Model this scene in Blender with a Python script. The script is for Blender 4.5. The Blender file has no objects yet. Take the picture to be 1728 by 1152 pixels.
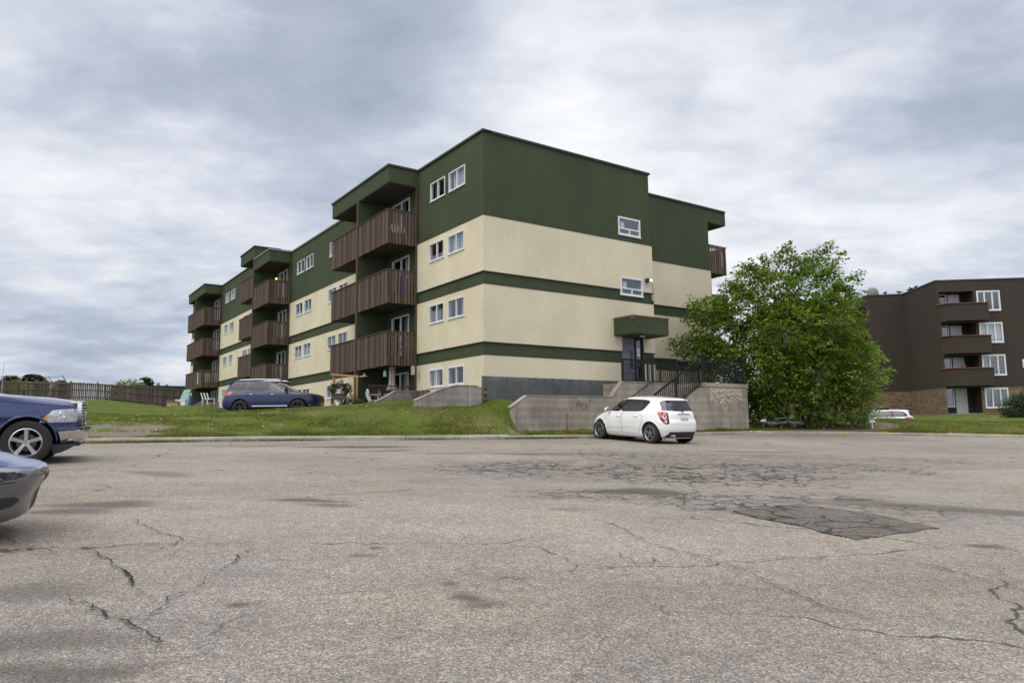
import bpy, bmesh, math, random
import numpy as np
from mathutils import Vector, Matrix, noise as mnoise
random.seed(7); RNG = np.random.default_rng(7)
R = math.radians
scene = bpy.context.scene
COL = scene.collection

# ------------------------------------------------------------------ camera
FPX, PITCH, ROLL = 1215.6, 0.118656, -0.0099573
_F = Vector((0, math.cos(PITCH), math.sin(PITCH)))
_r0 = Vector((1, 0, 0)); _u0 = _r0.cross(_F)
_R = _r0*math.cos(ROLL) + _u0*math.sin(ROLL)
_U = -_r0*math.sin(ROLL) + _u0*math.cos(ROLL)
cd = bpy.data.cameras.new('camera'); cam = bpy.data.objects.new('camera', cd); COL.objects.link(cam)
cd.sensor_width = 36; cd.lens = FPX/1728*36; cd.clip_end = 3000; cd.clip_start = 0.05
M = Matrix.Identity(4)
for i in range(3):
    M[i][0] = _R[i]; M[i][1] = _U[i]; M[i][2] = -_F[i]
cam.matrix_world = M
scene.camera = cam
scene.view_settings.view_transform = 'Standard'; scene.view_settings.look = 'None'
scene.view_settings.exposure = 0.0; scene.view_settings.gamma = 1.0

def ray(px, py):
    return _F + _R*((px-864)/FPX) - _U*((py-576)/FPX)
def at(px, py, Y):                       # the point seen at a pixel at distance Y in front
    d = ray(px, py); return d*(Y/d.y)
LOT = (-.0253, .0436, -1.45)
def lot_z(x, y):
    return LOT[0]*x + LOT[1]*y + LOT[2]
def on_lot(px, py):
    d = ray(px, py); t = LOT[2]/(d.z - LOT[0]*d.x - LOT[1]*d.y); return d*t

# ------------------------------------------------------------------ node helpers
class NT:
    def __init__(s, tree): s.t = tree; s.n = tree.nodes; s.l = tree.links
    def node(s, typ, **kw):
        n = s.n.new(typ)
        for k, v in kw.items():
            if k.startswith('i_'):
                key = k[2:]; key = int(key) if key.isdigit() else key.replace('_', ' ')
                s.put(n.inputs[key], v)
            else: setattr(n, k, v)
        return n
    def put(s, sock, v):
        if isinstance(v, bpy.types.NodeSocket): s.l.new(v, sock)
        elif isinstance(v, bpy.types.Node): s.l.new(v.outputs[0], sock)
        else:
            if sock.type == 'RGBA' and hasattr(v, '__len__') and len(v) == 3: v = (*v, 1)
            sock.default_value = v
    def math(s, op, a, b=0.0, c=None, clamp=False):
        n = s.n.new('ShaderNodeMath'); n.operation = op; n.use_clamp = clamp
        s.put(n.inputs[0], a); s.put(n.inputs[1], b)
        if c is not None: s.put(n.inputs[2], c)
        return n.outputs[0]
    def vmath(s, op, a, b=(0, 0, 0), scale=None):
        n = s.n.new('ShaderNodeVectorMath'); n.operation = op
        s.put(n.inputs[0], a); s.put(n.inputs[1], b)
        if scale is not None: s.put(n.inputs['Scale'], scale)
        return n.outputs['Value'] if op in ('DOT_PRODUCT', 'LENGTH', 'DISTANCE') else n.outputs[0]
    def noise(s, vec, scale, detail=4, rough=.55, dist=0.0):
        n = s.n.new('ShaderNodeTexNoise'); s.put(n.inputs['Vector'], vec)
        n.inputs['Scale'].default_value = scale; n.inputs['Detail'].default_value = detail
        n.inputs['Roughness'].default_value = rough; n.inputs['Distortion'].default_value = dist
        return n.outputs[0]
    def ramp(s, fac, stops, interp='LINEAR'):
        n = s.n.new('ShaderNodeValToRGB'); n.color_ramp.interpolation = interp; s.put(n.inputs[0], fac)
        el = n.color_ramp.elements
        while len(el) < len(stops): el.new(0.5)
        for e, (p, c) in zip(el, stops):
            e.position = p; e.color = (c, c, c, 1) if not hasattr(c, '__len__') else (*c, 1)
        return n.outputs[0]
    def mapr(s, v, a, b, c=0., d=1.):
        n = s.n.new('ShaderNodeMapRange'); s.put(n.inputs[0], v)
        for i, x in enumerate((a, b, c, d)): s.put(n.inputs[i+1], x)
        return n.outputs[0]
    def mix(s, fac, a, b, blend='MIX'):
        n = s.n.new('ShaderNodeMix'); n.data_type = 'RGBA'; n.blend_type = blend
        s.put(n.inputs[0], fac); s.put(n.inputs[6], a); s.put(n.inputs[7], b); return n.outputs[2]
    def mapping(s, vec, scale=(1, 1, 1), loc=(0, 0, 0)):
        n = s.n.new('ShaderNodeMapping'); s.put(n.inputs[0], vec)
        n.inputs['Scale'].default_value = scale; n.inputs['Location'].default_value = loc; return n.outputs[0]

# ------------------------------------------------------------------ world: overcast sky with broken cloud
SUN_EL, SUN_AZ = R(48), R(230)      # azimuth measured from +Y clockwise: behind and left of the viewer
world = bpy.data.worlds.new('World'); scene.world = world; world.use_nodes = True
W = NT(world.node_tree); W.n.clear()
sky = W.node('ShaderNodeTexSky', sky_type='NISHITA', sun_disc=False)
sky.sun_elevation = SUN_EL; sky.sun_rotation = SUN_AZ
tc = W.node('ShaderNodeTexCoord').outputs['Generated']
sep = W.node('ShaderNodeSeparateXYZ'); W.put(sep.inputs[0], tc)
dz = W.math('MAXIMUM', sep.outputs[2], 0.0)
den = W.math('ADD', dz, 0.17)
cmb = W.node('ShaderNodeCombineXYZ')
W.put(cmb.inputs[0], W.math('DIVIDE', sep.outputs[0], den)); W.put(cmb.inputs[1], W.math('DIVIDE', sep.outputs[1], den))
pl = cmb.outputs[0]
n1 = W.noise(pl, 0.85, 10, .56, .25)
n2 = W.noise(W.mapping(pl, (1, 1, 1), (7.3, 2.2, 0)), 2.1, 8, .52, .25)
n3 = W.noise(W.mapping(pl, (1, 1, 1), (1.3, 9.2, 3)), 0.33, 4, .5, .2)
dens = W.math('ADD', W.math('MULTIPLY', n1, .55), W.math('ADD', W.math('MULTIPLY', n2, .36), W.math('MULTIPLY', n3, .22)))
# heavier and thinner banks of cloud, each in its own compass direction
def bank(px, py, size, amt):
    global dens
    d = ray(px, py).normalized()
    dd = W.vmath('DISTANCE', tc, tuple(d))
    g = W.mapr(dd, 0.0, size, amt, 0.0); g.node.interpolation_type = 'SMOOTHERSTEP'
    dens = W.math('ADD', dens, g)
for b in [(640, 50, .34, .13), (700, 120, .16, .06), (330, 160, .30, .0), (1660, 210, .22, .13), (1500, 150, .3, .01), (130, 60, .35, .0), (860, 180, .26, -.14), (980, 60, .25, .02), (1180, 300, .2, .02), (520, 250, .16, .03), (300, 420, .22, -.03),
          (1150, 90, .35, -.05), (120, 350, .26, -.035), (60, 560, .22, .05), (1000, 250, .25, -.06),
          (1330, 330, .18, .03), (1250, 400, .2, -.07), (1560, 370, .16, -.07), (400, 330, .2, .03), (180, 250, .2, .04), (180, 600, .1, .05), (60, 470, .1, -.03)]: bank(*b)
n4 = W.noise(W.mapping(pl, (1, 1.5, 1), (3.1, 4.4, 1)), 5.5, 7, .55, .3)
dens = W.math('ADD', dens, W.math('MULTIPLY', W.math('SUBTRACT', n4, .5), .20))
cl = W.ramp(dens, [(0.35, (1.12, 1.125, 1.14)), (0.485, (.88, .905, .95)), (0.57, (.68, .73, .82)), (0.66, (.49, .55, .665)), (0.82, (.32, .375, .48))])
# an overcast vault is brighter overhead than near the horizon
up = W.mapr(dz, 0.62, 0.95, 1.0, 3.1); up.node.interpolation_type = 'SMOOTHSTEP'
yb = W.mapr(sep.outputs[1], -0.7, 0.15, 1.5, 1.0)
cloud = W.vmath('SCALE', cl, scale=W.math('MULTIPLY', up, yb))
cloud = W.mix(W.mapr(dz, .62, .95), cloud, W.vmath('MULTIPLY', cloud, (1.08, 1.0, .90)))
bg1 = W.node('ShaderNodeBackground', i_Color=sky.outputs[0], i_Strength=0.08)
bg2 = W.node('ShaderNodeBackground', i_Color=cloud, i_Strength=1.0)
mx = W.node('ShaderNodeMixShader', i_0=0.93); W.put(mx.inputs[1], bg1.outputs[0]); W.put(mx.inputs[2], bg2.outputs[0])
wo = W.node('ShaderNodeOutputWorld'); W.put(wo.inputs[0], mx.outputs[0])

sd = bpy.data.lights.new('sun', 'SUN'); sd.energy = 1.5; sd.angle = R(60); sd.color = (1, .94, .84)
sun = bpy.data.objects.new('sun', sd); COL.objects.link(sun)
_sv = Vector((math.sin(SUN_AZ)*math.cos(SUN_EL), math.cos(SUN_AZ)*math.cos(SUN_EL), math.sin(SUN_EL)))
sun.rotation_euler = _sv.to_track_quat('Z', 'Y').to_euler()

# ------------------------------------------------------------------ materials
MATS = {}
def newmat(name):
    m = bpy.data.materials.new(name); m.use_nodes = True; t = NT(m.node_tree); t.n.clear()
    o = t.node('ShaderNodeOutputMaterial'); b = t.node('ShaderNodeBsdfPrincipled'); t.l.new(b.outputs[0], o.inputs[0])
    MATS[name] = m; return m, t, b, o
def pos(t): return t.node('ShaderNodeNewGeometry').outputs['Position']
def objc(t): return t.node('ShaderNodeTexCoord').outputs['Object']
def island(t): return t.node('ShaderNodeNewGeometry').outputs['Random Per Island']
def bump(t, b, h, strength=.4, dist=.01):
    n = t.node('ShaderNodeBump'); n.inputs['Strength'].default_value = strength; n.inputs['Distance'].default_value = dist
    t.put(n.inputs['Height'], h); t.l.new(n.outputs[0], b.inputs['Normal'])
def plain(name, col, rough=.6, metal=0., var=.12, scale=6, bmp=0., bscale=60, spec=.5, coat=0.):
    if name in MATS: return MATS[name]
    m, t, b, o = newmat(name)
    v = t.mapr(t.noise(objc(t), scale, 4), .3, .7, 1-var, 1+var)
    b.inputs['Roughness'].default_value = rough; b.inputs['Metallic'].default_value = metal
    b.inputs['Specular IOR Level'].default_value = spec; b.inputs['Coat Weight'].default_value = coat; b.inputs['Coat Roughness'].default_value = .04
    t.put(b.inputs['Base Color'], t.vmath('SCALE', tuple(col), scale=v))
    if bmp: bump(t, b, t.noise(objc(t), bscale, 4, .6), bmp, .004)
    return m
def stucco(name, col, streak=.14):
    m, t, b, o = newmat(name); p = pos(t)
    a = t.mapr(t.noise(t.mapping(p, (.7, .7, .3)), 1.2, 5, .6), .3, .72, 1-streak*.5, 1+streak*.35)
    c = t.mapr(t.noise(p, .5, 3, .5), .3, .7, .94, 1.05)
    s = t.mapr(t.noise(t.mapping(p, (6, 6, .4)), 1.0, 4, .65), .66, .85, 1.0, 1-streak*.6)
    f = t.mapr(t.noise(p, 26, 3, .7), .25, .75, .80, 1.16)
    v = t.math('MULTIPLY', t.math('MULTIPLY', a, c), t.math('MULTIPLY', s, f))
    t.put(b.inputs['Base Color'], t.vmath('SCALE', tuple(col), scale=v)); b.inputs['Roughness'].default_value = .92
    b.inputs['Specular IOR Level'].default_value = .2
    h = t.math('ADD', t.noise(p, 45, 5, .7), t.math('MULTIPLY', t.noise(p, 7, 3), 1.2))
    bump(t, b, h, .55, .014); return m
M_GREEN = stucco('green_stucco', (.056, .070, .037), .18)
M_CREAM = stucco('cream_stucco', (.64, .57, .41), .12)
M_BROWN = stucco('brown_stucco', (.052, .042, .033), .12)
def m_stone():
    m, t, b, o = newmat('dark_stone_dash'); p = pos(t)
    v = t.noise(p, 30, 6, .75); w = t.noise(t.mapping(p, (1, 1, .6)), 1.6, 4)
    sepp = t.node('ShaderNodeSeparateXYZ'); t.put(sepp.inputs[0], p)
    wear = t.math('MULTIPLY', t.mapr(sepp.outputs[2], 1.66, 1.9, 0., 1.), t.mapr(t.noise(t.mapping(p, (1, 1, .5)), 6, 6, .7), .48, .62))
    c = t.ramp(v, [(.3, (.040, .040, .038)), (.5, (.10, .10, .096)), (.66, (.17, .17, .162)), (.8, (.30, .30, .29))])
    c = t.mix(t.math('MULTIPLY', wear, .6), c, (.28, .285, .29))
    t.put(b.inputs['Base Color'], t.vmath('SCALE', c, scale=t.mapr(w, .3, .7, .75, 1.2))); b.inputs['Roughness'].default_value = .9
    bump(t, b, v, 1.0, .03); return m  # dashed finish
M_STONE = m_stone()
def m_concrete(name, col=(.34, .295, .24), streaks=.42):
    m, t, b, o = newmat(name); p = pos(t)
    st = t.mapr(t.noise(t.mapping(p, (2.6, 2.6, .5)), 1.0, 7, .7, .6), .42, .78, 1.0, 1-streaks)
    bl = t.mapr(t.noise(p, 1.1, 5, .6), .3, .7, .72, 1.18)
    gr = t.mapr(t.noise(p, 70, 3, .7), .2, .8, .8, 1.2)
    rust = t.mapr(t.noise(t.mapping(p, (2.2, 2.2, .25), (3, 1, 0)), 1.3, 4, .6), .60, .74)
    c = t.mix(t.math('MULTIPLY', rust, .35), tuple(col), (.26, .18, .115))
    t.put(b.inputs['Base Color'], t.vmath('SCALE', c, scale=t.math('MULTIPLY', st, t.math('MULTIPLY', bl, gr))))
    b.inputs['Roughness'].default_value = .93; b.inputs['Specular IOR Level'].default_value = .25
    br = t.node('ShaderNodeTexWave', wave_type='BANDS', bands_direction='Z'); t.put(br.inputs['Vector'], p)
    br.inputs['Scale'].default_value = 1.1; br.inputs['Distortion'].default_value = 1.5
    h = t.math('ADD', t.noise(p, 22, 6, .7), t.math('MULTIPLY', br.outputs[1], .5)); bump(t, b, h, .8, .02); return m
M_CONC = m_concrete('weathered_concrete')
M_CONC2 = m_concrete('grey_concrete', (.27, .25, .215), .45)
M_SPALL = plain('spalled_aggregate', (.36, .295, .225), .95, 0, .55, 14, 1.0, 40)
def m_wood(name, c1, c2, rough=.85):
    m, t, b, o = newmat(name); p = pos(t); r = island(t)
    g = t.noise(t.mapping(p, (14, 14, 1.2)), 2.2, 5, .65)
    c = t.mix(g, c1, c2); c = t.vmath('SCALE', c, scale=t.mapr(r, 0, 1, .62, 1.35))
    t.put(b.inputs['Base Color'], c); b.inputs['Roughness'].default_value = rough; b.inputs['Specular IOR Level'].default_value = .25
    bump(t, b, g, .5, .004); return m
M_WOOD = m_wood('brown_stained_boards', (.066, .043, .031), (.165, .120, .092))
M_WOOD2 = m_wood('brown_painted_trim', (.056, .036, .026), (.10, .068, .050))
M_FENCE = m_wood('weathered_fence_boards', (.060, .047, .037), (.150, .122, .098))
M_PINE = m_wood('new_pine_lumber', (.30, .15, .06), (.42, .24, .11))
M_SOFFIT = plain('dark_soffit', (.060, .050, .042), .9, 0, .2, 3)
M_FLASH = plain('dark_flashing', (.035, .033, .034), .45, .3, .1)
M_LTFLASH = plain('grey_metal_flashing', (.22, .23, .25), .4, .6, .1)
M_WHITE = plain('white_vinyl', (.66, .67, .68), .4, 0, .05)
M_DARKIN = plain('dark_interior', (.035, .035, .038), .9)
M_CURT = plain('white_curtain', (.66, .66, .65), .95, 0, .15, 10)
M_CURT2 = plain('grey_curtain', (.30, .31, .33), .95, 0, .2, 10)
M_CURT3 = plain('rust_curtain', (.30, .20, .16), .95, 0, .3, 10)
M_BLACKM = plain('black_painted_metal', (.006, .0065, .008), .55, 0, .1, spec=.3)
M_GALV = plain('galvanised_metal', (.42, .44, .46), .4, .8, .15)
M_RUST = plain('rusty_steel', (.22, .11, .055), .85, .2, .4, 20)
M_TILE = plain('charcoal_roofing', (.05, .05, .052), .9)
M_RED = plain('dull_red_paint', (.19, .045, .035), .6)
M_DOORW = plain('white_door_paint', (.60, .61, .60), .5, 0, .05)
M_DOORG = plain('grey_door_paint', (.15, .155, .19), .5, .1, .2, 2)
M_PLAST = plain('white_plastic', (.72, .73, .74), .35)
M_TEAL = plain('pale_teal_enamel', (.36, .55, .55), .4)
M_CANVAS = plain('beige_canvas', (.36, .315, .29), .95, 0, .15, 8, .3, 30)
M_SKIN = plain('skin', (.46, .27, .19), .55, 0, .05)
M_HAIR = plain('brown_hair', (.07, .035, .02), .8)
M_SHIRT = plain('dark_shirt', (.035, .035, .05), .9)
M_POT = plain('terracotta', (.36, .13, .07), .8)
M_PETAL = plain('red_petals', (.55, .02, .03), .6)
M_YEL = plain('yellow_plastic', (.70, .50, .04), .45)
M_CARD = plain('cardboard', (.46, .32, .21), .9)
M_BLUEB = plain('blue_fabric', (.035, .07, .22), .8)
M_RUBBER = plain('tyre_rubber', (.018, .018, .019), .85, 0, .2, 30, .3, 60)
M_CHROME = plain('chrome', (.72, .73, .75), .08, 1., .02)
M_ALLOY = plain('alloy_rim', (.34, .35, .37), .28, .9, .05)
M_ALLOYB = plain('bright_alloy_rim', (.62, .62, .63), .22, .9, .05)
M_BLKPL = plain('black_plastic_trim', (.018, .018, .02), .55)
M_GLOSSB = plain('gloss_black_trim', (.012, .012, .013), .12)
M_UNDER = plain('underbody_black', (.006, .006, .006), .95)
M_REDL = plain('red_lens', (.42, .012, .014), .08, 0, .05, coat=1)
M_AMB = plain('amber_lens', (.75, .26, .03), .12, coat=1)
M_LAMPC = plain('headlight_lens', (.50, .52, .55), .12, .25, .25, 12, coat=1)
M_LAMPD = plain('smoked_headlight_lens', (.035, .036, .040), .22, 0, .9, 16, spec=.35)
M_SEAT = plain('grey_seat_fabric', (.18, .18, .185), .95)
M_SCRIB = plain('faded_black_paint', (.035, .033, .035), .8)
M_GOLD = plain('gold_badge', (.55, .38, .10), .3, .8)
M_PLATE = plain('plate_white', (.70, .70, .70), .4, 0, .03)
M_PLRED = plain('plate_red_ink', (.50, .05, .06), .5)
def m_paint(name, col, flake=0., metal=.0, rough=.28, coat=1.):
    m, t, b, o = newmat(name)
    b.inputs['Base Color'].default_value = (*col, 1); b.inputs['Metallic'].default_value = metal
    b.inputs['Roughness'].default_value = rough; b.inputs['Coat Weight'].default_value = coat; b.inputs['Coat Roughness'].default_value = .03
    p = objc(t); sp = t.node('ShaderNodeSeparateXYZ'); t.put(sp.inputs[0], p)
    d = t.math('MULTIPLY', t.mapr(sp.outputs[2], .25, .75, 1, 0), t.mapr(t.noise(p, 9, 5, .65), .35, .7))
    t.put(b.inputs['Base Color'], t.mix(t.math('MULTIPLY', d, .22), col, (.17, .15, .125)))
    t.put(b.inputs['Coat Roughness'], t.mapr(t.noise(p, 5, 4), .3, .7, .02, .10))
    return m
M_PWHITE = m_paint('pearl_white_paint', (.78, .78, .76))
M_PBLUE = m_paint('dark_blue_metallic_paint', (.012, .026, .105), metal=.3)
M_PNAVY = m_paint('navy_metallic_paint', (.007, .014, .070), metal=0, coat=.45, rough=.35)
M_PGREY = m_paint('grey_metallic_paint', (.13, .135, .145), metal=.35)
M_PBLUE2 = m_paint('mid_blue_metallic_paint', (.022, .045, .16), metal=.1, coat=.6)
M_PSILV = m_paint('silver_white_paint', (.62, .63, .64), metal=.2)
def m_glass(name, tint, tr=.6, ior=1.6):
    m, t, b, o = newmat(name); t.n.remove(b)
    tb = t.node('ShaderNodeBsdfTransparent', i_Color=tint)
    gl = t.node('ShaderNodeBsdfGlossy', i_Roughness=.015, i_Color=(.95, .97, 1))
    gm = t.node('ShaderNodeNewGeometry'); cs = t.math('ABSOLUTE', t.vmath('DOT_PRODUCT', gm.outputs['Incoming'], gm.outputs['Normal']))
    f0 = ((ior-1)/(ior+1))**2; fr = t.node('ShaderNodeMath', operation='MULTIPLY_ADD'); t.put(fr.inputs[0], t.math('POWER', t.math('SUBTRACT', 1.0, cs, clamp=True), 5.0)); fr.inputs[1].default_value = 1-f0*2; fr.inputs[2].default_value = f0*2
    n = t.node('ShaderNodeBump'); n.inputs['Strength'].default_value = .05; n.inputs['Distance'].default_value = .02
    t.put(n.inputs['Height'], t.noise(pos(t), 1.7, 2)); t.l.new(n.outputs[0], gl.inputs['Normal'])
    mxs = t.node('ShaderNodeMixShader', i_0=fr.outputs[0]); t.put(mxs.inputs[1], tb.outputs[0]); t.put(mxs.inputs[2], gl.outputs[0])
    t.put(o.inputs[0], mxs.outputs[0]); return m
M_GLASS = m_glass('window_glass', (.72, .76, .78), ior=1.75)
M_CGLASS = m_glass('car_glass', (.34, .37, .37), ior=1.5)
M_TINT = m_glass('tinted_car_glass', (.06, .065, .07), ior=1.38)

def m_brick():
    m, t, b, o = newmat('tan_brick'); p = pos(t)
    sx = t.node('ShaderNodeSeparateXYZ'); t.put(sx.inputs[0], p)
    cx = t.node('ShaderNodeCombineXYZ'); t.put(cx.inputs[0], t.math('ADD', sx.outputs[0], sx.outputs[1])); t.put(cx.inputs[1], sx.outputs[2])
    br = t.node('ShaderNodeTexBrick'); t.put(br.inputs['Vector'], cx.outputs[0])
    for k, v in (('Color1', (.24, .155, .085, 1)), ('Color2', (.12, .07, .042, 1)), ('Mortar', (.09, .075, .06, 1))): br.inputs[k].default_value = v
    br.inputs['Scale'].default_value = 1; br.inputs['Brick Width'].default_value = .34; br.inputs['Row Height'].default_value = .11; br.inputs['Mortar Size'].default_value = .012
    v = t.mapr(t.noise(p, 5, 5, .7), .3, .7, .6, 1.35)
    t.put(b.inputs['Base Color'], t.vmath('SCALE', br.outputs[0], scale=v)); b.inputs['Roughness'].default_value = .9
    bump(t, b, br.outputs[1], -.5, .01); return m
M_BRICK = m_brick()

def m_leaf(name, a, bb, cc, trans=.35):
    m, t, b, o = newmat(name)
    c = t.ramp(island(t), [(0, a), (.5, bb), (1, cc)])
    if name == 'grass_blades': c = t.mix(t.mapr(t.noise(pos(t), .7, 5, .65), .48, .68, 0, .75), c, (.20, .165, .065))
    v = t.mapr(t.noise(pos(t), 1.1, 3), .3, .7, .75, 1.3)
    c = t.vmath('SCALE', c, scale=v)
    t.put(b.inputs['Base Color'], c); b.inputs['Roughness'].default_value = .5; b.inputs['Specular IOR Level'].default_value = .35
    tl = t.node('ShaderNodeBsdfTranslucent'); t.put(tl.inputs[0], t.vmath('MULTIPLY', c, (1.25, 1.35, .6)))
    ms = t.node('ShaderNodeMixShader', i_0=trans); t.put(ms.inputs[1], b.outputs[0]); t.put(ms.inputs[2], tl.outputs[0]); t.put(o.inputs[0], ms.outputs[0]); return m
M_LEAF = m_leaf('maple_leaves', (.066, .112, .015), (.110, .180, .019), (.19, .25, .038), .42)
M_LEAFY = m_leaf('yellow_green_leaves', (.16, .22, .04), (.20, .28, .05), (.26, .33, .09), .45)
M_SHRUB = m_leaf('shrub_leaves', (.03, .055, .022), (.045, .075, .03), (.06, .09, .04), .15)
M_SPRUCE = m_leaf('spruce_needles', (.014, .026, .016), (.020, .034, .020), (.028, .045, .026), .05)
M_BLADE = m_leaf('grass_blades', (.072, .100, .012), (.105, .140, .016), (.20, .19, .050), .3)
M_BARK = plain('grey_bark', (.085, .07, .055), .9, 0, .3, 12, .8, 30)

# ------------------------------------------------------------------ mesh builder
class MB:
    def __init__(s): s.v = []; s.f = []; s.m = []; s.mi = 0
    def add(s, vs, fs):
        o = len(s.v); s.v.extend([tuple(x) for x in vs])
        for f in fs: s.f.append(tuple(i+o for i in f)); s.m.append(s.mi)
    def hexa(s, P):  # 8 points, bottom ring then top ring
        s.add(P, [(0, 3, 2, 1), (4, 5, 6, 7), (0, 1, 5, 4), (1, 2, 6, 5), (2, 3, 7, 6), (3, 0, 4, 7)])
    def box(s, x0, x1, y0, y1, z0, z1):
        s.hexa([(x0, y0, z0), (x1, y0, z0), (x1, y1, z0), (x0, y1, z0), (x0, y0, z1), (x1, y0, z1), (x1, y1, z1), (x0, y1, z1)])
    def tube(s, pts, r, n=8, cap=True):
        pts = [Vector(p) for p in pts]; rs = r if hasattr(r, '__len__') else [r]*len(pts)
        rings = []
        for i, p in enumerate(pts):
            d = (pts[min(i+1, len(pts)-1)] - pts[max(i-1, 0)]).normalized()
            a = Vector((0, 0, 1)) if abs(d.z) < .9 else Vector((1, 0, 0))
            u = d.cross(a).normalized(); w = d.cross(u)
            rings.append([p + (u*math.cos(2*math.pi*k/n) + w*math.sin(2*math.pi*k/n))*rs[i] for k in range(n)])
        vs = [q for rg in rings for q in rg]; fs = []
        for i in range(len(pts)-1):
            for k in range(n):
                fs.append((i*n+k, i*n+(k+1) % n, (i+1)*n+(k+1) % n, (i+1)*n+k))
        if cap: fs.append(tuple(range(n-1, -1, -1))); fs.append(tuple((len(pts)-1)*n+k for k in range(n)))
        s.add(vs, fs)
    def bar(s, a, b, w, h=None):   # rectangular bar between two points
        a = Vector(a); b = Vector(b); h = w if h is None else h
        d = (b-a).normalized(); up = Vector((0, 0, 1)) if abs(d.z) < .95 else Vector((0, 1, 0))
        u = d.cross(up).normalized()*w/2; v = u.cross(d).normalized()*h/2
        s.hexa([a-u-v, a+u-v, a+u+v, a-u+v, b-u-v, b+u-v, b+u+v, b-u+v])
    def lathe(s, prof, n=24, axis='Z', c=(0, 0, 0), a0=0, a1=2*math.pi):
        vs = []; fs = []; full = abs(a1-a0-2*math.pi) < 1e-6; k = n if full else n+1
        for (r, h) in prof:
            for j in range(k):
                a = a0+(a1-a0)*j/n; x, y = r*math.cos(a), r*math.sin(a)
                p = (x, y, h) if axis == 'Z' else ((x, h, y) if axis == 'Y' else (h, x, y))
                vs.append((p[0]+c[0], p[1]+c[1], p[2]+c[2]))
        for i in range(len(prof)-1):
            for j in range(n):
                j2 = (j+1) % k
                fs.append((i*k+j, i*k+j2, (i+1)*k+j2, (i+1)*k+j))
        s.add(vs, fs)
    def prism(s, poly, fn, d0, d1):  # polygon of 2-D points extruded; fn(a,b,d)->3D
        n = len(poly); s.add([fn(a, b, d0) for a, b in poly]+[fn(a, b, d1) for a, b in poly],
              [tuple(range(n)), tuple(range(2*n-1, n-1, -1))]+[(i, (i+1) % n, n+(i+1) % n, n+i) for i in range(n)])
    def ico(s, c, r, sc=(1, 1, 1), lv=2, jit=0):
        bm = bmesh.new(); bmesh.ops.create_icosphere(bm, subdivisions=lv, radius=1)
        vs = []
        for v in bm.verts:
            q = v.co*(1+jit*mnoise.noise(v.co*2.3+Vector(c)))
            vs.append((c[0]+q.x*r*sc[0], c[1]+q.y*r*sc[1], c[2]+q.z*r*sc[2]))
        s.add(vs, [tuple(v.index for v in f.verts) for f in bm.faces]); bm.free()
    def build(s, name, mats, parent=None, smooth=False, fix=True):
        me = bpy.data.meshes.new(name); me.from_pydata(s.v, [], s.f)
        if not isinstance(mats, (list, tuple)): mats = [mats]
        for m in mats: me.materials.append(m)
        if len(mats) > 1: me.polygons.foreach_set('material_index', s.m)
        if fix and len(s.f) < 60000:
            bm = bmesh.new(); bm.from_mesh(me); bmesh.ops.recalc_face_normals(bm, faces=bm.faces); bm.to_mesh(me); bm.free()
        if smooth:
            me.polygons.foreach_set('use_smooth', [True]*len(me.polygons))
            if smooth != 'all': me.set_sharp_from_angle(angle=R(38))
        o = bpy.data.objects.new(name, me); COL.objects.link(o)
        if parent is not None:
            o.parent = parent
        return o
def tag(o, label=None, cat=None, group=None, kind=None):
    if label: o['label'] = label
    if cat: o['category'] = cat
    if group: o['group'] = group
    if kind: o['kind'] = kind
    return o
def empty(name, loc=(0, 0, 0), rz=0, label=None, cat=None, group=None):
    o = bpy.data.objects.new(name, None); COL.objects.link(o); o.location = loc; o.rotation_euler = (0, 0, rz); o.empty_display_size = .2
    return tag(o, label, cat, group)
def copy_tree(o, parent=None):
    c = o.copy(); COL.objects.link(c)
    if parent is not None: c.parent = parent
    for ch in [x for x in bpy.data.objects if x.parent == o]: copy_tree(ch, c)
    return c
def npmesh(name, V, F, mat, parent=None, smooth=False):   # fast numpy mesh; F is (n,k)
    me = bpy.data.meshes.new(name); V = np.asarray(V, np.float32); F = np.asarray(F, np.int32); k = F.shape[1]
    me.vertices.add(len(V)); me.vertices.foreach_set('co', V.ravel())
    me.loops.add(F.size); me.loops.foreach_set('vertex_index', F.ravel())
    me.polygons.add(len(F)); me.polygons.foreach_set('loop_start', np.arange(len(F), dtype=np.int32)*k)
    me.update(calc_edges=True); me.validate()
    me.materials.append(mat)
    if smooth: me.polygons.foreach_set('use_smooth', [True]*len(me.polygons))
    o = bpy.data.objects.new(name, me); COL.objects.link(o)
    if parent is not None: o.parent = parent
    return o

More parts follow.
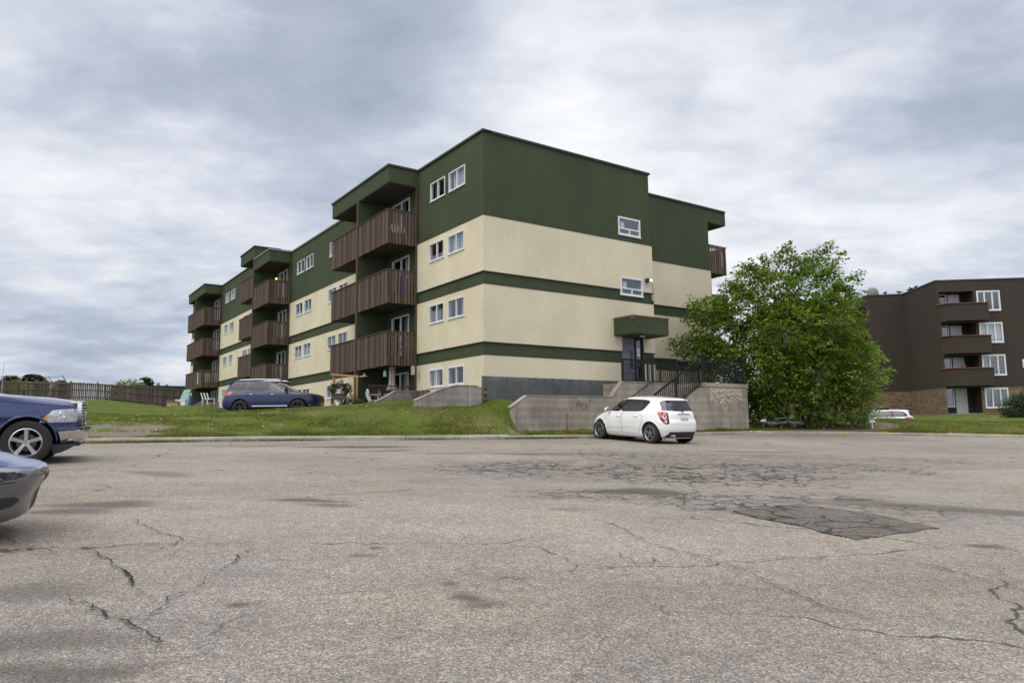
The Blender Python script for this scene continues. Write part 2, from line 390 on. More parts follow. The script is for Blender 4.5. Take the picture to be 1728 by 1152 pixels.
# a vertical facade: t runs along it, off stands out from it, z is up
class Frame:
    def __init__(s, O, ut, un): s.O = Vector(O); s.t = Vector(ut); s.n = Vector(un)
    def __call__(s, t, off, z): return s.O + s.t*t + s.n*off + Vector((0, 0, z))
    def hit(s, px, py, off=0):
        d = ray(px, py); P0 = s.O+s.n*off; k = P0.dot(s.n)/d.dot(s.n); P = d*k
        return (P-s.O).dot(s.t), P.z
def fbox(mb, F, t0, t1, o0, o1, z0, z1):
    mb.hexa([F(t0, o0, z0), F(t1, o0, z0), F(t1, o1, z0), F(t0, o1, z0), F(t0, o0, z1), F(t1, o0, z1), F(t1, o1, z1), F(t0, o1, z1)])
def slab(mb, F, t0, t1, z0, z1, off=0., holes=(), depth=.14, back=0.0):
    hs = [(max(a, t0), min(b, t1), max(c, z0), min(d, z1)) for a, b, c, d in holes if a < t1 and b > t0 and c < z1 and d > z0]
    ts = sorted({t0, t1} | {x for h in hs for x in h[:2]}); zs = sorted({z0, z1} | {x for h in hs for x in h[2:]})
    for i in range(len(ts)-1):
        for j in range(len(zs)-1):
            tm, zm = (ts[i]+ts[i+1])/2, (zs[j]+zs[j+1])/2
            if any(a < tm < b and c < zm < d for a, b, c, d in hs): continue
            mb.add([F(ts[i], off, zs[j]), F(ts[i+1], off, zs[j]), F(ts[i+1], off, zs[j+1]), F(ts[i], off, zs[j+1])], [(0, 1, 2, 3)])
    for a, b, c, d in hs:
        q = [(a, c), (b, c), (b, d), (a, d)]
        for k in range(4):
            (p, r), (p2, r2) = q[k], q[(k+1) % 4]
            if (r == r2 and (abs(r-z0) < 1e-6 or abs(r-z1) < 1e-6)): continue
            mb.add([F(p, off, r), F(p2, off, r2), F(p2, -depth, r2), F(p, -depth, r)], [(0, 1, 2, 3)])
    q = [(t0, z0), (t1, z0), (t1, z1), (t0, z1)]
    if off-back > 1e-4:
        for k in range(4):
            (p, r), (p2, r2) = q[k], q[(k+1) % 4]
            mb.add([F(p, off, r), F(p2, off, r2), F(p2, back, r2), F(p, back, r)], [(0, 1, 2, 3)])
def wavy(mb, F, t0, t1, off, z0, z1, amp=.025, n=26):
    vs = []; ph = random.random()*6
    for i in range(n+1):
        t = t0+(t1-t0)*i/n; o = off+amp*math.sin(i*1.9+ph)
        vs += [F(t, o, z0), F(t, o, z1)]
    mb.add(vs, [(2*i, 2*i+2, 2*i+3, 2*i+1) for i in range(n)])
def window(F, t0, t1, z0, z1, parent, off=0., mull=1, fw=.045, cur=None, curm=None, open_part=False, rail=None, proud=.03, glass=None, thick=1.):
    mb = MB()
    for a, b, c, d in ((t0, t1, z0, z0+fw), (t0, t1, z1-fw, z1), (t0, t0+fw, z0+fw, z1-fw), (t1-fw, t1, z0+fw, z1-fw)):
        fbox(mb, F, a, b, off-.10, off+proud, c, d)
    for k in range(1, mull+1):
        c = t0+(t1-t0)*k/(mull+1); fbox(mb, F, c-.022*thick, c+.022*thick, off-.08, off+proud-.012, z0+fw, z1-fw)
    if rail: fbox(mb, F, t0+fw, t1-fw, off-.08, off+proud-.008, rail-.025, rail+.025)
    fbox(mb, F, t0-.02, t1+.02, off-.02, off+proud+.02, z0-.035, z0-.002)
    w = mb.build('window', M_WHITE, parent)
    g = MB(); g.add([F(t0+fw, off-.03, z0+fw), F(t1-fw, off-.03, z0+fw), F(t1-fw, off-.03, z1-fw), F(t0+fw, off-.03, z1-fw)], [(0, 1, 2, 3)])
    g.build('pane', glass or M_GLASS, w)
    if cur:
        for a, b in cur:
            c = MB(); wavy(c, F, t0+(t1-t0)*a, t0+(t1-t0)*b, off-.2, z0, z1); c.build('curtain', curm or M_CURT, w)
    return w

# ------------------------------------------------------------------ ground
KX = [-200, -60, -25, -16, -11.35, -9.44, -6.5, -3.12, .69, 2.81, 4.9, 7.35, 9.02, 10.9, 14.87, 17.43, 19.65, 22, 30, 60, 200]
KY = [11, 12, 14.5, 17.4, 19.46, 20.46, 21.81, 23.1, 24.73, 25.60, 26.85, 28.55, 29.75, 30.75, 31.25, 31.2, 30.9, 30.5, 29.3, 27, 26]
def pchip(xs, ys):
    xs = np.array(xs, float); ys = np.array(ys, float); h = np.diff(xs); dl = np.diff(ys)/h; d = np.zeros_like(ys)
    for i in range(1, len(xs)-1):
        if dl[i-1]*dl[i] > 0:
            w1, w2 = 2*h[i]+h[i-1], h[i]+2*h[i-1]; d[i] = (w1+w2)/(w1/dl[i-1]+w2/dl[i])
    d[0], d[-1] = dl[0], dl[-1]
    def f(x):
        x = np.clip(np.asarray(x, float), xs[0], xs[-1]); i = np.clip(np.searchsorted(xs, x)-1, 0, len(h)-1); t = (x-xs[i])/h[i]
        return ((1+2*t)*(1-t)**2*ys[i]+t*(1-t)**2*h[i]*d[i]+t*t*(3-2*t)*ys[i+1]+t*t*(t-1)*h[i]*d[i+1])
    return f
KF = pchip(KX, KY)
def kerb_y(x): return KF(x)
UL = Vector((-0.57033132, 0.82141475, 0)); UR = Vector((0.82141475, 0.57033132, 0))
CO = Vector((-1.0335508, 26.50647275, 0))
FL = Frame(CO, UL, -UR)       # long left front: t runs away from the corner
FR = Frame(CO, UR, -UL)       # short right end
def Lp(t, o, z): p = FL(t, o, z); return (p.x, p.y, p.z)
def Rp(t, o, z): p = FR(t, o, z); return (p.x, p.y, p.z)
ctrl = []
for x in (-60, -40, -25, -18, -14, -11, -9, -6.5, -4.5, -3, -1.5, -.3, .8, 2.5, 4.5, 7, 9, 11, 13, 15, 17.5, 20, 23, 30, 40, 60):
    y = float(kerb_y(x))+.2; ctrl.append((x, y, lot_z(x, y)+.145))
for s in [(300, 700, 31), (225, 702, 31), (150, 706, 30), (380, 698, 31.5), (460, 697.5, 32), (545, 692.5, 31), (580, 690, 30.5), (620, 684, 29), (660, 678.5, 28),
          (702, 686.5, 24.25), (812, 681, 25.75), (850, 678.5, 25.9), (755, 684, 25.0), (702, 676, 26.8), (730, 680, 25.6), (780, 677, 26.3),
          (150, 691, 44), (300, 684, 50), (350, 682.5, 50), (0, 676, 64), (122, 673, 70), (171, 674, 71.5), (218, 679, 72), (261, 684, 73), (310, 686, 75),
          (1440, 704, 34.5), (1500, 705, 41), (1560, 711, 38), (1600, 704, 48), (1720, 712, 40), (1560, 699.5, 61), (1728, 699, 58), (1640, 699, 59), (1900, 700, 58)]:
    p = at(*s); ctrl.append(tuple(p))
ctrl += [Rp(.9, 1.35, -.16), Rp(2, 1.35, -.17), Rp(3.3, 1.4, -.18), Rp(5, 1.5, -.2), Rp(1, .7, .8), Rp(2.5, .7, .75), Rp(4.5, .7, .7), Rp(.45, 1.45, -.12), Rp(.1, 1.2, .45), Lp(7, 4.4, .86), Lp(1, .6, 1.0), Lp(3, 1.0, 1.05), Lp(6, 1.2, .45), Lp(9, 1.5, .42), Lp(11, 1.2, .45), Lp(17, 2, .62), Lp(15, .3, .6), Lp(22, 3.0, .76), Lp(28, 3.0, .78), Lp(26, .5, .72),
         Lp(34, 1.5, 1.35), Lp(44, 1, 1.75), Lp(50, 1, 2.0), Lp(35, 3.8, 1.2), Lp(54, 0, 2.1), Rp(12, -3, .2), Rp(18, -5, .2), Rp(22, -15, .2), Rp(16, 2, -.05),
         (21, 49, -.5), (26.5, 51, -.45), (17, 47, -.4), (22, 58, .2), (30, 100, 1), (0, 120, 2.5), (-70, 120, 3.4), (90, 120, 1), (90, 60, .9), (-90, 60, 1.8), (0, 200, 3), (-120, 200, 4), (140, 200, 2)]
CT = np.array(ctrl)
_P = CT[:, :2]; _n = len(CT)
def _ker(d): return np.where(d > 1e-9, d, 0)*1.0
_K = _ker(np.linalg.norm(_P[:, None]-_P[None], axis=2)) - np.eye(_n)*.02
_A = np.zeros((_n+1, _n+1)); _A[:_n, :_n] = _K; _A[:_n, _n] = 1; _A[_n, :_n] = 1
_w = np.linalg.solve(_A, np.concatenate([CT[:, 2], [0]]))
def terr(x, y):
    x = np.atleast_1d(np.asarray(x, float)); y = np.atleast_1d(np.asarray(y, float)); out = np.empty(x.shape)
    xf, yf = x.ravel(), y.ravel(); o = np.empty(len(xf))
    for s in range(0, len(xf), 20000):
        P = np.stack([xf[s:s+20000], yf[s:s+20000]], 1)
        o[s:s+20000] = _ker(np.linalg.norm(P[:, None]-_P[None], axis=2))@_w[:_n]+_w[_n]
    rx, ry = xf-CO.x, yf-CO.y; tR = rx*UR.x+ry*UR.y; oR = -(rx*UL.x+ry*UL.y)      # cut down to the kerb in front of the low wall
    m = np.clip((tR-.25)/.35, 0, 1)*np.clip((12.2-tR)/.4, 0, 1)*np.clip((oR-.95)/.12, 0, 1); low = lot_z(xf, yf)+.155
    o = np.where(m > 0, np.minimum(o, o*(1-m)+low*m), o)
    return o.reshape(x.shape)
def tz(x, y): return float(terr([x], [y])[0])

def m_asphalt(name, patch=False):
    m, t, b, o = newmat(name); p = pos(t)
    k = .52 if patch else 1.
    vo = t.node('ShaderNodeTexVoronoi'); t.put(vo.inputs['Vector'], p); vo.inputs['Scale'].default_value = 88; vo.inputs['Randomness'].default_value = 1
    sx = t.node('ShaderNodeSeparateColor'); t.put(sx.inputs[0], vo.outputs['Color'])
    vo2 = t.node('ShaderNodeTexVoronoi'); t.put(vo2.inputs['Vector'], p); vo2.inputs['Scale'].default_value = 190
    s2 = t.node('ShaderNodeSeparateColor'); t.put(s2.inputs[0], vo2.outputs['Color'])
    c = t.ramp(sx.outputs[0], [(0, (.065*k, .060*k, .056*k)), (.22, (.125*k, .117*k, .106*k)), (.5, (.228*k, .210*k, .186*k)), (.75, (.32*k, .285*k, .243*k)), (.92, (.42*k, .365*k, .29*k)), (1, (.62*k, .58*k, .54*k))])
    c2 = t.ramp(s2.outputs[1], [(0, (.09*k, .084*k, .078*k)), (.5, (.22*k, .20*k, .175*k)), (1, (.40*k, .36*k, .31*k))])
    c = t.mix(.38, c, c2)
    big = t.noise(t.mapping(p, (.55, 1, 1)), .22, 5, .6, .4); med = t.noise(t.mapping(p, (.8, 1.3, 1)), 1.3, 5, .62, .3); sm = t.noise(p, 9, 6, .72)
    v = t.math('MULTIPLY', t.mapr(big, .32, .68, .78, 1.14), t.math('MULTIPLY', t.mapr(med, .3, .7, .88, 1.10), t.mapr(sm, .3, .7, .78, 1.22)))
    c = t.vmath('SCALE', c, scale=v)
    warm = t.mapr(t.noise(p, .35, 4, .6), .35, .65); c = t.mix(warm, c, t.vmath('MULTIPLY', c, (1.06, 1.0, .93)))
    # darker tar streaks running with the traffic
    st = t.mapr(t.noise(t.mapping(p, (.35, 1.6, 1), (5, 3, 0)), 1.0, 7, .68, .8), .56, .80, 0, .42)
    c = t.mix(st, c, (.075, .073, .072))
    ds = t.node('ShaderNodeVectorMath', operation='ADD'); t.put(ds.inputs[0], p)
    nz = t.node('ShaderNodeTexNoise'); t.put(nz.inputs['Vector'], p); nz.inputs['Scale'].default_value = 2.3; nz.inputs['Detail'].default_value = 4
    t.put(ds.inputs[1], t.vmath('SCALE', t.vmath('SUBTRACT', nz.outputs[1], (.5, .5, .5)), scale=.55))
    def crack(scale, wd):
        vc = t.node('ShaderNodeTexVoronoi', feature='DISTANCE_TO_EDGE'); t.put(vc.inputs['Vector'], t.mapping(ds.outputs[0], (.8, 1, 1))); vc.inputs['Scale'].default_value = scale
        return t.mapr(vc.outputs[0], wd*.4, wd, 1., 0.)
    if patch:
        cr = t.math('MAXIMUM', t.math('MULTIPLY', crack(2.2, .07), t.mapr(t.noise(p, 1.2, 3), .30, .5)), t.math('MULTIPLY', crack(5., .05), t.mapr(t.noise(p, 2.2, 3), .45, .6))); gate = cr
    else:
        al = t.node('ShaderNodeAttribute', attribute_name='alli').outputs['Fac']
        stn = t.node('ShaderNodeAttribute', attribute_name='stain').outputs['Fac']
        c = t.mix(t.math('MULTIPLY', t.math('POWER', stn, .7), t.mapr(sm, .3, .7, .75, 1.1), clamp=True), c, (.052, .047, .042))
        alm = t.math('MULTIPLY', al, t.mapr(t.noise(p, .9, 5, .65), .30, .52, 0, 1.3), clamp=True)
        cr = t.math('MAXIMUM', t.math('MULTIPLY', crack(2.7, .095), alm), t.math('MULTIPLY', crack(4.6, .06), t.math('MULTIPLY', alm, al)))
        far = t.math('MULTIPLY', crack(.42, .0075), t.mapr(t.noise(p, .5, 4, .6), .46, .58))
        cr = t.math('MAXIMUM', cr, t.math('MULTIPLY', far, .9)); gate = cr
        c = t.mix(t.math('MULTIPLY', alm, .12), c, (.075, .07, .066))
    c = t.mix(t.math('MULTIPLY', cr, .93), c, (.022, .020, .018))
    t.put(b.inputs['Base Color'], c); t.put(b.inputs['Roughness'], t.mapr(sm, .3, .7, .72, .9)); b.inputs['Specular IOR Level'].default_value = .35
    h = t.math('ADD', t.math('MULTIPLY', vo.outputs[0], -.8), t.math('MULTIPLY', med, .8)); h = t.math('SUBTRACT', h, t.math('MULTIPLY', gate, 2.0))
    bump(t, b, h, .7, .008); return m
M_ASPH = m_asphalt('worn_asphalt'); M_PATCH = m_asphalt('dark_patched_asphalt', True)

def grid_mesh(name, X, Y, Z, mat, attrs=None):
    ny, nx = X.shape; V = np.stack([X, Y, Z], 2).reshape(-1, 3)
    i = np.arange(ny-1)[:, None]*nx+np.arange(nx-1)[None]; F = np.stack([i, i+1, i+nx+1, i+nx], 2).reshape(-1, 4)
    o = npmesh(name, V, F, mat, smooth=True)
    for k, a in (attrs or {}).items():
        at_ = o.data.attributes.new(k, 'FLOAT', 'POINT'); at_.data.foreach_set('value', a.ravel().astype(np.float32))
    return o
xs = np.concatenate([[-200, -90, -45], np.arange(-24, 26.01, .10), [30, 40, 60, 110, 200]])
vs_ = np.concatenate([[0, .04], np.arange(.12, 27, .10), np.array([30, 38, 60])])
X = np.repeat(xs[None], len(vs_), 0); Y = kerb_y(X)-vs_[:, None]+.02; Z = lot_z(X, Y)
near = (vs_[:, None] > .3)*1.
Z = Z + near*.012*np.sin(X*1.3+Y*.7)*np.sin(Y*.9-X*.4)
stain = np.zeros_like(X); alli = np.zeros_like(X)
def blot(arr, p, ax, ay, rot, amt, soft=.5):
    dx, dy = X-p.x, Y-p.y; c, s = math.cos(rot), math.sin(rot); u = (dx*c+dy*s)/ax; w = (-dx*s+dy*c)/ay
    sh = .25*np.sin(3*np.arctan2(w, u)+p.x*7)+.15*np.sin(7*np.arctan2(w, u)+p.y*5)
    r = np.sqrt(u*u+w*w)*(1+sh*.6); np.maximum(arr, amt*np.clip((1-r)/soft, 0, 1), out=arr)
for px, py, ax, ay, ro, am in [(790, 1008, .17, .07, -.5, .6), (815, 1020, .12, .05, .2, .5), (765, 985, .07, .035, 0, .5), (632, 923, .10, .05, .3, .55), (612, 937, .09, .04, .2, .4), (520, 844, .55, .13, -.15, .55), (560, 852, .35, .12, -.1, .4),
        (180, 851, .62, .28, .35, .5), (120, 863, .5, .2, .3, .45), (605, 754, 1.5, .35, .3, .75), (650, 760, .8, .2, .3, .45), (270, 800, .9, .25, -.5, .25), (1441, 844, .35, .16, 0, .6), (1650, 862, 2.4, .3, -.32, .38), (1560, 855, 1.6, .2, -.3, .25),
        (1663, 923, .22, .1, 0, .55), (420, 1014, .10, .03, .3, .75), (425, 1020, .08, .018, 0, .9), (405, 1018, .1, .015, .1, .6), (130, 1140, .35, .14, .2, .45), (60, 1135, .3, .12, 0, .4), (875, 1012, .05, .03, 0, .3), (1270, 762, 1.6, .25, .1, .3),
        (30, 1000, .5, .25, .3, .3), (60, 1085, .5, .2, .3, .28), (1075, 829, .8, .35, .1, .7), (900, 765, 1.4, .3, .2, .3), (760, 765, .9, .2, .2, .3), (430, 752, 1.4, .25, .35, .25), (960, 860, .3, .1, 0, .2)]:
    blot(stain, on_lot(px, py), ax*1.15, ay*1.25, ro, min(.85, am*1.45))
for px, py, ax, ay, ro, am in [(1050, 795, 4.0, 2.1, .15, 1.), (1220, 805, 3.2, 1.9, .1, 1.), (1280, 790, 5., 2.2, .3, .8), (930, 785, 3.5, 1.5, .2, .85), (1250, 845, 2.0, 1.2, .3, .75), (1150, 770, 5., 2.0, .2, .6), (1500, 775, 5.5, 1.3, -.05, .5), (1040, 835, 2, .8, 0, .7), (1400, 850, 3, 1.5, -.3, .45)]:
    blot(alli, on_lot(px, py), ax, ay, ro, am, .6)
tag(grid_mesh('parking_lot', X, Y, Z, M_ASPH, {'stain': stain, 'alli': alli}), kind='structure')
# squared patch of newer asphalt
pc = [on_lot(*s) for s in ((1238, 862), (1345, 851), (1470, 868), (1582, 893), (1447, 912), (1330, 884))]
pc2 = []
for a, b in zip(pc, pc[1:]+pc[:1]):
    for i in range(14): q = a.lerp(b, i/14); pc2.append(q+Vector((mnoise.noise(q*3.1), mnoise.noise(q*3.1+Vector((7, 0, 0))), 0))*.09)
mb = MB(); mb.prism([(p.x, p.y) for p in pc2], lambda a, b, d: (a, b, lot_z(a, b)+d), -.02, .016); tag(mb.build('asphalt_patch', M_PATCH), kind='structure')
# long cracks
M_CRACK = plain('crack_dirt', (.020, .018, .014), .95, 0, .3, 20); M_WEED = plain('crack_weeds', (.07, .10, .02), .8, 0, .3, 20)
mb = MB()
def crack_line(pts, w=.022, weeds=()):
    P = [on_lot(*s) for s in pts]; Q = []
    for a, b in zip(P, P[1:]):
        n = max(2, int((b-a).length/.035))
        for i in range(n): Q.append(a.lerp(b, i/n))
    Q.append(P[-1]); L = len(Q); vs = []
    for i, q in enumerate(Q):
        d = (Q[min(i+1, L-1)]-Q[max(i-1, 0)]); d.z = 0; d.normalize(); nrm = Vector((-d.y, d.x, 0))
        j = Vector((mnoise.noise(q*4.5), mnoise.noise(q*4.5+Vector((9, 3, 0))), 0))*.06+Vector((mnoise.noise(q*17), mnoise.noise(q*17+Vector((5, 1, 0))), 0))*.03
        ww = w*min(1, .15+i/6, .15+(L-1-i)/6)*max(.22, .55+.8*mnoise.noise(q*3.1)+.8*mnoise.noise(q*15))*.33
        c = q+j
        for sgn in (-1, 1):
            e = c+nrm*ww*sgn*(1+.5*mnoise.noise(q*31*sgn)); vs.append((e.x, e.y, lot_z(e.x, e.y)+.017))
    mb.add(vs, [(2*i, 2*i+2, 2*i+3, 2*i+1) for i in range(L-1)])
for pts, w in [([(0, 908), (40, 921), (90, 934), (150, 930), (178, 942), (205, 962), (222, 980), (225, 992)], .026), ([(182, 944), (210, 968), (226, 990)], .04),
        ([(228, 992), (243, 1003), (238, 1016)], .012), ([(423, 926), (380, 958), (330, 990), (290, 1014), (262, 1038), (252, 1046)], .030),
        ([(115, 1005), (135, 1020), (180, 1040), (205, 1050), (240, 1066), (262, 1082), (270, 1100)], .030), ([(215, 873), (250, 890), (305, 912), (300, 922), (285, 930)], .020), ([(305, 914), (360, 918), (430, 919)], .010), ([(150, 814), (185, 822), (215, 834)], .018), ([(200, 952), (240, 940), (258, 934)], .010),
        ([(1010, 880), (1040, 888), (1070, 903), (1100, 920), (1150, 932), (1220, 952), (1290, 982), (1345, 1006), (1430, 1036), (1500, 1055)], .022), ([(1040, 930), (1075, 955), (1100, 950), (1110, 935)], .014), ([(1075, 955), (1078, 962)], .02),
        ([(1160, 965), (1230, 982), (1280, 996), (1340, 1004)], .013), ([(1300, 965), (1370, 985), (1430, 1002), (1480, 1008)], .012), ([(1436, 932), (1460, 937), (1500, 945), (1560, 952), (1615, 967), (1670, 983), (1728, 998)], .026), ([(1530, 952), (1570, 954)], .03),
        ([(1500, 1022), (1560, 1040), (1640, 1062), (1728, 1080)], .012), ([(1060, 1068), (1085, 1085), (1100, 1095)], .012), ([(1250, 900), (1310, 910), (1350, 926)], .012), ([(1370, 914), (1480, 930), (1560, 945)], .010), ([(1255, 862), (1300, 870), (1315, 892)], .014),
        ([(870, 980), (900, 971), (960, 966)], .010), ([(830, 980), (865, 972), (910, 968)], .008), ([(1500, 855), (1540, 868), (1600, 862)], .016), ([(1430, 826), (1500, 838), (1620, 850), (1728, 858)], .02), ([(430, 808), (480, 815), (540, 822), (600, 830)], .014), ([(500, 790), (560, 800), (620, 822)], .016), ([(300, 930), (260, 950), (240, 960)], .008),
        ([(1080, 1005), (1130, 1040), (1180, 1055)], .008), ([(640, 780), (720, 790), (800, 800)], .018), ([(700, 772), (790, 778), (900, 792)], .016), ([(1350, 940), (1400, 965), (1450, 975)], .008)]:
    crack_line(pts, w)
tag(mb.build('pavement_cracks', M_CRACK, fix=False), kind='structure')

def m_lawn():
    m, t, b, o = newmat('lawn_turf'); p = pos(t)
    a = t.noise(t.mapping(p, (1, 1, 1)), 1.1, 6, .65); c1 = t.noise(p, 14, 5, .7); big = t.noise(p, .3, 4, .6)
    c = t.ramp(a, [(.3, (.058, .088, .012)), (.48, (.078, .112, .015)), (.6, (.105, .120, .024)), (.72, (.15, .13, .05))])
    dr = t.node('ShaderNodeAttribute', attribute_name='dirt').outputs['Fac']
    dry = t.node('ShaderNodeAttribute', attribute_name='dry').outputs['Fac']
    c = t.mix(t.math('MULTIPLY', dry, t.mapr(c1, .35, .65)), c, (.165, .135, .06))
    c = t.vmath('SCALE', c, scale=t.math('MULTIPLY', t.mapr(c1, .3, .7, .6, 1.35), t.mapr(big, .3, .7, .85, 1.15)))
    g = t.mapr(t.noise(p, 30, 4, .7), .3, .7, .7, 1.25)
    soil = t.vmath('SCALE', (.185, .15, .115), scale=g)
    e = t.math('ADD', dr, t.mapr(t.noise(p, 6, 4, .7), .3, .7, -.35, .35))
    c = t.mix(t.mapr(e, .42, .62), c, soil)
    t.put(b.inputs['Base Color'], c); b.inputs['Roughness'].default_value = .95; b.inputs['Specular IOR Level'].default_value = .15
    bump(t, b, c1, .9, .05); return m
M_LAWN = m_lawn()
xs = np.concatenate([[-300, -160, -100, -70], np.arange(-55, 60.1, .3), [75, 100, 160, 300]])
vs_ = np.concatenate([np.arange(0, 14, .2), np.arange(14, 60, .6), np.arange(60, 120, 4), [140, 200, 300, 500]])
X = np.repeat(xs[None], len(vs_), 0); Y = kerb_y(X)+.13+vs_[:, None]; Z = terr(X, Y)
Z[0] = lot_z(X[0], Y[0])+.135; Z[1] = .5*Z[1]+.5*(lot_z(X[1], Y[1])+.15)
Z += .03*np.sin(X*2.1+Y)*np.sin(Y*1.7-X*.8)*(vs_[:, None] > .5)
dirt = np.zeros_like(X); dry = np.zeros_like(X)
def gblot(arr, px, py, Yd, ax, ay, am):
    p = at(px, py, Yd); dx, dy = X-p.x, Y-p.y; r = np.sqrt((dx/ax)**2+(dy/ay)**2); np.maximum(arr, am*np.clip(1.6*(1-r), 0, 1), out=arr)
for a in [(160, 738, 20.3, 1.9, .9, 1), (150, 722, 22.3, 1.1, 1.5, 1), (225, 735, 20.9, 1.2, .8, 1), (238, 726, 22.2, 1.3, 1.2, 1), (212, 715, 24, .3, 1.6, .7), (258, 722, 22.5, .6, .4, .8),
          (1440, 716, 32.5, 2.6, 1.4, 1), (1400, 722, 31.8, 2.8, .8, .95), (1330, 724, 31.6, 4, .8, .9), (1490, 708, 33.2, 1.0, 1.0, .9), (1275, 722, 31.4, .8, .5, .8), (1340, 710, 33, 5, 2.2, .95), (866, 722, 24.9, .5, .4, .8)]: gblot(dirt, *a)
for a in [(800, 722, 24.3, 2.4, .6, .9), (700, 715, 24.5, 2.5, .8, .55), (470, 720, 25.5, 5, 1.6, .55), (850, 710, 24.9, .9, .5, .8), (640, 722, 24, 2, .5, .5), (1500, 718, 33, 2, 1.2, .6), (300, 725, 22, 2.5, 1, .4), (620, 705, 27, 3, 1, .3), (1700, 722, 34, 4, 1, .3)]: gblot(dry, *a)
tag(grid_mesh('lawn', X, Y, Z, M_LAWN, {'dirt': dirt, 'dry': dry}), kind='structure')
DX, DY, DD = X, Y, dirt

# kerb of cast segments with open joints
M_KERB = m_concrete('kerb_concrete', (.33, .295, .235), .25)
mb = MB(); x = -30.0
while x < 34:
    ln = random.choice((3.0, 2.9, 3.1)) if not (-5 < x < 3) else random.choice((.75, 1.15, .9, 1.4)); x2 = x+ln
    n = max(2, int(ln/.25)); dzj = random.uniform(-.008, .008); rings = []
    for i in range(n+1):
        a = x+.008+(ln-.016)*i/n; y = float(kerb_y(a)); e = .012*mnoise.noise(Vector((a*3, 0, 0))); z = lot_z(a, y)
        s = (float(kerb_y(a+.05))-float(kerb_y(a-.05)))/.1; nv = Vector((-s, 1, 0)).normalized()
        prof = [(-.012, -.06), (-.002+e, .085+dzj+e*.5), (.030+e*.4, .128+dzj+e*.7), (.165, .135+dzj), (.17, -.06)]
        rings.append([(a+nv.x*o_, y+nv.y*o_, z+h) for o_, h in prof])
    k = 5; vs = [q for r in rings for q in r]; fs = [(i*k+j, i*k+j+1, (i+1)*k+j+1, (i+1)*k+j) for i in range(n) for j in range(k-1)]+[tuple(range(k)), tuple(n*k+j for j in range(k))]
    mb.add(vs, fs); x = x2
tag(mb.build('kerb', M_KERB), kind='structure')
mb = MB()
for px in (1430, 1486):
    p = on_lot(px, 733.3); a = p.x
    for i in range(1): mb.box(a-.06, a+.06, float(kerb_y(a))-.016, float(kerb_y(a))+.1, lot_z(a, p.y)+.03, lot_z(a, p.y)+.146)
tag(mb.build('kerb_paint_marks', plain('faded_yellow_paint', (.50, .36, .07), .9, 0, .4, 30)), kind='structure')

# ------------------------------------------------------------------ green and cream apartment block
RZ = .92                                   # the far half stands this much higher up the slope
apt = empty('apartment_building', Lp(0, 0, .9), 0, 'four-storey apartment block in dark green and cream stucco with brown wooden balconies', 'building')
_aptinv = Matrix.Translation(-Vector(Lp(0, 0, .9)))
def world_child(o, parent):                # keep coordinates as built in the world
    o.parent = parent; o.matrix_parent_inverse = Matrix.Translation(-Vector(parent.location)); return o
class AptMB(MB):
    pass
def pbuild(mb, name, mats, parent, **k):
    o = mb.build(name, mats, None, **k)
    o.parent = parent
    if parent.type == 'EMPTY': o.matrix_parent_inverse = Matrix.Translation(-Vector(parent.location))
    return o
_b0 = MB.build
def _build(s, name, mats, parent=None, **k):
    o = _b0(s, name, mats, None, **k)
    if parent is not None:
        o.parent = parent
        if s.world and parent.type == 'EMPTY': o.matrix_parent_inverse = Matrix.Translation(-Vector(parent.location))
    return o
MB.world = False; MB.build = _build
def WMB():
    m = MB(); m.world = True; return m
_w0 = window
def wwin(*a, **k):                         # a window whose coordinates are the world's
    MB.world = True
    try: w = _w0(*a, **k)
    finally: MB.world = False
    return w
LAY = [('cream', 1.52, 2.69), ('green', 2.69, 3.16), ('cream', 3.16, 5.36), ('green', 5.36, 5.83), ('cream', 5.83, 8.0), ('green', 8.0, 11.30)]
ROWS = [(1.67, 2.42), (4.33, 5.09), (6.97, 7.73), (9.60, 10.40)]
def facade(F, t0, t1, dz, holes, base, ends=(0, 0), top=11.30, stone=True):
    cream = WMB(); green = WMB(); fl = WMB()
    for kind, a, b in LAY:
        if kind == 'cream' and a < 2: a = base-dz
        b = min(b, top)
        if kind == 'cream': slab(cream, F, t0-ends[0]*.045, t1+ends[1]*.045, a+dz, b+dz, .045, holes)
        else: slab(green, F, t0, t1, a+dz, b+dz, 0, holes)
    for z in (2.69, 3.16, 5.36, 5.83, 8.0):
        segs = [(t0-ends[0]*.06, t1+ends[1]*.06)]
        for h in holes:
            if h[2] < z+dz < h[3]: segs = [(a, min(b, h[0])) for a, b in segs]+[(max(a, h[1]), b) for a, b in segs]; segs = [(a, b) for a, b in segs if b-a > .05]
        for a, b in segs: fbox(fl, F, a, b, .0, .058, z+dz-.018, z+dz+.014)  # thin dark strips at panel edges paint the shadow line of the proud cream
    cream.build('cream_stucco_panels', M_CREAM, apt, fix=False); green.build('green_stucco_wall', M_GREEN, apt, fix=False); fl.build('shadow_line_strip', M_FLASH, apt)
def cap(F, t0, t1, z, o0=-.35, o1=.07, light=False):
    mb = WMB(); fbox(mb, F, t0, t1, o0, o1, z-.012, z+.075); mb.build('roof_flashing', M_LTFLASH if light else M_FLASH, apt)
def holes_for(cols, dz, rows=ROWS): return [(a, b, z0+dz, z1+dz) for a, b in cols for z0, z1 in rows]
CURS = [(None, None), ([(.5, .97)], M_CURT), ([(.03, .48), (.52, .97)], M_CURT), ([(.03, .45)], M_CURT2), ([(.45, .97)], M_CURT2), ([(.03, .97)], M_CURT), ([(.80, .97)], M_CURT3), ([(.03, .30), (.62, .97)], M_CURT), ([(.03, .97)], M_CURT2)]
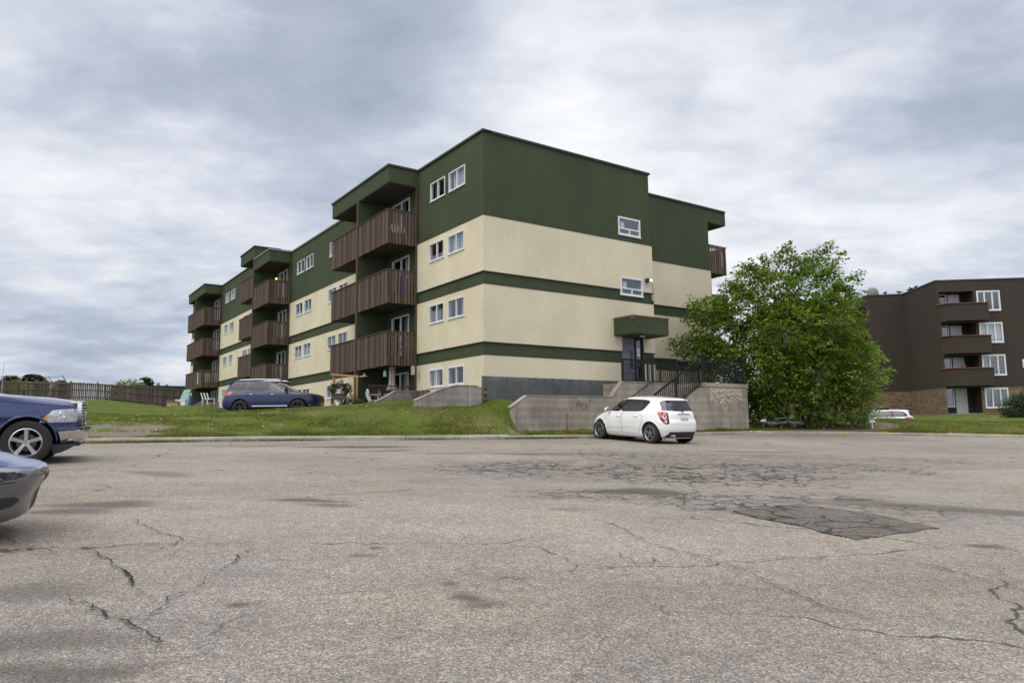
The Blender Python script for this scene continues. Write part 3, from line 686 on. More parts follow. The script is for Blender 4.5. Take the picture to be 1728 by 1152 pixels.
def wins(F, cols, dz, pick, rows=ROWS, off=0.):
    k = 0
    for ci, (a, b) in enumerate(cols):
        for ri, (z0, z1) in enumerate(rows):
            cu, cm = CURS[pick[ci][ri]]; o = .045 if ri < 3 else 0.
            wwin(F, a, b, z0+dz, z1+dz, apt, off=o+off, cur=cu, curm=cm, fw=.04 if ri else .065)
cA = [(1.32, 2.60), (2.93, 4.18)]
cB = [(13.20, 14.45), (14.80, 16.05), (18.80, 20.05), (20.38, 21.68)]
cC = [(31.20, 32.45), (32.78, 34.03), (37.02, 38.30), (38.87, 40.10)]
cD = [(49.3, 50.55), (50.9, 52.1)]
hA, hB, hC, hD = holes_for(cA, 0), holes_for(cB, 0), holes_for(cC, RZ), holes_for(cD, RZ)
facade(FL, 0, 5.36, 0, hA, 1.42, (1, 0))
facade(FL, 12.03, 22.9, 0, hB, .3)
facade(FL, 29.9, 41.45, RZ, hC, 1.0)
facade(FL, 48.1, 53.5, RZ, hD, 1.4, (0, 1))
wins(FL, cA, 0, [[0, 3, 2, 5], [7, 4, 3, 6]]); wins(FL, cB, 0, [[3, 4, 6, 0], [1, 7, 1, 0], [0, 1, 8, 4], [7, 4, 3, 6]])
wins(FL, cC, RZ, [[0, 1, 3, 1], [1, 0, 0, 4], [3, 1, 4, 1], [1, 3, 1, 4]]); wins(FL, cD, RZ, [[1, 0, 3, 1], [0, 1, 1, 3]])
# green wall behind each balcony stack, with its sliding doors
def doors(dz, spans):
    return [(a, b, f+dz, f+2.03+dz) for a, b in spans for f in (.44, 3.02, 5.70, 8.36)]
S1, S2a, S2b, S3 = [(6.20, 7.95), (9.5, 11.2)], [(23.78, 25.5)], [(27.3, 29.0)], [(42.32, 44.3), (45.6, 47.4)]
def stackwall(t0, t1, dz, spans):
    g = WMB(); slab(g, FL, t0, t1, .1+dz, 11.30+dz, -.02, doors(dz, spans), .16); g.build('green_stucco_wall', M_GREEN, apt, fix=False)
    for i, (a, b, z0, z1) in enumerate(doors(dz, spans)):
        lv = i % 4
        wwin(FL, a, b, z0, z1, apt, off=-.02, fw=.06, mull=1, cur=[(.02, .5)] if lv != 3 else [(.45, .98)], curm=(M_CURT, M_CURT2, M_CURT2, M_CURT)[(i+lv) % 4]).name = 'patio_door'
stackwall(5.36, 12.03, 0, S1); stackwall(22.9, 26.4, 0, S2a); stackwall(26.4, 29.9, RZ, S2b); stackwall(41.45, 48.1, RZ, S3)
for a, b, l in ((0, 26.4, 0), (26.4, 53.5, RZ)):
    for t0, t1 in (((0, 5.36), (12.03, 22.9)) if not l else ((29.9, 41.45), (48.1, 53.5))): cap(FL, t0-(.07 if t0 == 0 else 0), t1, 11.30+l, light=t0 == 12.03)
# short end wall
hR = [(6.92, 8.24, 8.27, 9.07), (6.92, 8.24, 5.61, 6.40), (6.93, 8.22, 1.84, 3.80)]
facade(FR, 0, 8.85, 0, hR, 1.86, (0, 0))
cap(FR, 0, 8.92, 11.30)
# stepped-back part of the end
FS = Frame(FR.O-FR.n*2.0, UR, FR.n)
facade(FS, 8.85, 15.23, 0, [], .2, (0, 1)); cap(FS, 8.85, 16.56, 11.30)
FRet = Frame(Vector(Rp(8.85, 0, 0)), -FR.n, UR)     # return wall between the two
facade(FRet, 0, 2.0, 0, [], .2, (1, 0)); cap(FRet, 0, 2, 11.30)
FE = Frame(Vector(Rp(15.23, -2, 0)), UL, UR)          # far long side, with its own balconies
facade(FE, 0, 26, 0, [], .2, (1, 0)); facade(FE, 26, 51, RZ, [], .8); cap(FE, 0, 26, 11.30); cap(FE, 26, 51, 11.30+RZ)
# roof sheets, step between the two roof levels, far end
mb = WMB()
fbox(mb, FL, .1, 2.1, -8.8, -.1, 11.0, 11.12); fbox(mb, FL, 2.1, 26.4, -15.1, -.1, 11.0, 11.12); fbox(mb, FL, 26.4, 53.4, -15.1, -.1, 11.0+RZ, 11.12+RZ); mb.build('roof', M_TILE, apt)
mb = WMB(); fbox(mb, FL, 26.4, 26.5, -15.1, 0, 11.0, 11.30+RZ); fbox(mb, FL, 53.4, 53.5, -15.2, -.02, .5, 11.30+RZ); mb.build('green_stucco_wall', M_GREEN, apt)
mb = WMB(); fbox(mb, FL, 26.38, 26.9, -15.1, .02, 11.30+RZ-.01, 11.375+RZ); mb.build('roof_flashing', M_FLASH, apt)
# dim rooms behind the glass
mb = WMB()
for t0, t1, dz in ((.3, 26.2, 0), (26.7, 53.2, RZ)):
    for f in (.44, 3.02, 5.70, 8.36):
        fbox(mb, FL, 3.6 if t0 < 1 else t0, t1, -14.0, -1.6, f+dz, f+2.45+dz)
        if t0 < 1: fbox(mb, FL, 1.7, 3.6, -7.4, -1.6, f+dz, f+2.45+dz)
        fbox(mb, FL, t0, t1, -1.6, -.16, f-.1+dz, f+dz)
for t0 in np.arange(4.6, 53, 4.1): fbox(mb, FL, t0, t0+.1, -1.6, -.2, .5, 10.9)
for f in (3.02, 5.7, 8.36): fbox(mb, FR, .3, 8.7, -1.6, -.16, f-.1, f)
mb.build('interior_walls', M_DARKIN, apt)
# dark aggregate-dashed base
mb = WMB(); slab(mb, FR, -.12, 6.93, .1, 1.885, .10, []); slab(mb, FR, 8.22, 8.95, .1, 1.885, .10, []); mb.build('dashed_stone_base', M_STONE, apt, fix=False)
mb = WMB(); slab(mb, FL, -.10, 5.3, .3, 1.45, .10, [], back=-.05); mb.build('dashed_stone_base', M_STONE, apt, fix=False)
mb = WMB(); fbox(mb, FL, -.11, 5.3, .0, .125, 1.44, 1.475); fbox(mb, FR, 8.22, 8.95, .0, .11, 1.88, 1.9); mb.build('ledge', M_CONC2, apt)
# stair windows of the end wall
for i, (z0, z1) in enumerate(((8.27, 9.07), (5.61, 6.40))):
    o = 0 if i == 0 else .045
    w = wwin(FR, 6.92, 8.24, z0, z1, apt, off=o, mull=0, fw=.07)
    m2 = WMB(); fbox(m2, FR, 6.99, 8.17, o-.08, o+.02, z0+.26, z0+.32); fbox(m2, FR, 7.56, 7.62, o-.08, o+.018, z0+.07, z0+.26); m2.build('sash_bar', M_WHITE, w)
    m2 = WMB(); fbox(m2, FR, 7.12, 7.34, o-.06, o-.055, z0+.33, z0+.60); m2.build('paper_notice', M_WHITE, w)
# entrance: grey steel door beside a glazed one, under a boxed canopy
mb = WMB(); fbox(mb, FR, 6.93, 7.72, -.09, -.04, 1.86, 3.76); dr = mb.build('entrance_door', M_DOORG, apt)
mb = WMB(); fbox(mb, FR, 7.47, 7.60, -.04, -.032, 2.45, 3.25); mb.build('door_light', M_GLOSSB, dr)
mb = WMB(); fbox(mb, FR, 6.99, 7.42, -.04, -.030, 2.32, 2.34); fbox(mb, FR, 7.50, 7.62, -.04, .01, 2.30, 2.38); mb.build('door_handle', M_GALV, dr)
mb = WMB()
for a, b, c, d in ((6.93, 8.22, 3.76, 3.80), (7.72, 7.80, 1.86, 3.76), (8.14, 8.22, 1.86, 3.76), (7.80, 8.14, 1.86, 2.05), (7.80, 8.14, 2.75, 2.83)): fbox(mb, FR, a, b, -.10, .01, c, d)
df = mb.build('door_frame', M_BLKPL, apt)
mb = WMB(); mb.add([FR(7.8, -.05, 2.05), FR(8.14, -.05, 2.05), FR(8.14, -.05, 3.76), FR(7.8, -.05, 3.76)], [(0, 1, 2, 3)]); mb.build('pane', M_GLASS, df)
mb = WMB(); fbox(mb, FR, 7.86, 8.04, -.049, -.045, 3.0, 3.35); mb.build('paper_notice', M_WHITE, df)
mb = WMB(); fbox(mb, FR, 6.47, 8.55, .05, 1.2, 3.80, 4.48); cn = mb.build('entrance_canopy', M_GREEN, apt)
mb = WMB(); fbox(mb, FR, 6.45, 8.57, .06, 1.225, 4.48, 4.545); fbox(mb, FR, 6.40, 6.52, 1.12, 1.26, 4.36, 4.47); mb.build('canopy_flashing', m_wood('brown_flashing', (.10, .06, .045), (.15, .09, .07)), cn)
mb = WMB(); fbox(mb, FR, 6.52, 8.50, .1, 1.15, 3.77, 3.80); mb.build('canopy_soffit', M_SOFFIT, cn)
mb = WMB(); c = FR(7.5, .7, 3.74); mb.lathe([(.0, 0), (.10, 0), (.12, .03)], 16, 'Z', tuple(c)); mb.build('canopy_light', M_PLAST, cn)
# floodlight and its loose cable
mb = WMB(); fbox(mb, FR, 8.42, 8.50, .05, .14, 6.28, 6.40)
c = FR(8.48, .22, 6.36); mb.hexa([FR(8.36, .12, 6.30), FR(8.62, .12, 6.30), FR(8.60, .30, 6.25), FR(8.38, .30, 6.25), FR(8.36, .12, 6.46), FR(8.62, .12, 6.46), FR(8.60, .32, 6.42), FR(8.38, .32, 6.42)])
fd = mb.build('floodlight', M_BLKPL, apt)
mb = WMB(); mb.add([FR(8.40, .325, 6.275), FR(8.58, .325, 6.275), FR(8.58, .335, 6.405), FR(8.40, .335, 6.405)], [(0, 1, 2, 3)])
ml, t, b, o = newmat('lit_lamp_face'); b.inputs['Base Color'].default_value = (.8, .78, .6, 1); b.inputs['Emission Color'].default_value = (1, .95, .72, 1); b.inputs['Emission Strength'].default_value = .8
mb.build('lamp_face', ml, fd, fix=False)
mb = WMB(); mb.tube([FR(8.5, .1, 6.36), FR(8.72, .14, 6.30), FR(8.82, .12, 6.05), FR(8.84, .09, 5.8), FR(8.83, .08, 5.5)], .012, 6); fbox(mb, FR, 8.78, 8.86, .05, .11, 5.38, 5.5); mb.build('cable', M_BLKPL, fd)
mb = WMB(); fbox(mb, FL, 6.10, 6.14, .0, .05, 5, 5.1)
# roof vent near the corner of the end wall
c = FR(8.0, -1.2, 11.1)
mb = WMB(); mb.tube([c, c+Vector((0, 0, .35))], .11, 12); mb.lathe([(.01, .56), (.16, .44), (.18, .36), (.12, .34)], 14, 'Z', tuple(c)); mb.build('roof_vent', M_FLASH, apt, smooth=True)

def board_rail(name, F, ta, tb, o, zb, zt, gaps, parent, along='t'):
    # boards nailed on alternating sides of three rails
    mb = WMB(); L = tb-ta; n = max(2, int(round(L/.145))); st = L/n
    for i in range(n):
        a = ta+i*st+random.uniform(-.004, .004); zj = random.uniform(-.012, .012)
        w = .088
        if along == 't': fbox(mb, F, a, a+w, o, o+.022, zb+zj, zt-.02)
        else: mb.hexa([F(o, a, zb+zj), F(o+.022, a, zb+zj), F(o+.022, a+w, zb+zj), F(o, a+w, zb+zj), F(o, a, zt-.02), F(o+.022, a, zt-.02), F(o+.022, a+w, zt-.02), F(o, a+w, zt-.02)])
        if not gaps:
            if along == 't': fbox(mb, F, a+st*.5, a+st*.5+w, o-.052, o-.032, zb+.02, zt-.03)
    o_ = mb.build(name, M_WOOD, parent); return o_
def balcony(F, t0, t1, zb, zt, depth, parent, right=True, left=False, floor=.26, mid=None):
    root = WMB(); fbox(root, F, t0+.01, t1-.01, .0, depth-.03, zb+.03, zb+floor)      # joists and deck
    b = root.build('balcony', M_SOFFIT, parent)
    board_rail('railing_boards', F, t0, t1, depth, zb-.02, zt, False, b)
    tr = WMB()
    fbox(tr, F, t0-.03, t1+.03, depth-.06, depth+.055, zt-.02, zt+.02)
    fbox(tr, F, t0, t1, depth-.028, depth-.002, zb, zb+.26); fbox(tr, F, t0, t1, depth-.03, depth-.002, zt-.16, zt-.06)
    for s, tt in ((right, t0), (left, t1)):
        if not s: continue
        sg = 1 if tt == t0 else -1; x = tt-.024 if tt == t0 else tt+.002
        board_rail('railing_boards', F, .06, depth+.02, x, zb-.02, zt, True, b, along='o')
        fbox(tr, F, tt-.045, tt+.05, .04, depth+.055, zt-.021, zt+.022)
        fbox(tr, F, min(tt, tt+sg*.03), max(tt, tt+sg*.03), .05, depth-.03, zb, zb+.42)
        fbox(tr, F, min(tt, tt+sg*.03), max(tt, tt+sg*.03), .05, depth-.03, zt-.14, zt-.05)
    tr.build('railing_frame', M_WOOD2, b)
    return b
BZ = [(2.66, 4.09), (5.33, 6.76), (7.93, 9.40)]
def fin(F, t, depth, z0, z1):
    mb = WMB(); fbox(mb, F, t-.07, t+.07, 0, depth-.01, z0, z1); f = mb.build('dividing_fin', M_GREEN, apt)
    mb = WMB(); fbox(mb, F, t-.085, t+.085, depth-.005, depth+.055, z0, z1); mb.build('fin_post', M_WOOD2, f)
def canopy(F, t0, t1, dz, depth=1.42, top=11.30, zb=10.60, lightcap=False, eR=0, eL=0):
    mb = WMB(); fbox(mb, F, t0, t1, .0, depth, zb+dz, top+dz); c = mb.build('balcony_canopy', M_GREEN, apt)
    mb = WMB(); fbox(mb, F, t0+.03, t1-.03, .02, depth-.03, zb+dz-.03, zb+dz-.002); mb.build('canopy_soffit', M_SOFFIT, c)
    mb = WMB(); fbox(mb, F, t0-eR*.06, t1+eL*.06, -.3, depth+.06, top+dz+.001, top+dz+.085); mb.build('canopy_flashing', M_LTFLASH if lightcap else M_FLASH, c)
def trim(F, t, z0, z1):
    mb = WMB(); fbox(mb, F, t-.05, t+.06, .05, .10, z0, z1); mb.build('corner_trim', M_WOOD2, apt)
D = 1.40
for zb, zt in BZ:
    balcony(FL, 5.40, 8.60, zb, zt, D, apt, True, False); balcony(FL, 8.80, 12.0, zb, zt, D, apt, False, True)
    balcony(FL, 22.95, 26.30, zb, zt, D, apt, True, False)
    balcony(FL, 26.50, 29.85, zb+RZ, zt+RZ, D, apt, True, True)
    balcony(FL, 41.5, 44.70, zb+RZ, zt+RZ, D, apt, True, False); balcony(FL, 44.9, 48.1, zb+RZ, zt+RZ, D, apt, False, True)
fin(FL, 8.70, D, 0.3, 10.57); fin(FL, 26.4, D, .4, 10.57+RZ); fin(FL, 44.8, D, 1.3, 10.57+RZ)
canopy(FL, 5.36, 12.03, 0, eR=1, eL=1); canopy(FL, 22.9, 26.32, 0, eR=1, lightcap=True); canopy(FL, 26.33, 29.9, RZ, eR=1, eL=1); canopy(FL, 41.45, 48.1, RZ, eR=1, eL=1)
trim(FL, 5.36, 1.2, 10.58); trim(FL, 22.9, .8, 10.58); trim(FL, 41.45, 2, 10.58+RZ)
for zb, zt in BZ:
    balcony(FE, 0.06, 3.4, zb, zt, D, apt, True, False); balcony(FE, 20, 23.4, zb, zt, D, apt, True, True)
canopy(FE, 0, 6.7, 0, eR=0); canopy(FE, 20, 23.5, 0)
# porch lamps beside the balcony doors
mb = WMB(); c = FL(25.85, .08, 10.1); mb.ico(tuple(c), .07); o = mb.build('porch_lamp', None or newmat('warm_lit_bulb')[0], apt)
t = NT(MATS['warm_lit_bulb'].node_tree); bb = [n for n in t.n if n.type == 'BSDF_PRINCIPLED'][0]
bb.inputs['Emission Color'].default_value = (1, .42, .08, 1); bb.inputs['Emission Strength'].default_value = 4; bb.inputs['Base Color'].default_value = (.8, .4, .1, 1)

# ------------------------------------------------------------------ concrete entrance stair and retaining walls
stair = empty('entrance_steps', Rp(8, 2.4, -.2), 0, 'weathered concrete entrance steps and landing against the end of the green building', 'steps')
SO = 2.5
mb = WMB()
prof = [(5.3, -.45), (11.9, -.45), (11.9, 1.60), (9.10, 1.60), (5.6, -.40)]
mb.prism(prof, lambda a, b, d: FR(a, d, b), SO-.2, SO)
mb.prism([(11.7, -.45), (11.9, -.45), (11.9, 1.60), (11.7, 1.60)], lambda a, b, d: FR(a, d, b), -.4, SO-.2)
mb.build('stair_cheek_wall', M_CONC, stair)
mb = WMB(); fbox(mb, FR, 9.02, 11.94, SO-.3, SO+.035, 1.60, 1.755); fbox(mb, FR, 8.9, 11.9, -.4, SO-.3, 1.60, 1.75); fbox(mb, FR, 5.7, 8.9, .12, .90, -.3, 1.72); mb.build('landing_slab', M_CONC, stair)
mb = WMB()
n = 11
for i in range(n):
    z = 1.75-(i+1)*.176; t1 = 9.02-i*.30; fbox(mb, FR, t1-.32, t1, 1.12, SO-.2, -.45, z)
mb.build('stair_treads', M_CONC2, stair)
# blown-off face of the cheek wall: rough exposed aggregate
bm = WMB(); nx, ny = 50, 34; vs = []; fs = []
for j in range(ny+1):
    for i in range(nx+1):
        u, v = i/nx, j/ny; t_ = 9.45+2.1*u; z_ = .55+1.0*v
        low = .80+.36*abs(u-.45)**1.1-.35*(abs(u-.45) < .12)*(1-abs(u-.45)/.12)+.12*mnoise.noise(Vector((u*6, 0, 0)))
        e = min(min(u, 1-u)*5, (1.56-z_)*6, max(0, (z_-low))*4, 1); e = max(0, e)
        d = SO+.004-.0*e+e*(.03+.06*mnoise.noise(Vector((t_*6, z_*6, 1)))+.02*mnoise.noise(Vector((t_*17, z_*17, 5))))
        if z_ < low: d = SO-.03
        vs.append(FR(t_, d, z_))
for j in range(ny):
    for i in range(nx): fs.append((j*(nx+1)+i, j*(nx+1)+i+1, (j+1)*(nx+1)+i+1, (j+1)*(nx+1)+i))
bm.add(vs, fs); bm.build('spalled_patch', M_SPALL, stair, fix=False)
w1 = empty('retaining_wall', Rp(3, 1.1, -.2), 0, 'long low concrete retaining wall with sloping ends behind the white hatchback', 'wall')
mb = WMB(); P = [(.32, -.45), (8.9, -.45), (8.9, 1.76), (5.88, 1.76), (5.27, 1.14), (1.12, 1.12), (.46, .69), (.44, .3), (.62, .0)]
mb.prism(P, lambda a, b, d: FR(a, d, b), .9, 1.1); mb.build('wall_body', M_CONC, w1)
mb = WMB()
ln = [(.42, .70), (1.12, 1.13), (5.27, 1.15), (5.88, 1.77), (8.88, 1.77)]
for (a, b), (c, d) in zip(ln, ln[1:]): mb.hexa([FR(a, .88, b), FR(c, .88, d), FR(c, 1.125, d), FR(a, 1.125, b), FR(a, .88, b+.035), FR(c, .88, d+.035), FR(c, 1.125, d+.035), FR(a, 1.125, b+.035)])
mb.build('wall_coping', m_concrete('pale_concrete', (.33, .30, .25), .2), w1)
def scribble(mb, F, off, strokes, w=.022):
    for st in strokes:
        for a, b in zip(st, st[1:]):
            d = Vector((b[0]-a[0], b[1]-a[1])); d.normalize(); n = Vector((-d.y, d.x))*w/2
            mb.add([F(a[0]+n.x, off, a[1]+n.y), F(a[0]-n.x, off, a[1]-n.y), F(b[0]-n.x, off, b[1]-n.y), F(b[0]+n.x, off, b[1]+n.y)], [(0, 1, 2, 3)])
mb = WMB(); ox, oz = FR.hit(973, 689, 1.1)
def S(*p): return [(ox+a, oz+b) for a, b in p]
scribble(mb, FR, 1.106, [S((0, 0), (.03, .16), (.06, .30)), S((.02, .12), (.14, .16), (.17, .30)), S((.12, -.01), (.15, .30)),
    S((.20, .20), (.27, .22), (.31, .14), (.25, .05), (.20, .08), (.24, .16)), S((.30, .02), (.36, -.06), (.42, -.02), (.44, .05)), S((.45, .20), (.52, .14), (.49, .06), (.42, .10), (.47, .18)), S((.5, .1), (.56, .03))], .024)
mb.build('graffiti_scrawl', M_SCRIB, w1, fix=False)
def wing(name, P, F, o0, o1, label, topw=True, cat='wall', group='concrete wing walls along the long front'):
    r = empty(name, tuple(F(P[0][0], o0, P[0][1])), 0, label, cat, group)
    mb = WMB(); mb.prism(P, lambda a, b, d: F(a, d, b), o0, o1); mb.build('wall_body', M_CONC2, r)
    if topw:
        mb = WMB(); tp = topw
        for (a, b), (c, d) in zip(tp, tp[1:]): mb.hexa([F(a, o0-.02, b), F(c, o0-.02, d), F(c, o1+.02, d), F(a, o1+.02, b), F(a, o0-.02, b+.03), F(c, o0-.02, d+.03), F(c, o1+.02, d+.03), F(a, o1+.02, b+.03)])
        mb.build('wall_coping', M_CONC, r)
    return r
wg = wing('wing_wall', [(-3.02, .4), (-.42, .4), (-.46, 1.30), (-.50, 1.46), (-1.48, 1.47), (-2.08, 1.33), (-3.06, .93)], FR, .32, .52, 'sloping concrete wing wall at the near corner of the green building', [(-3.07, .935), (-2.08, 1.335), (-1.48, 1.475), (-.6, 1.47)])
mb = WMB(); fbox(mb, FR, -.98, -.93, .52, .545, .6, 1.46); mb.build('galvanised_strip', M_GALV, wg)
mb = WMB(); 
for z in (.75, .98, 1.20): fbox(mb, FR, -.50, -.12, .36, .48, z, z+.13)
tag(mb.build('timber_rail_ends', M_FENCE), 'weathered timber ends stacked between the wing wall and the corner of the building', 'timber')
FW = Frame(Vector(Lp(5.0, 0, 0)), -UR, -UL)
wing('wing_wall', [(.15, .2), (2.5, .2), (2.25, 1.0), (1.70, 1.26), (1.25, 1.53), (.15, 1.55)], FW, 0, .18, 'concrete wing wall sloping down beside the patio with the closed parasol', [(2.3, .99), (1.72, 1.27), (1.25, 1.53), (.15, 1.55)])
for tt, dz, hi, lb in ((22.6, 0, 1.5, 'concrete wing wall just in front of the blue family car bonnet'), (30.0, .75, 1.3, 'low concrete wing wall behind the tail of the blue family car'), (41.2, .95, 1.5, 'concrete wing wall below the farthest balcony stack'), (48.6, 1.05, 1.75, 'concrete wing wall near the wooden fence at the far end of the building')):
    Fq = Frame(Vector(Lp(tt, 0, dz)), -UR, -UL)
    wing('wing_wall', [(.1, -.3), (3.6, -.3), (3.6, .35*hi), (2.2, .62*hi), (1.4, .95*hi), (.1, .95*hi)], Fq, 0, .2, lb, [(3.62, .35*hi), (2.2, .62*hi), (1.4, .95*hi), (.1, .95*hi)])

# black steel guard rails
def guard(F, t0, t1, o, zb, zt, label, posts=(), slope=0., double=False, name='metal_railing', z0off=.06, base=None, baluster_bottom=True):
    r = empty(name, tuple(F(t0, o, zb)), 0, label, 'railing')
    f = lambda t: slope*(t-t0)
    mb = WMB(); mb.bar(F(t0, o, zt+f(t0)), F(t1, o, zt+f(t1)), .06, .06)
    if double: mb.bar(F(t0, o, zt-.10+f(t0)), F(t1, o, zt-.10+f(t1)), .04, .035)
    mb.build('top_rail', M_BLACKM, r)
    mb = WMB(); mb.bar(F(t0, o, zb+z0off+f(t0)), F(t1, o, zb+z0off+f(t1)), .04, .035); mb.build('bottom_rail', M_BLACKM, r)
    for tp in posts:
        mb = WMB(); b = zb-.02+f(tp) if base is None else base; mb.bar(F(tp, o, b), F(tp, o, zt+.02+f(tp)), .075); mb.build('post', M_BLACKM, r)
    mb = WMB(); n = max(2, int((t1-t0)/.115))
    for i in range(1, n):
        t = t0+(t1-t0)*i/n; mb.bar(F(t, o, zb+z0off+f(t)), F(t, o, zt+f(t)-(.10 if double else 0)), .027)
    mb.build('balusters', M_BLACKM, r); return r
guard(FR, 5.95, 7.36, 1.0, 1.78, 2.70, 'black steel guard rail in front of the entrance door', (5.98,))
guard(FR, 7.42, 9.2, 1.0, 1.78, 2.82, 'black steel guard rail with double top bar beside the entrance door', (7.42, 7.68, 9.2), double=True)
guard(FR, 9.3, 11.8, -.1, 1.78, 2.84, 'black steel guard rail along the back of the landing', (9.3, 11.8))
guard(FR, 9.12, 11.82, 2.42, 1.76, 2.81, 'black steel guard rail on the front edge of the landing beside the bush', (9.15, 10.45, 11.8), double=True)
guard(FR, 6.30, 9.08, 2.42, .15, 1.20, 'sloping black steel stair rail rising behind the white hatchback', (6.32, 7.55), slope=.572, z0off=.02)
F5 = Frame(Vector(Rp(11.82, 2.42, 0)), FR.n*-1, UR)
guard(F5, .06, 2.5, 0, 1.76, 2.81, 'black steel guard rail on the side of the landing next to the bush', (2.5,))
hr = empty('handrail', Rp(6.3, 1.2, 1), 0, 'thin black handrail fixed to the wall beside the entrance steps', 'handrail')
mb = WMB(); mb.tube([FR(5.6, 1.2, .78), FR(7.45, 1.2, 1.84), FR(7.75, 1.2, 1.84)], .02, 8); mb.build('rail_tube', M_BLACKM, hr)
mb = WMB()
for t in (5.9, 7.2): mb.tube([FR(t, 1.2, .78+(t-5.6)*.573), FR(t, 1.2, .70+(t-5.6)*.573), FR(t, 1.1, .68+(t-5.6)*.573)], .012, 6)
mb.build('brackets', M_BLACKM, hr)

# ------------------------------------------------------------------ brown apartment block
Yb = 60.0
pA, pB, pC, pD, pE = [at(*s) for s in ((1429, 514, 71.4), (1462, 500, 66.7), (1523, 498.4, 66.2), (1578, 475.3, 60.0), (1728, 471.3, 59.2))]
ztop = pD.z
for p in (pA, pB, pC, pE): p.z = 0
pD.z = 0
dirE = (pE-pD).normalized(); pF = pD+dirE*22
bb_root = empty('brown_apartment_building', (pD.x, pD.y, .7), 0, 'brown stucco apartment block with tan brick ground floor and red-topped balconies', 'building')
def wallframe(a, b):
    t = (b-a).normalized(); n = Vector((t.y, -t.x, 0)); return Frame(a, t, n), (b-a).length
FB, LB = wallframe(pD, pF)
def hb(px, py, off=0): return FB.hit(px, py, off)
zbr = hb(1660, 652.5)[1]; zg = .35
def rect(x0, y0, x1, y1, off=0):
    a = FB.hit(x0, (y0+y1)/2, off); b = FB.hit(x1, (y0+y1)/2, off); c = FB.hit((x0+x1)/2, y0, off); d = FB.hit((x0+x1)/2, y1, off)
    return (a[0], b[0], d[1], c[1])
wr = [rect(1647, 490.5, 1687, 524), rect(1652.5, 544, 1691.5, 578), rect(1657.5, 598, 1697.5, 633), rect(1662.5, 654, 1702.5, 688)]
tw0 = sum(w[0] for w in wr)/4; tw1 = sum(w[1] for w in wr)/4
wr = [(tw0, tw1, w[2], w[3]) for w in wr]
rc = [rect(1585, 492, 1641, 514), rect(1590, 545, 1646, 568), rect(1594, 600, 1652, 622), rect(1597, 654, 1659, 697)]
tr0 = sum(w[0] for w in rc)/4; tr1 = sum(w[1] for w in rc)/4
rc = [(tr0, tr1, w[2], w[3]) for w in rc]; rc[3] = (tr0, tr1, rc[3][2], zbr-.02)
hl = wr+rc+[(w[0]+9.2, w[1]+9.2, w[2], w[3]) for w in wr]
mb = WMB(); slab(mb, FB, 0, LB, zbr, ztop, .03, hl, 0.1); 
walls = [(pA, pB), (pB, pC), (pC, pD)]
FZ, LZ = wallframe(pA, pB); zr = [(LZ-2.9, LZ-.35, w[2], w[3]) for w in rc]
for a, b in walls:
    F_, L_ = wallframe(a, b); slab(mb, F_, 0, L_, zbr, ztop, .03, zr[:3] if a is pA else [], 0.1)
pZ = pA+(pA-pB).normalized()*0+Vector((-6, 9, 0)); F_, L_ = wallframe(pZ, pA); slab(mb, F_, 0, L_, zbr, ztop, .03, [], .1)
mb.build('brown_stucco_wall', M_BROWN, bb_root, fix=False)
mb = WMB(); slab(mb, FB, 0, LB, zg-1, zbr+.02, 0, hl, .1)
for a, b in walls+[(pZ, pA)]:
    F_, L_ = wallframe(a, b); slab(mb, F_, 0, L_, zg-1.5, zbr+.02, 0, [], .1)
mb.build('tan_brick_base', M_BRICK, bb_root, fix=False)
mb = WMB()
for a, b in walls+[(pZ, pA), (pD, pF)]:
    F_, L_ = wallframe(a, b); fbox(mb, F_, 0, L_, -.3, .08, ztop, ztop+.12)
mb.build('roof_flashing', M_FLASH, bb_root)
mb = WMB(); pts = [pZ, pA, pB, pC, pD, pF, pF+Vector((2, 14, 0)), pZ+Vector((2, 6, 0))]
mb.add([(p.x, p.y, ztop-.3) for p in pts], [tuple(range(8))]); mb.build('roof', M_TILE, bb_root)
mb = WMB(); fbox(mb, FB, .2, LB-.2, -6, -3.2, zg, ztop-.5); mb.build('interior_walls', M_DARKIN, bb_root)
mb = WMB()
for z in (wr[0][3]+.03, (wr[0][2]+wr[1][3])/2+.75, (wr[1][2]+wr[2][3])/2+.75, (wr[2][2]+wr[3][3])/2+.75):
    fbox(mb, FB, tr1+.8, LB, .028, .034, z, z+.025)
mb.build('stucco_joints', M_FLASH, bb_root)
cs = [(None, None), ([(.02, .98)], M_CURT), ([(.02, .3)], M_CURT2), (None, None)]
for k, w in enumerate(wr):
    wwin(FB, w[0], w[1], w[2], w[3], bb_root, off=.03 if k < 3 else 0, mull=2, fw=.11, thick=2.2, cur=cs[k][0], curm=cs[k][1], proud=.05)
    wwin(FB, w[0]+9.2, w[1]+9.2, w[2], w[3], bb_root, off=.03 if k < 3 else 0, mull=2, fw=.11, thick=2.2, proud=.05)
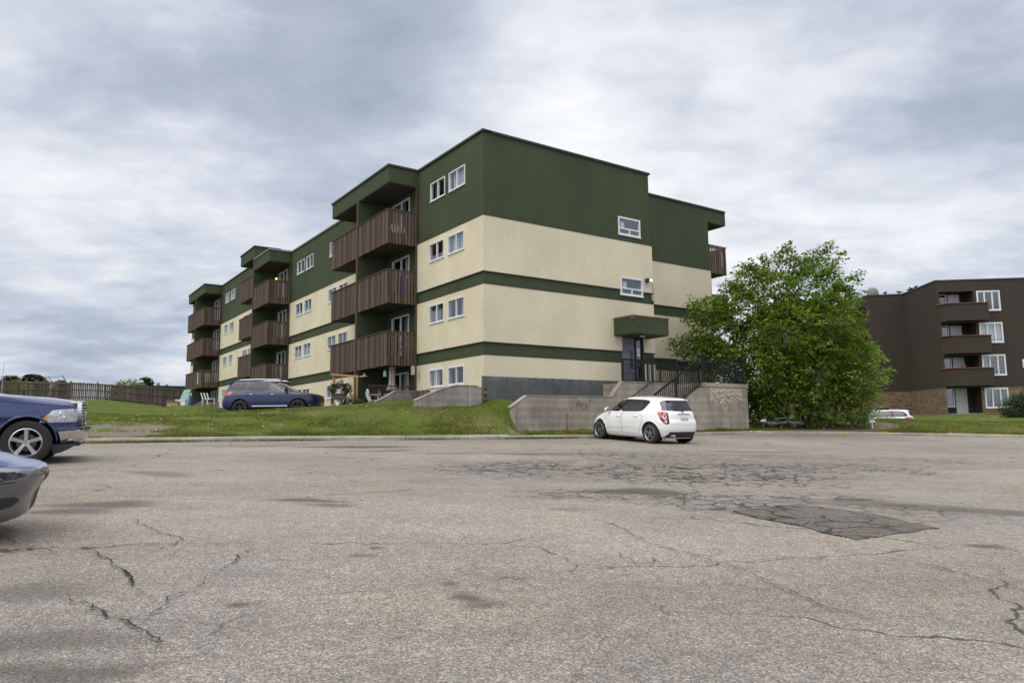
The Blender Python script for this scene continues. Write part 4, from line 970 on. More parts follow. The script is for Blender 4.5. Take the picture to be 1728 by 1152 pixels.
# loggias: recess, window, white door, solid parapet with red coping
def loggia(F, w, k, front=True):
    t0, t1, z0, z1 = w; fl = z0-1.02 if k < 3 else z0
    mb = WMB(); dp = -1.5
    mb.add([F(t0, dp, fl), F(t1, dp, fl), F(t1, dp, z1), F(t0, dp, z1), F(t0, .0, fl), F(t1, .0, fl), F(t1, .0, z1), F(t0, .0, z1)], [(0, 1, 2, 3), (0, 4, 7, 3), (1, 5, 6, 2), (3, 2, 6, 7), (0, 1, 5, 4)])
    lg = mb.build('loggia_recess', M_BROWN, bb_root, fix=False)
    L = t1-t0
    wwin(F, t0+.10*L, t0+.45*L, fl+.85 if k < 3 else fl+.55, fl+2.15 if k < 3 else fl+2.2, bb_root, off=dp+.12, mull=0, fw=.09, cur=[(.02, .98)] if k == 1 else None, curm=M_CURT2, rail=(fl+.95 if k == 3 else (fl+1.25 if k == 2 else None)))
    mb = WMB(); fbox(mb, F, t0+.50*L, t0+.84*L, dp+.01, dp+.07, fl+.02, fl+2.12); d_ = mb.build('balcony_door', M_DOORW, bb_root)
    mb = WMB(); fbox(mb, F, t0+.54*L, t0+.57*L, dp+.07, dp+.12, fl+1.0, fl+1.06); fbox(mb, F, t0+.54*L, t0+.57*L, dp+.07, dp+.09, fl+1.2, fl+1.24); mb.build('door_handle', M_FLASH, d_)
    if k < 3:
        zb = fl-.42; tl, tr = t0+.45, t1+.75
        if not front: tl, tr = t0, t1+.2
        mb = WMB(); mb.prism([(t0-.12, .0), (tl, .75), (tr, .75), (tr, .0)], lambda a, b, d: F(a, b+.02, d), zb, z0-.02); p = mb.build('balcony_parapet', M_BROWN, bb_root)
        mb = WMB(); mb.prism([(t0-.30, .0), (tl-.06, .83), (tr+.05, .83), (tr+.05, .0)], lambda a, b, d: F(a, b+.02, d), z0-.02, z0+.035); mb.build('red_coping', M_RED, p)
for k, w in enumerate(rc): loggia(FB, w, k)
for k, w in enumerate(zr[:3]): loggia(FZ, w, k, False)
mb = WMB(); fbox(mb, FB, tr0, tr1, -1.4, .25, rc[3][2]-.25, rc[3][2]); mb.build('doorstep', M_CONC2, bb_root)
mb = WMB(); c = hb(1622, 619); fbox(mb, FB, c[0]-.12, c[0]+.12, .3, .5, rc[2][2]+.07, rc[2][2]+.28)
tag(mb.build('red_flower_box', M_RED), 'small dark red box on the lowest red-topped balcony ledge', 'planter box')
mb = WMB(); sg = hb(1728, 613); fbox(mb, FB, sg[0]-.12, sg[0]+1.1, .03, .06, sg[1]-.35, sg[1]+.35); sgn = mb.build('wall_plaque', M_WHITE, bb_root)
mb = WMB(); fbox(mb, FB, sg[0]+.02, sg[0]+1.0, .06, .065, sg[1]-.05, sg[1]+.25); mb.build('plaque_panel', M_BLUEB, sgn)
mb = WMB(); F_, L_ = wallframe(pC, pD); g = hb(1589, 639)
ox, oz = F_.hit(1584, 643)
def S(*p): return [(ox+a*1.8, oz+b) for a, b in p]
ox, oz = hb(1583.5, 643); ox = max(ox, .15)
def S(*p): return [(ox+a, oz+b) for a, b in p]
scribble(mb, FB, .036, [S((0, 0), (.1, .35), (.2, .05)), S((.2, .0), (.24, .36), (.34, .30), (.30, .12)), S((.4, .0), (.44, .36), (.55, .1), (.6, .34))], .04)
mb.build('graffiti_scrawl', M_SCRIB, bb_root, fix=False)
p = at(1474, 499, 67.5)
dish = empty('satellite_dish', (p.x, p.y, ztop), 0, 'grey satellite dish on the roof edge of the brown building', 'satellite dish')
mb = MB(); mb.lathe([(0.01, 0), (.3, .04), (.5, .12), (.58, .2)], 20, 'Y', (0, -.1, .45)); mb.build('dish', M_CONC2, dish, smooth=True)
mb = MB(); mb.tube([(0, 0, -.4), (0, 0, .45)], .03); mb.build('mast', M_GALV, dish)
M_BIRD = plain('dark_feathers', (.02, .02, .022), .7)
for k, (px, py, Yv, hd) in enumerate(((1494, 499.6, 66.6, .4), (1518, 496.5, 66.3, 2.5), (1534.5, 491.5, 65.1, .2), (1539, 490, 64.6, 3.0), (1545.5, 487, 63.8, .5))):
    p = at(px, py, Yv)
    mb = MB(); mb.ico((0, 0, .16), .13, (1.5, .8, .8), 2); mb.ico((.17, 0, .27), .07, (1.1, .9, 1), 2); mb.tube([(-.12, 0, .16), (-.34, 0, .10)], [.06, .03], 6); mb.tube([(.23, 0, .27), (.29, 0, .26)], [.018, .004], 5); mb.tube([(0, .03, .1), (0, .03, 0)], .012, 5); mb.tube([(0, -.03, .1), (0, -.03, 0)], .012, 5)
    o = mb.build('crow', M_BIRD, smooth='all'); o.location = (p.x, p.y, ztop+.12); o.rotation_euler = (0, 0, hd)
    tag(o, ('lone black bird on the flat roof edge nearest the satellite dish', 'black bird perched at the inner corner of the brown roof', 'black bird leftmost of the three on the sloping roof line', 'black bird in the middle of the three on the sloping roof line', 'black bird rightmost of the three on the sloping roof line')[k], 'bird', 'birds on the brown roof')

# ------------------------------------------------------------------ vehicles
def inpoly(P, poly):
    x, y = P[:, 0], P[:, 1]; c = np.zeros(len(P), bool); n = len(poly)
    for i in range(n):
        x1, y1 = poly[i]; x2, y2 = poly[(i+1) % n]
        if y1 == y2: continue
        k = ((y1 > y) != (y2 > y)) & (x < (x2-x1)*(y-y1)/(y2-y1)+x1); c ^= k
    return c
def snap(P, poly, d, mask):
    """move the points of P near the outline onto it"""
    best = np.full(len(P), 1e9); out = P.copy(); n = len(poly)
    for i in range(n):
        a = np.array(poly[i], float); b = np.array(poly[(i+1) % n], float); ab = b-a
        t = np.clip(((P-a)@ab)/(ab@ab+1e-12), 0, 1); q = a+t[:, None]*ab; r = np.linalg.norm(P-q, axis=1)
        k = (r < best); best[k] = r[k]; out[k] = q[k]
    k = (best < d) & mask; P2 = P.copy(); P2[k] = out[k]; return P2
def smooth_poly(p, n=4):
    p = [np.array(q, float) for q in p]
    for _ in range(n-2):
        q = []
        for i in range(len(p)):
            a, b = p[i], p[(i+1) % len(p)]; q += [a*.82+b*.18, a*.18+b*.82]
        p = q
    return [tuple(x) for x in p]
class CarBody:
    def __init__(s, spec):
        s.sp = spec; f = lambda k: pchip(*zip(*spec[k])); s.xf, s.xr, s.w, s.nf, s.nr = f('xf'), f('xr'), f('w'), f('nf'), f('nr')
        s.z0, s.z1 = spec['xf'][0][0], spec['xf'][-1][0]; s.step = spec.get('step', .022); s.xc = spec.get('xc', 0)
        zs = [s.z0]; z = s.z0
        while z < s.z1-1e-6:
            dz = s.step
            for _ in range(9):
                z2 = min(z+dz, s.z1)
                if max(abs(s.xf(z2)-s.xf(z)), abs(s.xr(z2)-s.xr(z)), abs(s.w(z2)-s.w(z))) < s.step*1.35: break
                dz *= .5
            z = min(z+dz, s.z1); zs.append(z)
        s.zs = np.array(zs)
        K = int(spec.get('K', 260)); rings = []
        th = np.linspace(0, math.pi, 900)
        for z in s.zs:
            a, b, w = float(s.xf(z)), float(s.xr(z)), float(s.w(z)); nf, nr = float(s.nf(z)), float(s.nr(z)); xc = min(max(s.xc, b+.05), a-.05)
            c = np.cos(math.pi-th); sn = np.abs(np.sin(th))
            n = np.where(c > 0, nf, nr); x = np.where(c > 0, xc+(a-xc)*np.abs(c)**(2/n), xc-(xc-b)*np.abs(c)**(2/n)); y = w*sn**(2/n)
            L = np.concatenate([[0], np.cumsum(np.hypot(np.diff(x), np.diff(y)))]); q = np.linspace(0, L[-1], K+1)
            x = np.interp(q, L, x); y = np.interp(q, L, y); y[0] = y[-1] = 0
            X = np.concatenate([x, x[-2:0:-1]]); Y = np.concatenate([y, -y[-2:0:-1]]); rings.append(np.stack([X, Y, np.full_like(X, z)], 1))
        s.V = np.stack(rings); s.nz, s.nr_ = s.V.shape[:2]
        i = np.arange(s.nz-1)[:, None]*s.nr_+np.arange(s.nr_)[None]; j = np.arange(s.nz-1)[:, None]*s.nr_+(np.arange(s.nr_)+1)[None] % s.nr_
        s.F = np.stack([i, i+s.nr_, j+s.nr_, j], 2).reshape(-1, 4); s.V = s.V.reshape(-1, 3)
        s.base = s.V.copy()
        nrm = np.cross(s.V[s.F[:, 1]]-s.V[s.F[:, 0]], s.V[s.F[:, 3]]-s.V[s.F[:, 0]]); nrm /= np.linalg.norm(nrm, axis=1)[:, None]+1e-12; s.N = nrm
        s.part = np.array(['body']*len(s.F), dtype=object)
    def ys(s, x, z):
        a, b, w = float(s.xf(z)), float(s.xr(z)), float(s.w(z)); xc = min(max(s.xc, b+.05), a-.05)
        r, n = ((x-xc)/(a-xc), float(s.nf(z))) if x > xc else ((xc-x)/(xc-b), float(s.nr(z)))
        return w*max(0, 1-min(1, abs(r))**n)**(1/n)
    def cen(s): return s.V[s.F].mean(1)
    def cut(s, name, view, poly, cond, over=None):
        """faces inside poly (seen in the given view) become their own part"""
        vi = {'side': (0, 2), 'end': (1, 2), 'wrap': None}[view]
        if view == 'wrap':
            def uv(P): return np.stack([np.abs(P[:, 1])+s.wrapf(P), P[:, 2]], 1)
        m = cond(s.V, None)
        if view != 'wrap':
            P2 = snap(s.V[:, vi], poly, s.step*.5, m); s.V[:, vi[0]] = P2[:, 0]; s.V[:, vi[1]] = P2[:, 1]
            c = s.cen(); k = inpoly(c[:, vi], poly)
        else:
            c = s.cen(); k = inpoly(uv(c), poly)
        k &= cond(c, s.N)
        if over is not None: k &= np.isin(s.part, over)
        else: k &= s.part != 'hole'
        s.part[k] = name
    def arch(s, x, z, r, yin):
        m = (np.abs(s.V[:, 1]) > yin); P = s.V[:, [0, 2]]; d = P-np.array([x, z]); rr = np.linalg.norm(d, axis=1)
        k = m & (np.abs(rr-r) < s.step*.8); P2 = P.copy(); P2[k] = np.array([x, z])+d[k]/rr[k][:, None]*r; s.V[:, 0] = P2[:, 0]; s.V[:, 2] = P2[:, 1]
        c = s.cen(); d = np.hypot(c[:, 0]-x, c[:, 2]-z); s.part[(d < r) & (np.abs(c[:, 1]) > yin)] = 'hole'
    def emit(s, key, name, mat, parent, sides=None, smooth=True):
        k = s.part == key
        if sides: c = s.cen(); k &= (c[:, 1]*sides > 0)
        if not k.any(): return None
        F = s.F[k]; u, inv = np.unique(F, return_inverse=True)
        return npmesh(name, s.V[u], inv.reshape(F.shape), mat, parent, smooth)
def wheel(parent, x, y, z, r, wd, rim, mat, spokes=5, style='split', dark=M_BLKPL):
    sgn = 1 if y > 0 else -1
    w = empty('wheel', (x, y, z)); w.parent = parent; w.empty_display_size = .1
    mb = MB(); h = wd/2
    mb.lathe([(rim*.97, -h*.9), (rim+.012, -h), (r-.03, -h*.96), (r-.006, -h*.82), (r, -h*.5), (r, h*.5), (r-.006, h*.82), (r-.03, h*.96), (rim+.012, h), (rim*.97, h*.9)], 48, 'Y')
    for gx in (-.3, 0, .3): pass
    mb.build('tyre', M_RUBBER, w, smooth=True)
    mb = MB(); o = sgn*h
    mb.lathe([(rim+.004, o*.98), (rim-.006, o*1.02), (rim-.02, o*.9), (rim-.035, o*.2), (rim-.04, -o*.8)], 40, 'Y')
    mb.lathe([(.001, o*.80), (rim*.20, o*.80), (rim*.25, o*.70), (rim*.25, o*.3)], 20, 'Y')
    for i in range(spokes):
        a = 2*math.pi*i/spokes+math.pi/2
        def P(rad, tan, dep): return (math.cos(a)*rad-math.sin(a)*tan, o*dep, math.sin(a)*rad+math.cos(a)*tan)
        if style == 'split':
            for s_ in (-1, 1):
                mb.hexa([P(rim*.16, s_*rim*.02, .45), P(rim*.16, s_*rim*.15, .45), P(rim*.97, s_*rim*.20, .6), P(rim*.97, s_*rim*.07, .6), P(rim*.16, s_*rim*.03, .80), P(rim*.16, s_*rim*.14, .78), P(rim*.97, s_*rim*.185, .93), P(rim*.97, s_*rim*.08, .95)])
        else:
            mb.hexa([P(rim*.15, -rim*.15, .4), P(rim*.15, rim*.15, .4), P(rim*.98, rim*.19, .6), P(rim*.98, -rim*.19, .6), P(rim*.15, -rim*.10, .82), P(rim*.15, rim*.10, .82), P(rim*.98, rim*.13, .96), P(rim*.98, -rim*.13, .96)])
    mb.build('rim', mat, w, smooth=True)
    mb = MB(); mb.lathe([(.001, o*.1), (rim*.62, o*.1), (rim*.62, o*.25), (.001, o*.25)], 28, 'Y'); mb.build('brake_disc', M_UNDER if style == 'steel' else plain('dark_brake_steel', (.10, .10, .10), .4, .6), w, smooth=True)
    mb = MB(); mb.lathe([(.001, -o*.3), (rim*.95, -o*.3)], 28, 'Y'); mb.build('brake_backing', M_UNDER, w)
    return w
def well(mb, cb, x, z, r, yin, sgn, lip=.028, zmin=None):
    a0, a1 = R(-32), R(212); n = 36; vs = []
    for i in range(n+1):
        a = a0+(a1-a0)*i/n; px, pz = x+r*math.cos(a), max(z+r*math.sin(a), cb.z0); vs += [(px, sgn*cb.ys(px, pz)*.998, pz), (px, sgn*yin, pz)]
    mb.add(vs, [(2*i, 2*i+2, 2*i+3, 2*i+1) for i in range(n)])
    vs = [(x+r*math.cos(2*math.pi*i/n), sgn*yin, z+r*math.sin(2*math.pi*i/n)) for i in range(n)]; mb.add(vs, [tuple(range(n))])
def lipring(mb, cb, x, z, r, sgn, rad=.016, a0=-20, a1=200, out=.004):
    pts = []
    for i in range(41):
        a = R(a0+(a1-a0)*i/40); px, pz = x+(r+rad*.5)*math.cos(a), z+(r+rad*.5)*math.sin(a)
        if pz < cb.z0: continue
        pts.append((px, sgn*(cb.ys(px, pz)+out-rad*.4), pz))
    mb.tube(pts, rad, 8)
def seam(mb, cb, pts, sgn, w=.007, off=.002):
    Q = []
    for a, b in zip(pts, pts[1:]):
        n = max(1, int(math.dist(a, b)/.03)); Q += [(a[0]+(b[0]-a[0])*i/n, a[1]+(b[1]-a[1])*i/n) for i in range(n)]
    Q.append(pts[-1]); vs = []
    for i, q in enumerate(Q):
        a, b = Q[max(i-1, 0)], Q[min(i+1, len(Q)-1)]; d = Vector((b[0]-a[0], b[1]-a[1])).normalized(); n = Vector((-d.y, d.x))*w/2
        for s_ in (-1, 1):
            x, z = q[0]+n.x*s_, q[1]+n.y*s_; vs.append((x, sgn*(cb.ys(x, z)+off), z))
    mb.add(vs, [(2*i, 2*i+2, 2*i+3, 2*i+1) for i in range(len(Q)-1)])
def text_mesh(txt, size, name, mat, parent, M4, depth=.002):
    cu = bpy.data.curves.new('txt', 'FONT'); cu.body = txt; cu.size = size; cu.align_x = 'CENTER'; cu.align_y = 'CENTER'; cu.extrude = depth
    to = bpy.data.objects.new('txt', cu); COL.objects.link(to); dg = bpy.context.evaluated_depsgraph_get(); dg.update()
    me = bpy.data.meshes.new_from_object(to.evaluated_get(dg)); bpy.data.objects.remove(to); bpy.data.curves.remove(cu)
    me.materials.clear(); me.materials.append(mat); me.transform(M4); o = bpy.data.objects.new(name, me); COL.objects.link(o)
    if parent: o.parent = parent
    return o
def hand(parent, cb, x, z, sgn, mat, L=.17):
    mb = MB(); y = cb.ys(x, z); mb.tube([(x-L/2, sgn*(y+.005), z), (x-L/2+.02, sgn*(y+.035), z+.004), (x+L/2-.02, sgn*(y+.035), z+.004), (x+L/2, sgn*(y+.005), z)], [.010, .014, .014, .010], 8); return mb.build('handle', mat, parent, smooth='all')
def mirror(parent, cb, x, z, sgn, mat, sc=1.):
    y = cb.ys(x, z); mb = MB(); mb.ico((x+.02, sgn*(y+.13*sc), z+.06*sc), .1*sc, (.7, 1.15, .75), 3); mb.tube([(x+.05, sgn*(y-.01), z-.02), (x+.02, sgn*(y+.1*sc), z+.02)], .025*sc, 8); o = mb.build('door_mirror', mat, parent, smooth='all')
    mb = MB(); mb.hexa([(x-.055*sc, sgn*(y+.05*sc), z+.01), (x-.055*sc, sgn*(y+.22*sc), z+.01), (x-.03*sc, sgn*(y+.22*sc), z+.01), (x-.03*sc, sgn*(y+.05*sc), z+.01), (x-.055*sc, sgn*(y+.05*sc), z+.11*sc), (x-.055*sc, sgn*(y+.22*sc), z+.11*sc), (x-.03*sc, sgn*(y+.22*sc), z+.11*sc), (x-.03*sc, sgn*(y+.05*sc), z+.11*sc)]); mb.build('mirror_glass', M_CHROME, o); return o
def seats(parent, xs, w, zb, zt):
    mb = MB()
    for x in xs:
        for y in (-w*.45, w*.45):
            mb.ico((x, y, (zb+zt)/2), (zt-zb)/2, (.28, .75, 1), 2); mb.ico((x-.04, y, zt+.08), .1, (.6, 1.2, .8), 2)
    mb.build('seats', M_SEAT, parent, smooth='all')
SIDE = lambda y: (lambda P, N: np.abs(P[:, 1]) > y)
def two_box(name, sp, loc, rz, label, group=None):
    """hatchback or family car seen whole"""
    root = empty(name, loc, rz, label, 'car', group); cb = CarBody(sp); P = sp['paint']; wr = sp['wr']
    if 'tilt' in sp: root.rotation_euler = (sp['tilt'][0], sp['tilt'][1], rz)
    xr_, xf_ = sp['wx']
    # windows and trims first, while the surface is still regular
    yw = lambda P_, N_: np.abs(P_[:, 1]) > sp.get('yside', .45)
    for i, pl_ in enumerate(sp['trim']): cb.cut('trim', 'side', smooth_poly(pl_, 3), yw)
    for i, pl_ in enumerate(sp['sidewin']): cb.cut('win%d' % i, 'side', smooth_poly(pl_, 3), yw)
    fr = lambda P_, N_: P_[:, 0] > sp['wsx']; rr = lambda P_, N_: P_[:, 0] < sp['rwx']
    def notside(f): return lambda P_, N_: f(P_, N_) & (True if N_ is None else (np.abs(N_[:, 1]) < .80))
    cb.cut('windshield', 'end', smooth_poly(sp['ws'], 3), notside(lambda P_, N_: fr(P_, N_) & (P_[:, 2] > sp['ws'][0][1]-.02)), ['body'])
    cb.cut('rear_window', 'end', smooth_poly(sp['rw'], 3), notside(rr), ['body'])
    if 'insert' in sp: cb.cut('rear_insert', 'end', sp['insert'], notside(lambda P_, N_: P_[:, 0] < -1.0), ['body'])
    if 'grille' in sp: cb.cut('grille', 'end', sp['grille'], notside(lambda P_, N_: P_[:, 0] > 1.0), ['body'])
    c = cb.cen(); u = np.abs(c[:, 1])+np.maximum(0, c[:, 0]-sp['tlx']); k = inpoly(np.stack([u, c[:, 2]], 1), smooth_poly(sp['tail'], 3)) & (c[:, 0] < xr_+.1) & (cb.part == 'body'); cb.part[k] = 'tail'
    u = np.abs(c[:, 1])+np.maximum(0, sp['hlx']-c[:, 0]); k = inpoly(np.stack([u, c[:, 2]], 1), smooth_poly(sp['head'], 3)) & (c[:, 0] > xf_) & (cb.part == 'body'); cb.part[k] = 'head'
    ar = wr+sp.get('ag', .055)
    for x in (xr_, xf_): cb.arch(x, wr+.01, ar, sp['yin'])
    for i, pl_ in enumerate(sp['doors']): cb.cut('door%d' % i, 'side', pl_, lambda P_, N_: (np.abs(P_[:, 1]) > .4) & (P_[:, 2] < 5), ['body'])
    if 'cladding' in sp: c = cb.cen(); cb.part[(c[:, 2] < sp['cladding']) & (cb.part != 'hole') & (cb.part != 'rear_insert')] = 'clad'
    body = cb.emit('body', 'body', P, root)
    mb = MB()
    for x in (xr_, xf_):
        for s_ in (1, -1): well(mb, cb, x, wr+.01, ar, sp['yin'], s_)
    n = 40; ri = cb.V[:cb.nr_][::max(1, cb.nr_//60)]; mb.add([tuple(q) for q in ri], [tuple(range(len(ri)))]); 
    mb.box(-1.2, 1.2, -.5, .5, cb.z0-.05, cb.z0+.02)
    mb.build('underbody', M_UNDER, root)
    for x in (xr_, xf_):
        for s_ in (1, -1):
            mb = MB(); lipring(mb, cb, x, wr+.01, ar, s_, sp.get('lip', .018)); mb.build('arch_lip', sp.get('lipmat', P), body, smooth='all')
    for key, nm, mt in (('trim', 'pillar_trim', M_GLOSSB), ('clad', 'lower_cladding', M_BLKPL), ('rear_insert', 'rear_diffuser', M_BLKPL), ('grille', 'grille', M_BLKPL)): cb.emit(key, nm, mt, body)
    cb.emit('windshield', 'windshield', sp.get('glass', M_CGLASS), root); cb.emit('rear_window', 'rear_window', sp.get('rglass', sp.get('glass', M_CGLASS)), root)
    for s_ in (1, -1):
        cb.emit('tail', 'tail_light', M_REDL, root, s_); cb.emit('head', 'headlight', sp.get('lampm', M_LAMPC), root, s_)
        for i in range(len(sp['doors'])):
            d = cb.emit('door%d' % i, 'door', P, root, s_)
            if d is None: continue
            cb.emit('win%d' % i, 'window', sp['wg'][i], d, s_)
            hx, hz = sp['handles'][i]; hand(d, cb, hx, hz, s_, sp.get('hm', P))
            mb = MB(); pl_ = sp['doors'][i]; seam(mb, cb, list(pl_)+[pl_[0]], s_); mb.build('door_gap', M_UNDER, d, fix=False)
        for i in range(len(sp['doors']), len(sp['sidewin'])): cb.emit('win%d' % i, 'quarter_window', sp['wg'][i], root, s_)
        mirror(root, cb, sp['mx'][0], sp['mx'][1], s_, sp.get('mm', P), sp.get('msc', 1.))
        for x in (xr_, xf_): wheel(root, x, s_*(sp['track']), wr, wr, sp.get('tw', .20), sp['rim'], sp['rimm'], 5, sp.get('rstyle', 'split'))
    seats(root, sp['seats'], sp['w'][3][1], .45, sp['w'][-5][0]-.42)
    return root, cb, body

hatch = dict(step=.016, K=330, xc=-.2,
  xf=[(.17, 1.86), (.24, 1.95), (.36, 2.0), (.52, 2.02), (.66, 1.99), (.75, 1.93), (.82, 1.80), (.88, 1.60), (.93, 1.38), (.97, 1.16), (1.0, 1.06), (1.12, .84), (1.26, .58), (1.38, .32), (1.44, .12), (1.48, -.1), (1.505, -.35), (1.517, -.60)],
  xr=[(.17, -1.84), (.24, -1.93), (.36, -1.99), (.50, -2.02), (.66, -2.02), (.74, -1.99), (.80, -1.965), (.92, -1.955), (1.0, -1.92), (1.06, -1.88), (1.2, -1.80), (1.34, -1.71), (1.40, -1.69), (1.43, -1.66), (1.46, -1.50), (1.49, -1.20), (1.51, -.9), (1.517, -.64)],
  w=[(.17, .74), (.24, .80), (.36, .835), (.52, .862), (.70, .868), (.84, .855), (.95, .830), (1.02, .80), (1.15, .755), (1.3, .69), (1.40, .635), (1.44, .59), (1.47, .50), (1.495, .36), (1.51, .20), (1.517, .03)],
  nf=[(.17, 3.0), (.5, 3.2), (.8, 3.0), (1.0, 3.2), (1.3, 4.), (1.517, 2.2)], nr=[(.17, 4), (.6, 4.6), (.9, 4.2), (1.1, 4.0), (1.4, 4.2), (1.517, 2.2)],
  paint=M_PWHITE, wr=.322, wx=(-1.30, 1.225), rim=.225, rimm=M_ALLOY, yin=.60, track=.745, ag=.05,
  trim=[[(-.86, 1.0), (-.06, .985), (.10, .985), (.12, 1.385), (-.05, 1.40), (-.98, 1.385), (-1.17, 1.33), (-1.02, 1.12)]],
  sidewin=[[(.86, .985), (.62, .98), (.10, .985), (.10, 1.375), (.26, 1.36), (.44, 1.275), (.66, 1.14)], [(-.80, 1.02), (-.03, 1.0), (-.03, 1.375), (-.80, 1.365), (-.86, 1.2)]],
  wg=[M_CGLASS, M_CGLASS], wsx=.0, rwx=-1.2, ws=[(-.70, 1.0), (.70, 1.0), (.57, 1.41), (-.57, 1.41)], rw=[(-.72, 1.04), (.72, 1.04), (.70, 1.12), (.58, 1.39), (-.58, 1.39), (-.70, 1.12)],
  insert=[(-.64, .20), (.64, .20), (.56, .39), (-.56, .39)], grille=[(-.6, .24), (.6, .24), (.5, .5), (-.5, .5)], tlx=-1.93, hlx=1.75,
  tail=[(.58, .64), (.74, .61), (.98, .74), (1.15, .98), (1.10, 1.02), (.66, 1.01), (.62, .85)], head=[(.45, .70), (.8, .68), (1.2, .86), (1.1, .90), (.5, .80)],
  doors=[[(1.00, .30), (1.02, .62), (.93, .93), (.05, .93), (.03, .30)], [(.015, .30), (.035, .93), (-.78, .93), (-.96, .86), (-.93, .66), (-.86, .48), (-.80, .30)]],
  handles=[(.20, .83), (-.66, .85)], mx=(.72, .965), mm=M_PWHITE, seats=(.2, -.65))
def hatch_place():
    rear = on_lot(1098, 748); front = on_lot(1009.5, 740.5)
    return rear, front
rw_, fw_ = hatch_place(); hd_ = math.atan2(fw_.y-rw_.y, fw_.x-rw_.x)
# near (left) side wheels stand on those two points
hd_ = R(122.5); d_ = Vector((math.cos(hd_), math.sin(hd_), 0)); n_ = Vector((-d_.y, d_.x, 0))
mid = (rw_+fw_)/2; cen_ = rw_ + d_*1.30 - n_*.79
pit = lambda d: -math.atan(LOT[0]*d.x+LOT[1]*d.y)
hatch['tilt'] = (math.atan(LOT[0]*n_.x+LOT[1]*n_.y), pit(d_))
car, cb, body = two_box('hatchback_car', hatch, (cen_.x, cen_.y, lot_z(cen_.x, cen_.y)+.003), hd_, 'pearl white five-door hatchback parked nose-in by the low concrete wall')
# tail-light housings, badge, plate, wiper, exhaust, spoiler
for s_ in (1, -1):
    tl = [o for o in car.children if o.name.startswith('tail_light')][0 if s_ == 1 else 1]
    tl.data.materials.append(M_BLKPL); tl.data.materials.append(M_LAMPC)
    co = np.array([tuple(p.center) for p in tl.data.polygons]); u = np.abs(co[:, 1])+np.maximum(0, co[:, 0]+1.93)
    d1 = np.hypot(u-.80, co[:, 2]-.885); d2 = np.hypot(u-.745, co[:, 2]-.705); mi = np.where((d1 < .11) | (d2 < .07) | ((u > .94) & (co[:, 2] > .82)), 0, 1); mi = np.where((d1 < .10) & (d1 > .06) & (co[:, 2] < .89), 2, mi); mi = np.where((d2 < .03), 2, mi)
    tl.data.polygons.foreach_set('material_index', mi.astype(np.int32)); tl.data.update()
def rear_x(z): return float(cb.xr(z))
mb = MB(); z = .955; mb.hexa([(rear_x(.93)-.012, -.26, .925), (rear_x(.93)-.012, .26, .925), (rear_x(.93)+.03, .26, .925), (rear_x(.93)+.03, -.26, .925), (rear_x(.93)-.022, -.25, .965), (rear_x(.93)-.022, .25, .965), (rear_x(.93)+.03, .25, .965), (rear_x(.93)+.03, -.25, .965)]); mb.build('tailgate_bar', M_CHROME, body)
mb = MB(); mb.box(-2.005, -1.98, -.155, .155, .725, .880); plt = mb.build('license_plate', M_PLATE, car)
Mt = Matrix.Translation((-2.007, 0, .79)) @ Matrix.Rotation(R(-90), 4, 'Z') @ Matrix.Rotation(R(90), 4, 'X')
text_mesh('CJR 1976', .072, 'plate_text', M_PLRED, plt, Mt)
mb = MB(); x0 = rear_x(1.0)-.012
mb.prism([(-.055, -.008), (-.02, -.008), (-.02, -.018), (.02, -.018), (.02, -.008), (.055, -.008), (.05, .012), (.02, .012), (.02, .02), (-.02, .02), (-.02, .012), (-.05, .012)], lambda a, b, d: (x0+d, a*1.2, 1.005+b*1.2), 0, .02); mb.build('badge', M_GOLD, body)
Mt = Matrix.Translation((rear_x(1.0)-.006, -.46, 1.0)) @ Matrix.Rotation(R(-90), 4, 'Z') @ Matrix.Rotation(R(90), 4, 'X')
text_mesh('SONIC', .04, 'badge_text', M_CHROME, body, Mt)
Mt = Matrix.Translation((rear_x(.86)-.010, -.50, .875)) @ Matrix.Rotation(R(-90), 4, 'Z') @ Matrix.Rotation(R(90), 4, 'X')
text_mesh('RS', .05, 'badge_text', M_BLKPL, body, Mt)
mb = MB(); mb.tube([(-1.915, -.02, 1.055), (-1.90, .10, 1.075), (-1.885, .36, 1.085)], [.022, .016, .008], 8); mb.build('rear_wiper', M_BLKPL, car)
mb = MB(); mb.tube([(-2.03, .47, .27), (-1.85, .47, .27)], .042, 14); mb.build('exhaust_tip', M_CHROME, car)
mb = MB()
pr = [(-1.50, 1.462), (-1.66, 1.446), (-1.735, 1.425), (-1.73, 1.41), (-1.60, 1.41)]
mb.prism(pr, lambda a, b, d: (a, d, b-.06*(abs(d)/.5)**3), -.45, .45); mb.build('roof_spoiler', M_PWHITE, body)
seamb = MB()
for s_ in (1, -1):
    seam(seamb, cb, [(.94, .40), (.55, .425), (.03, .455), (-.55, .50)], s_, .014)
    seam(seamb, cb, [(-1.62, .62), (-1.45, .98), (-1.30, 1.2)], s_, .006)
seamb.build('crease_shade_lines', plain('crease_shade_grey', (.42, .42, .41), .6), body, fix=False)  # flat grey lines that paint the shade of pressed body creases
mb = MB(); mb.tube([(-.95, .03, 1.515), (-1.15, .03, 1.60)], [.02, .006], 6); mb.build('antenna', M_BLKPL, body)

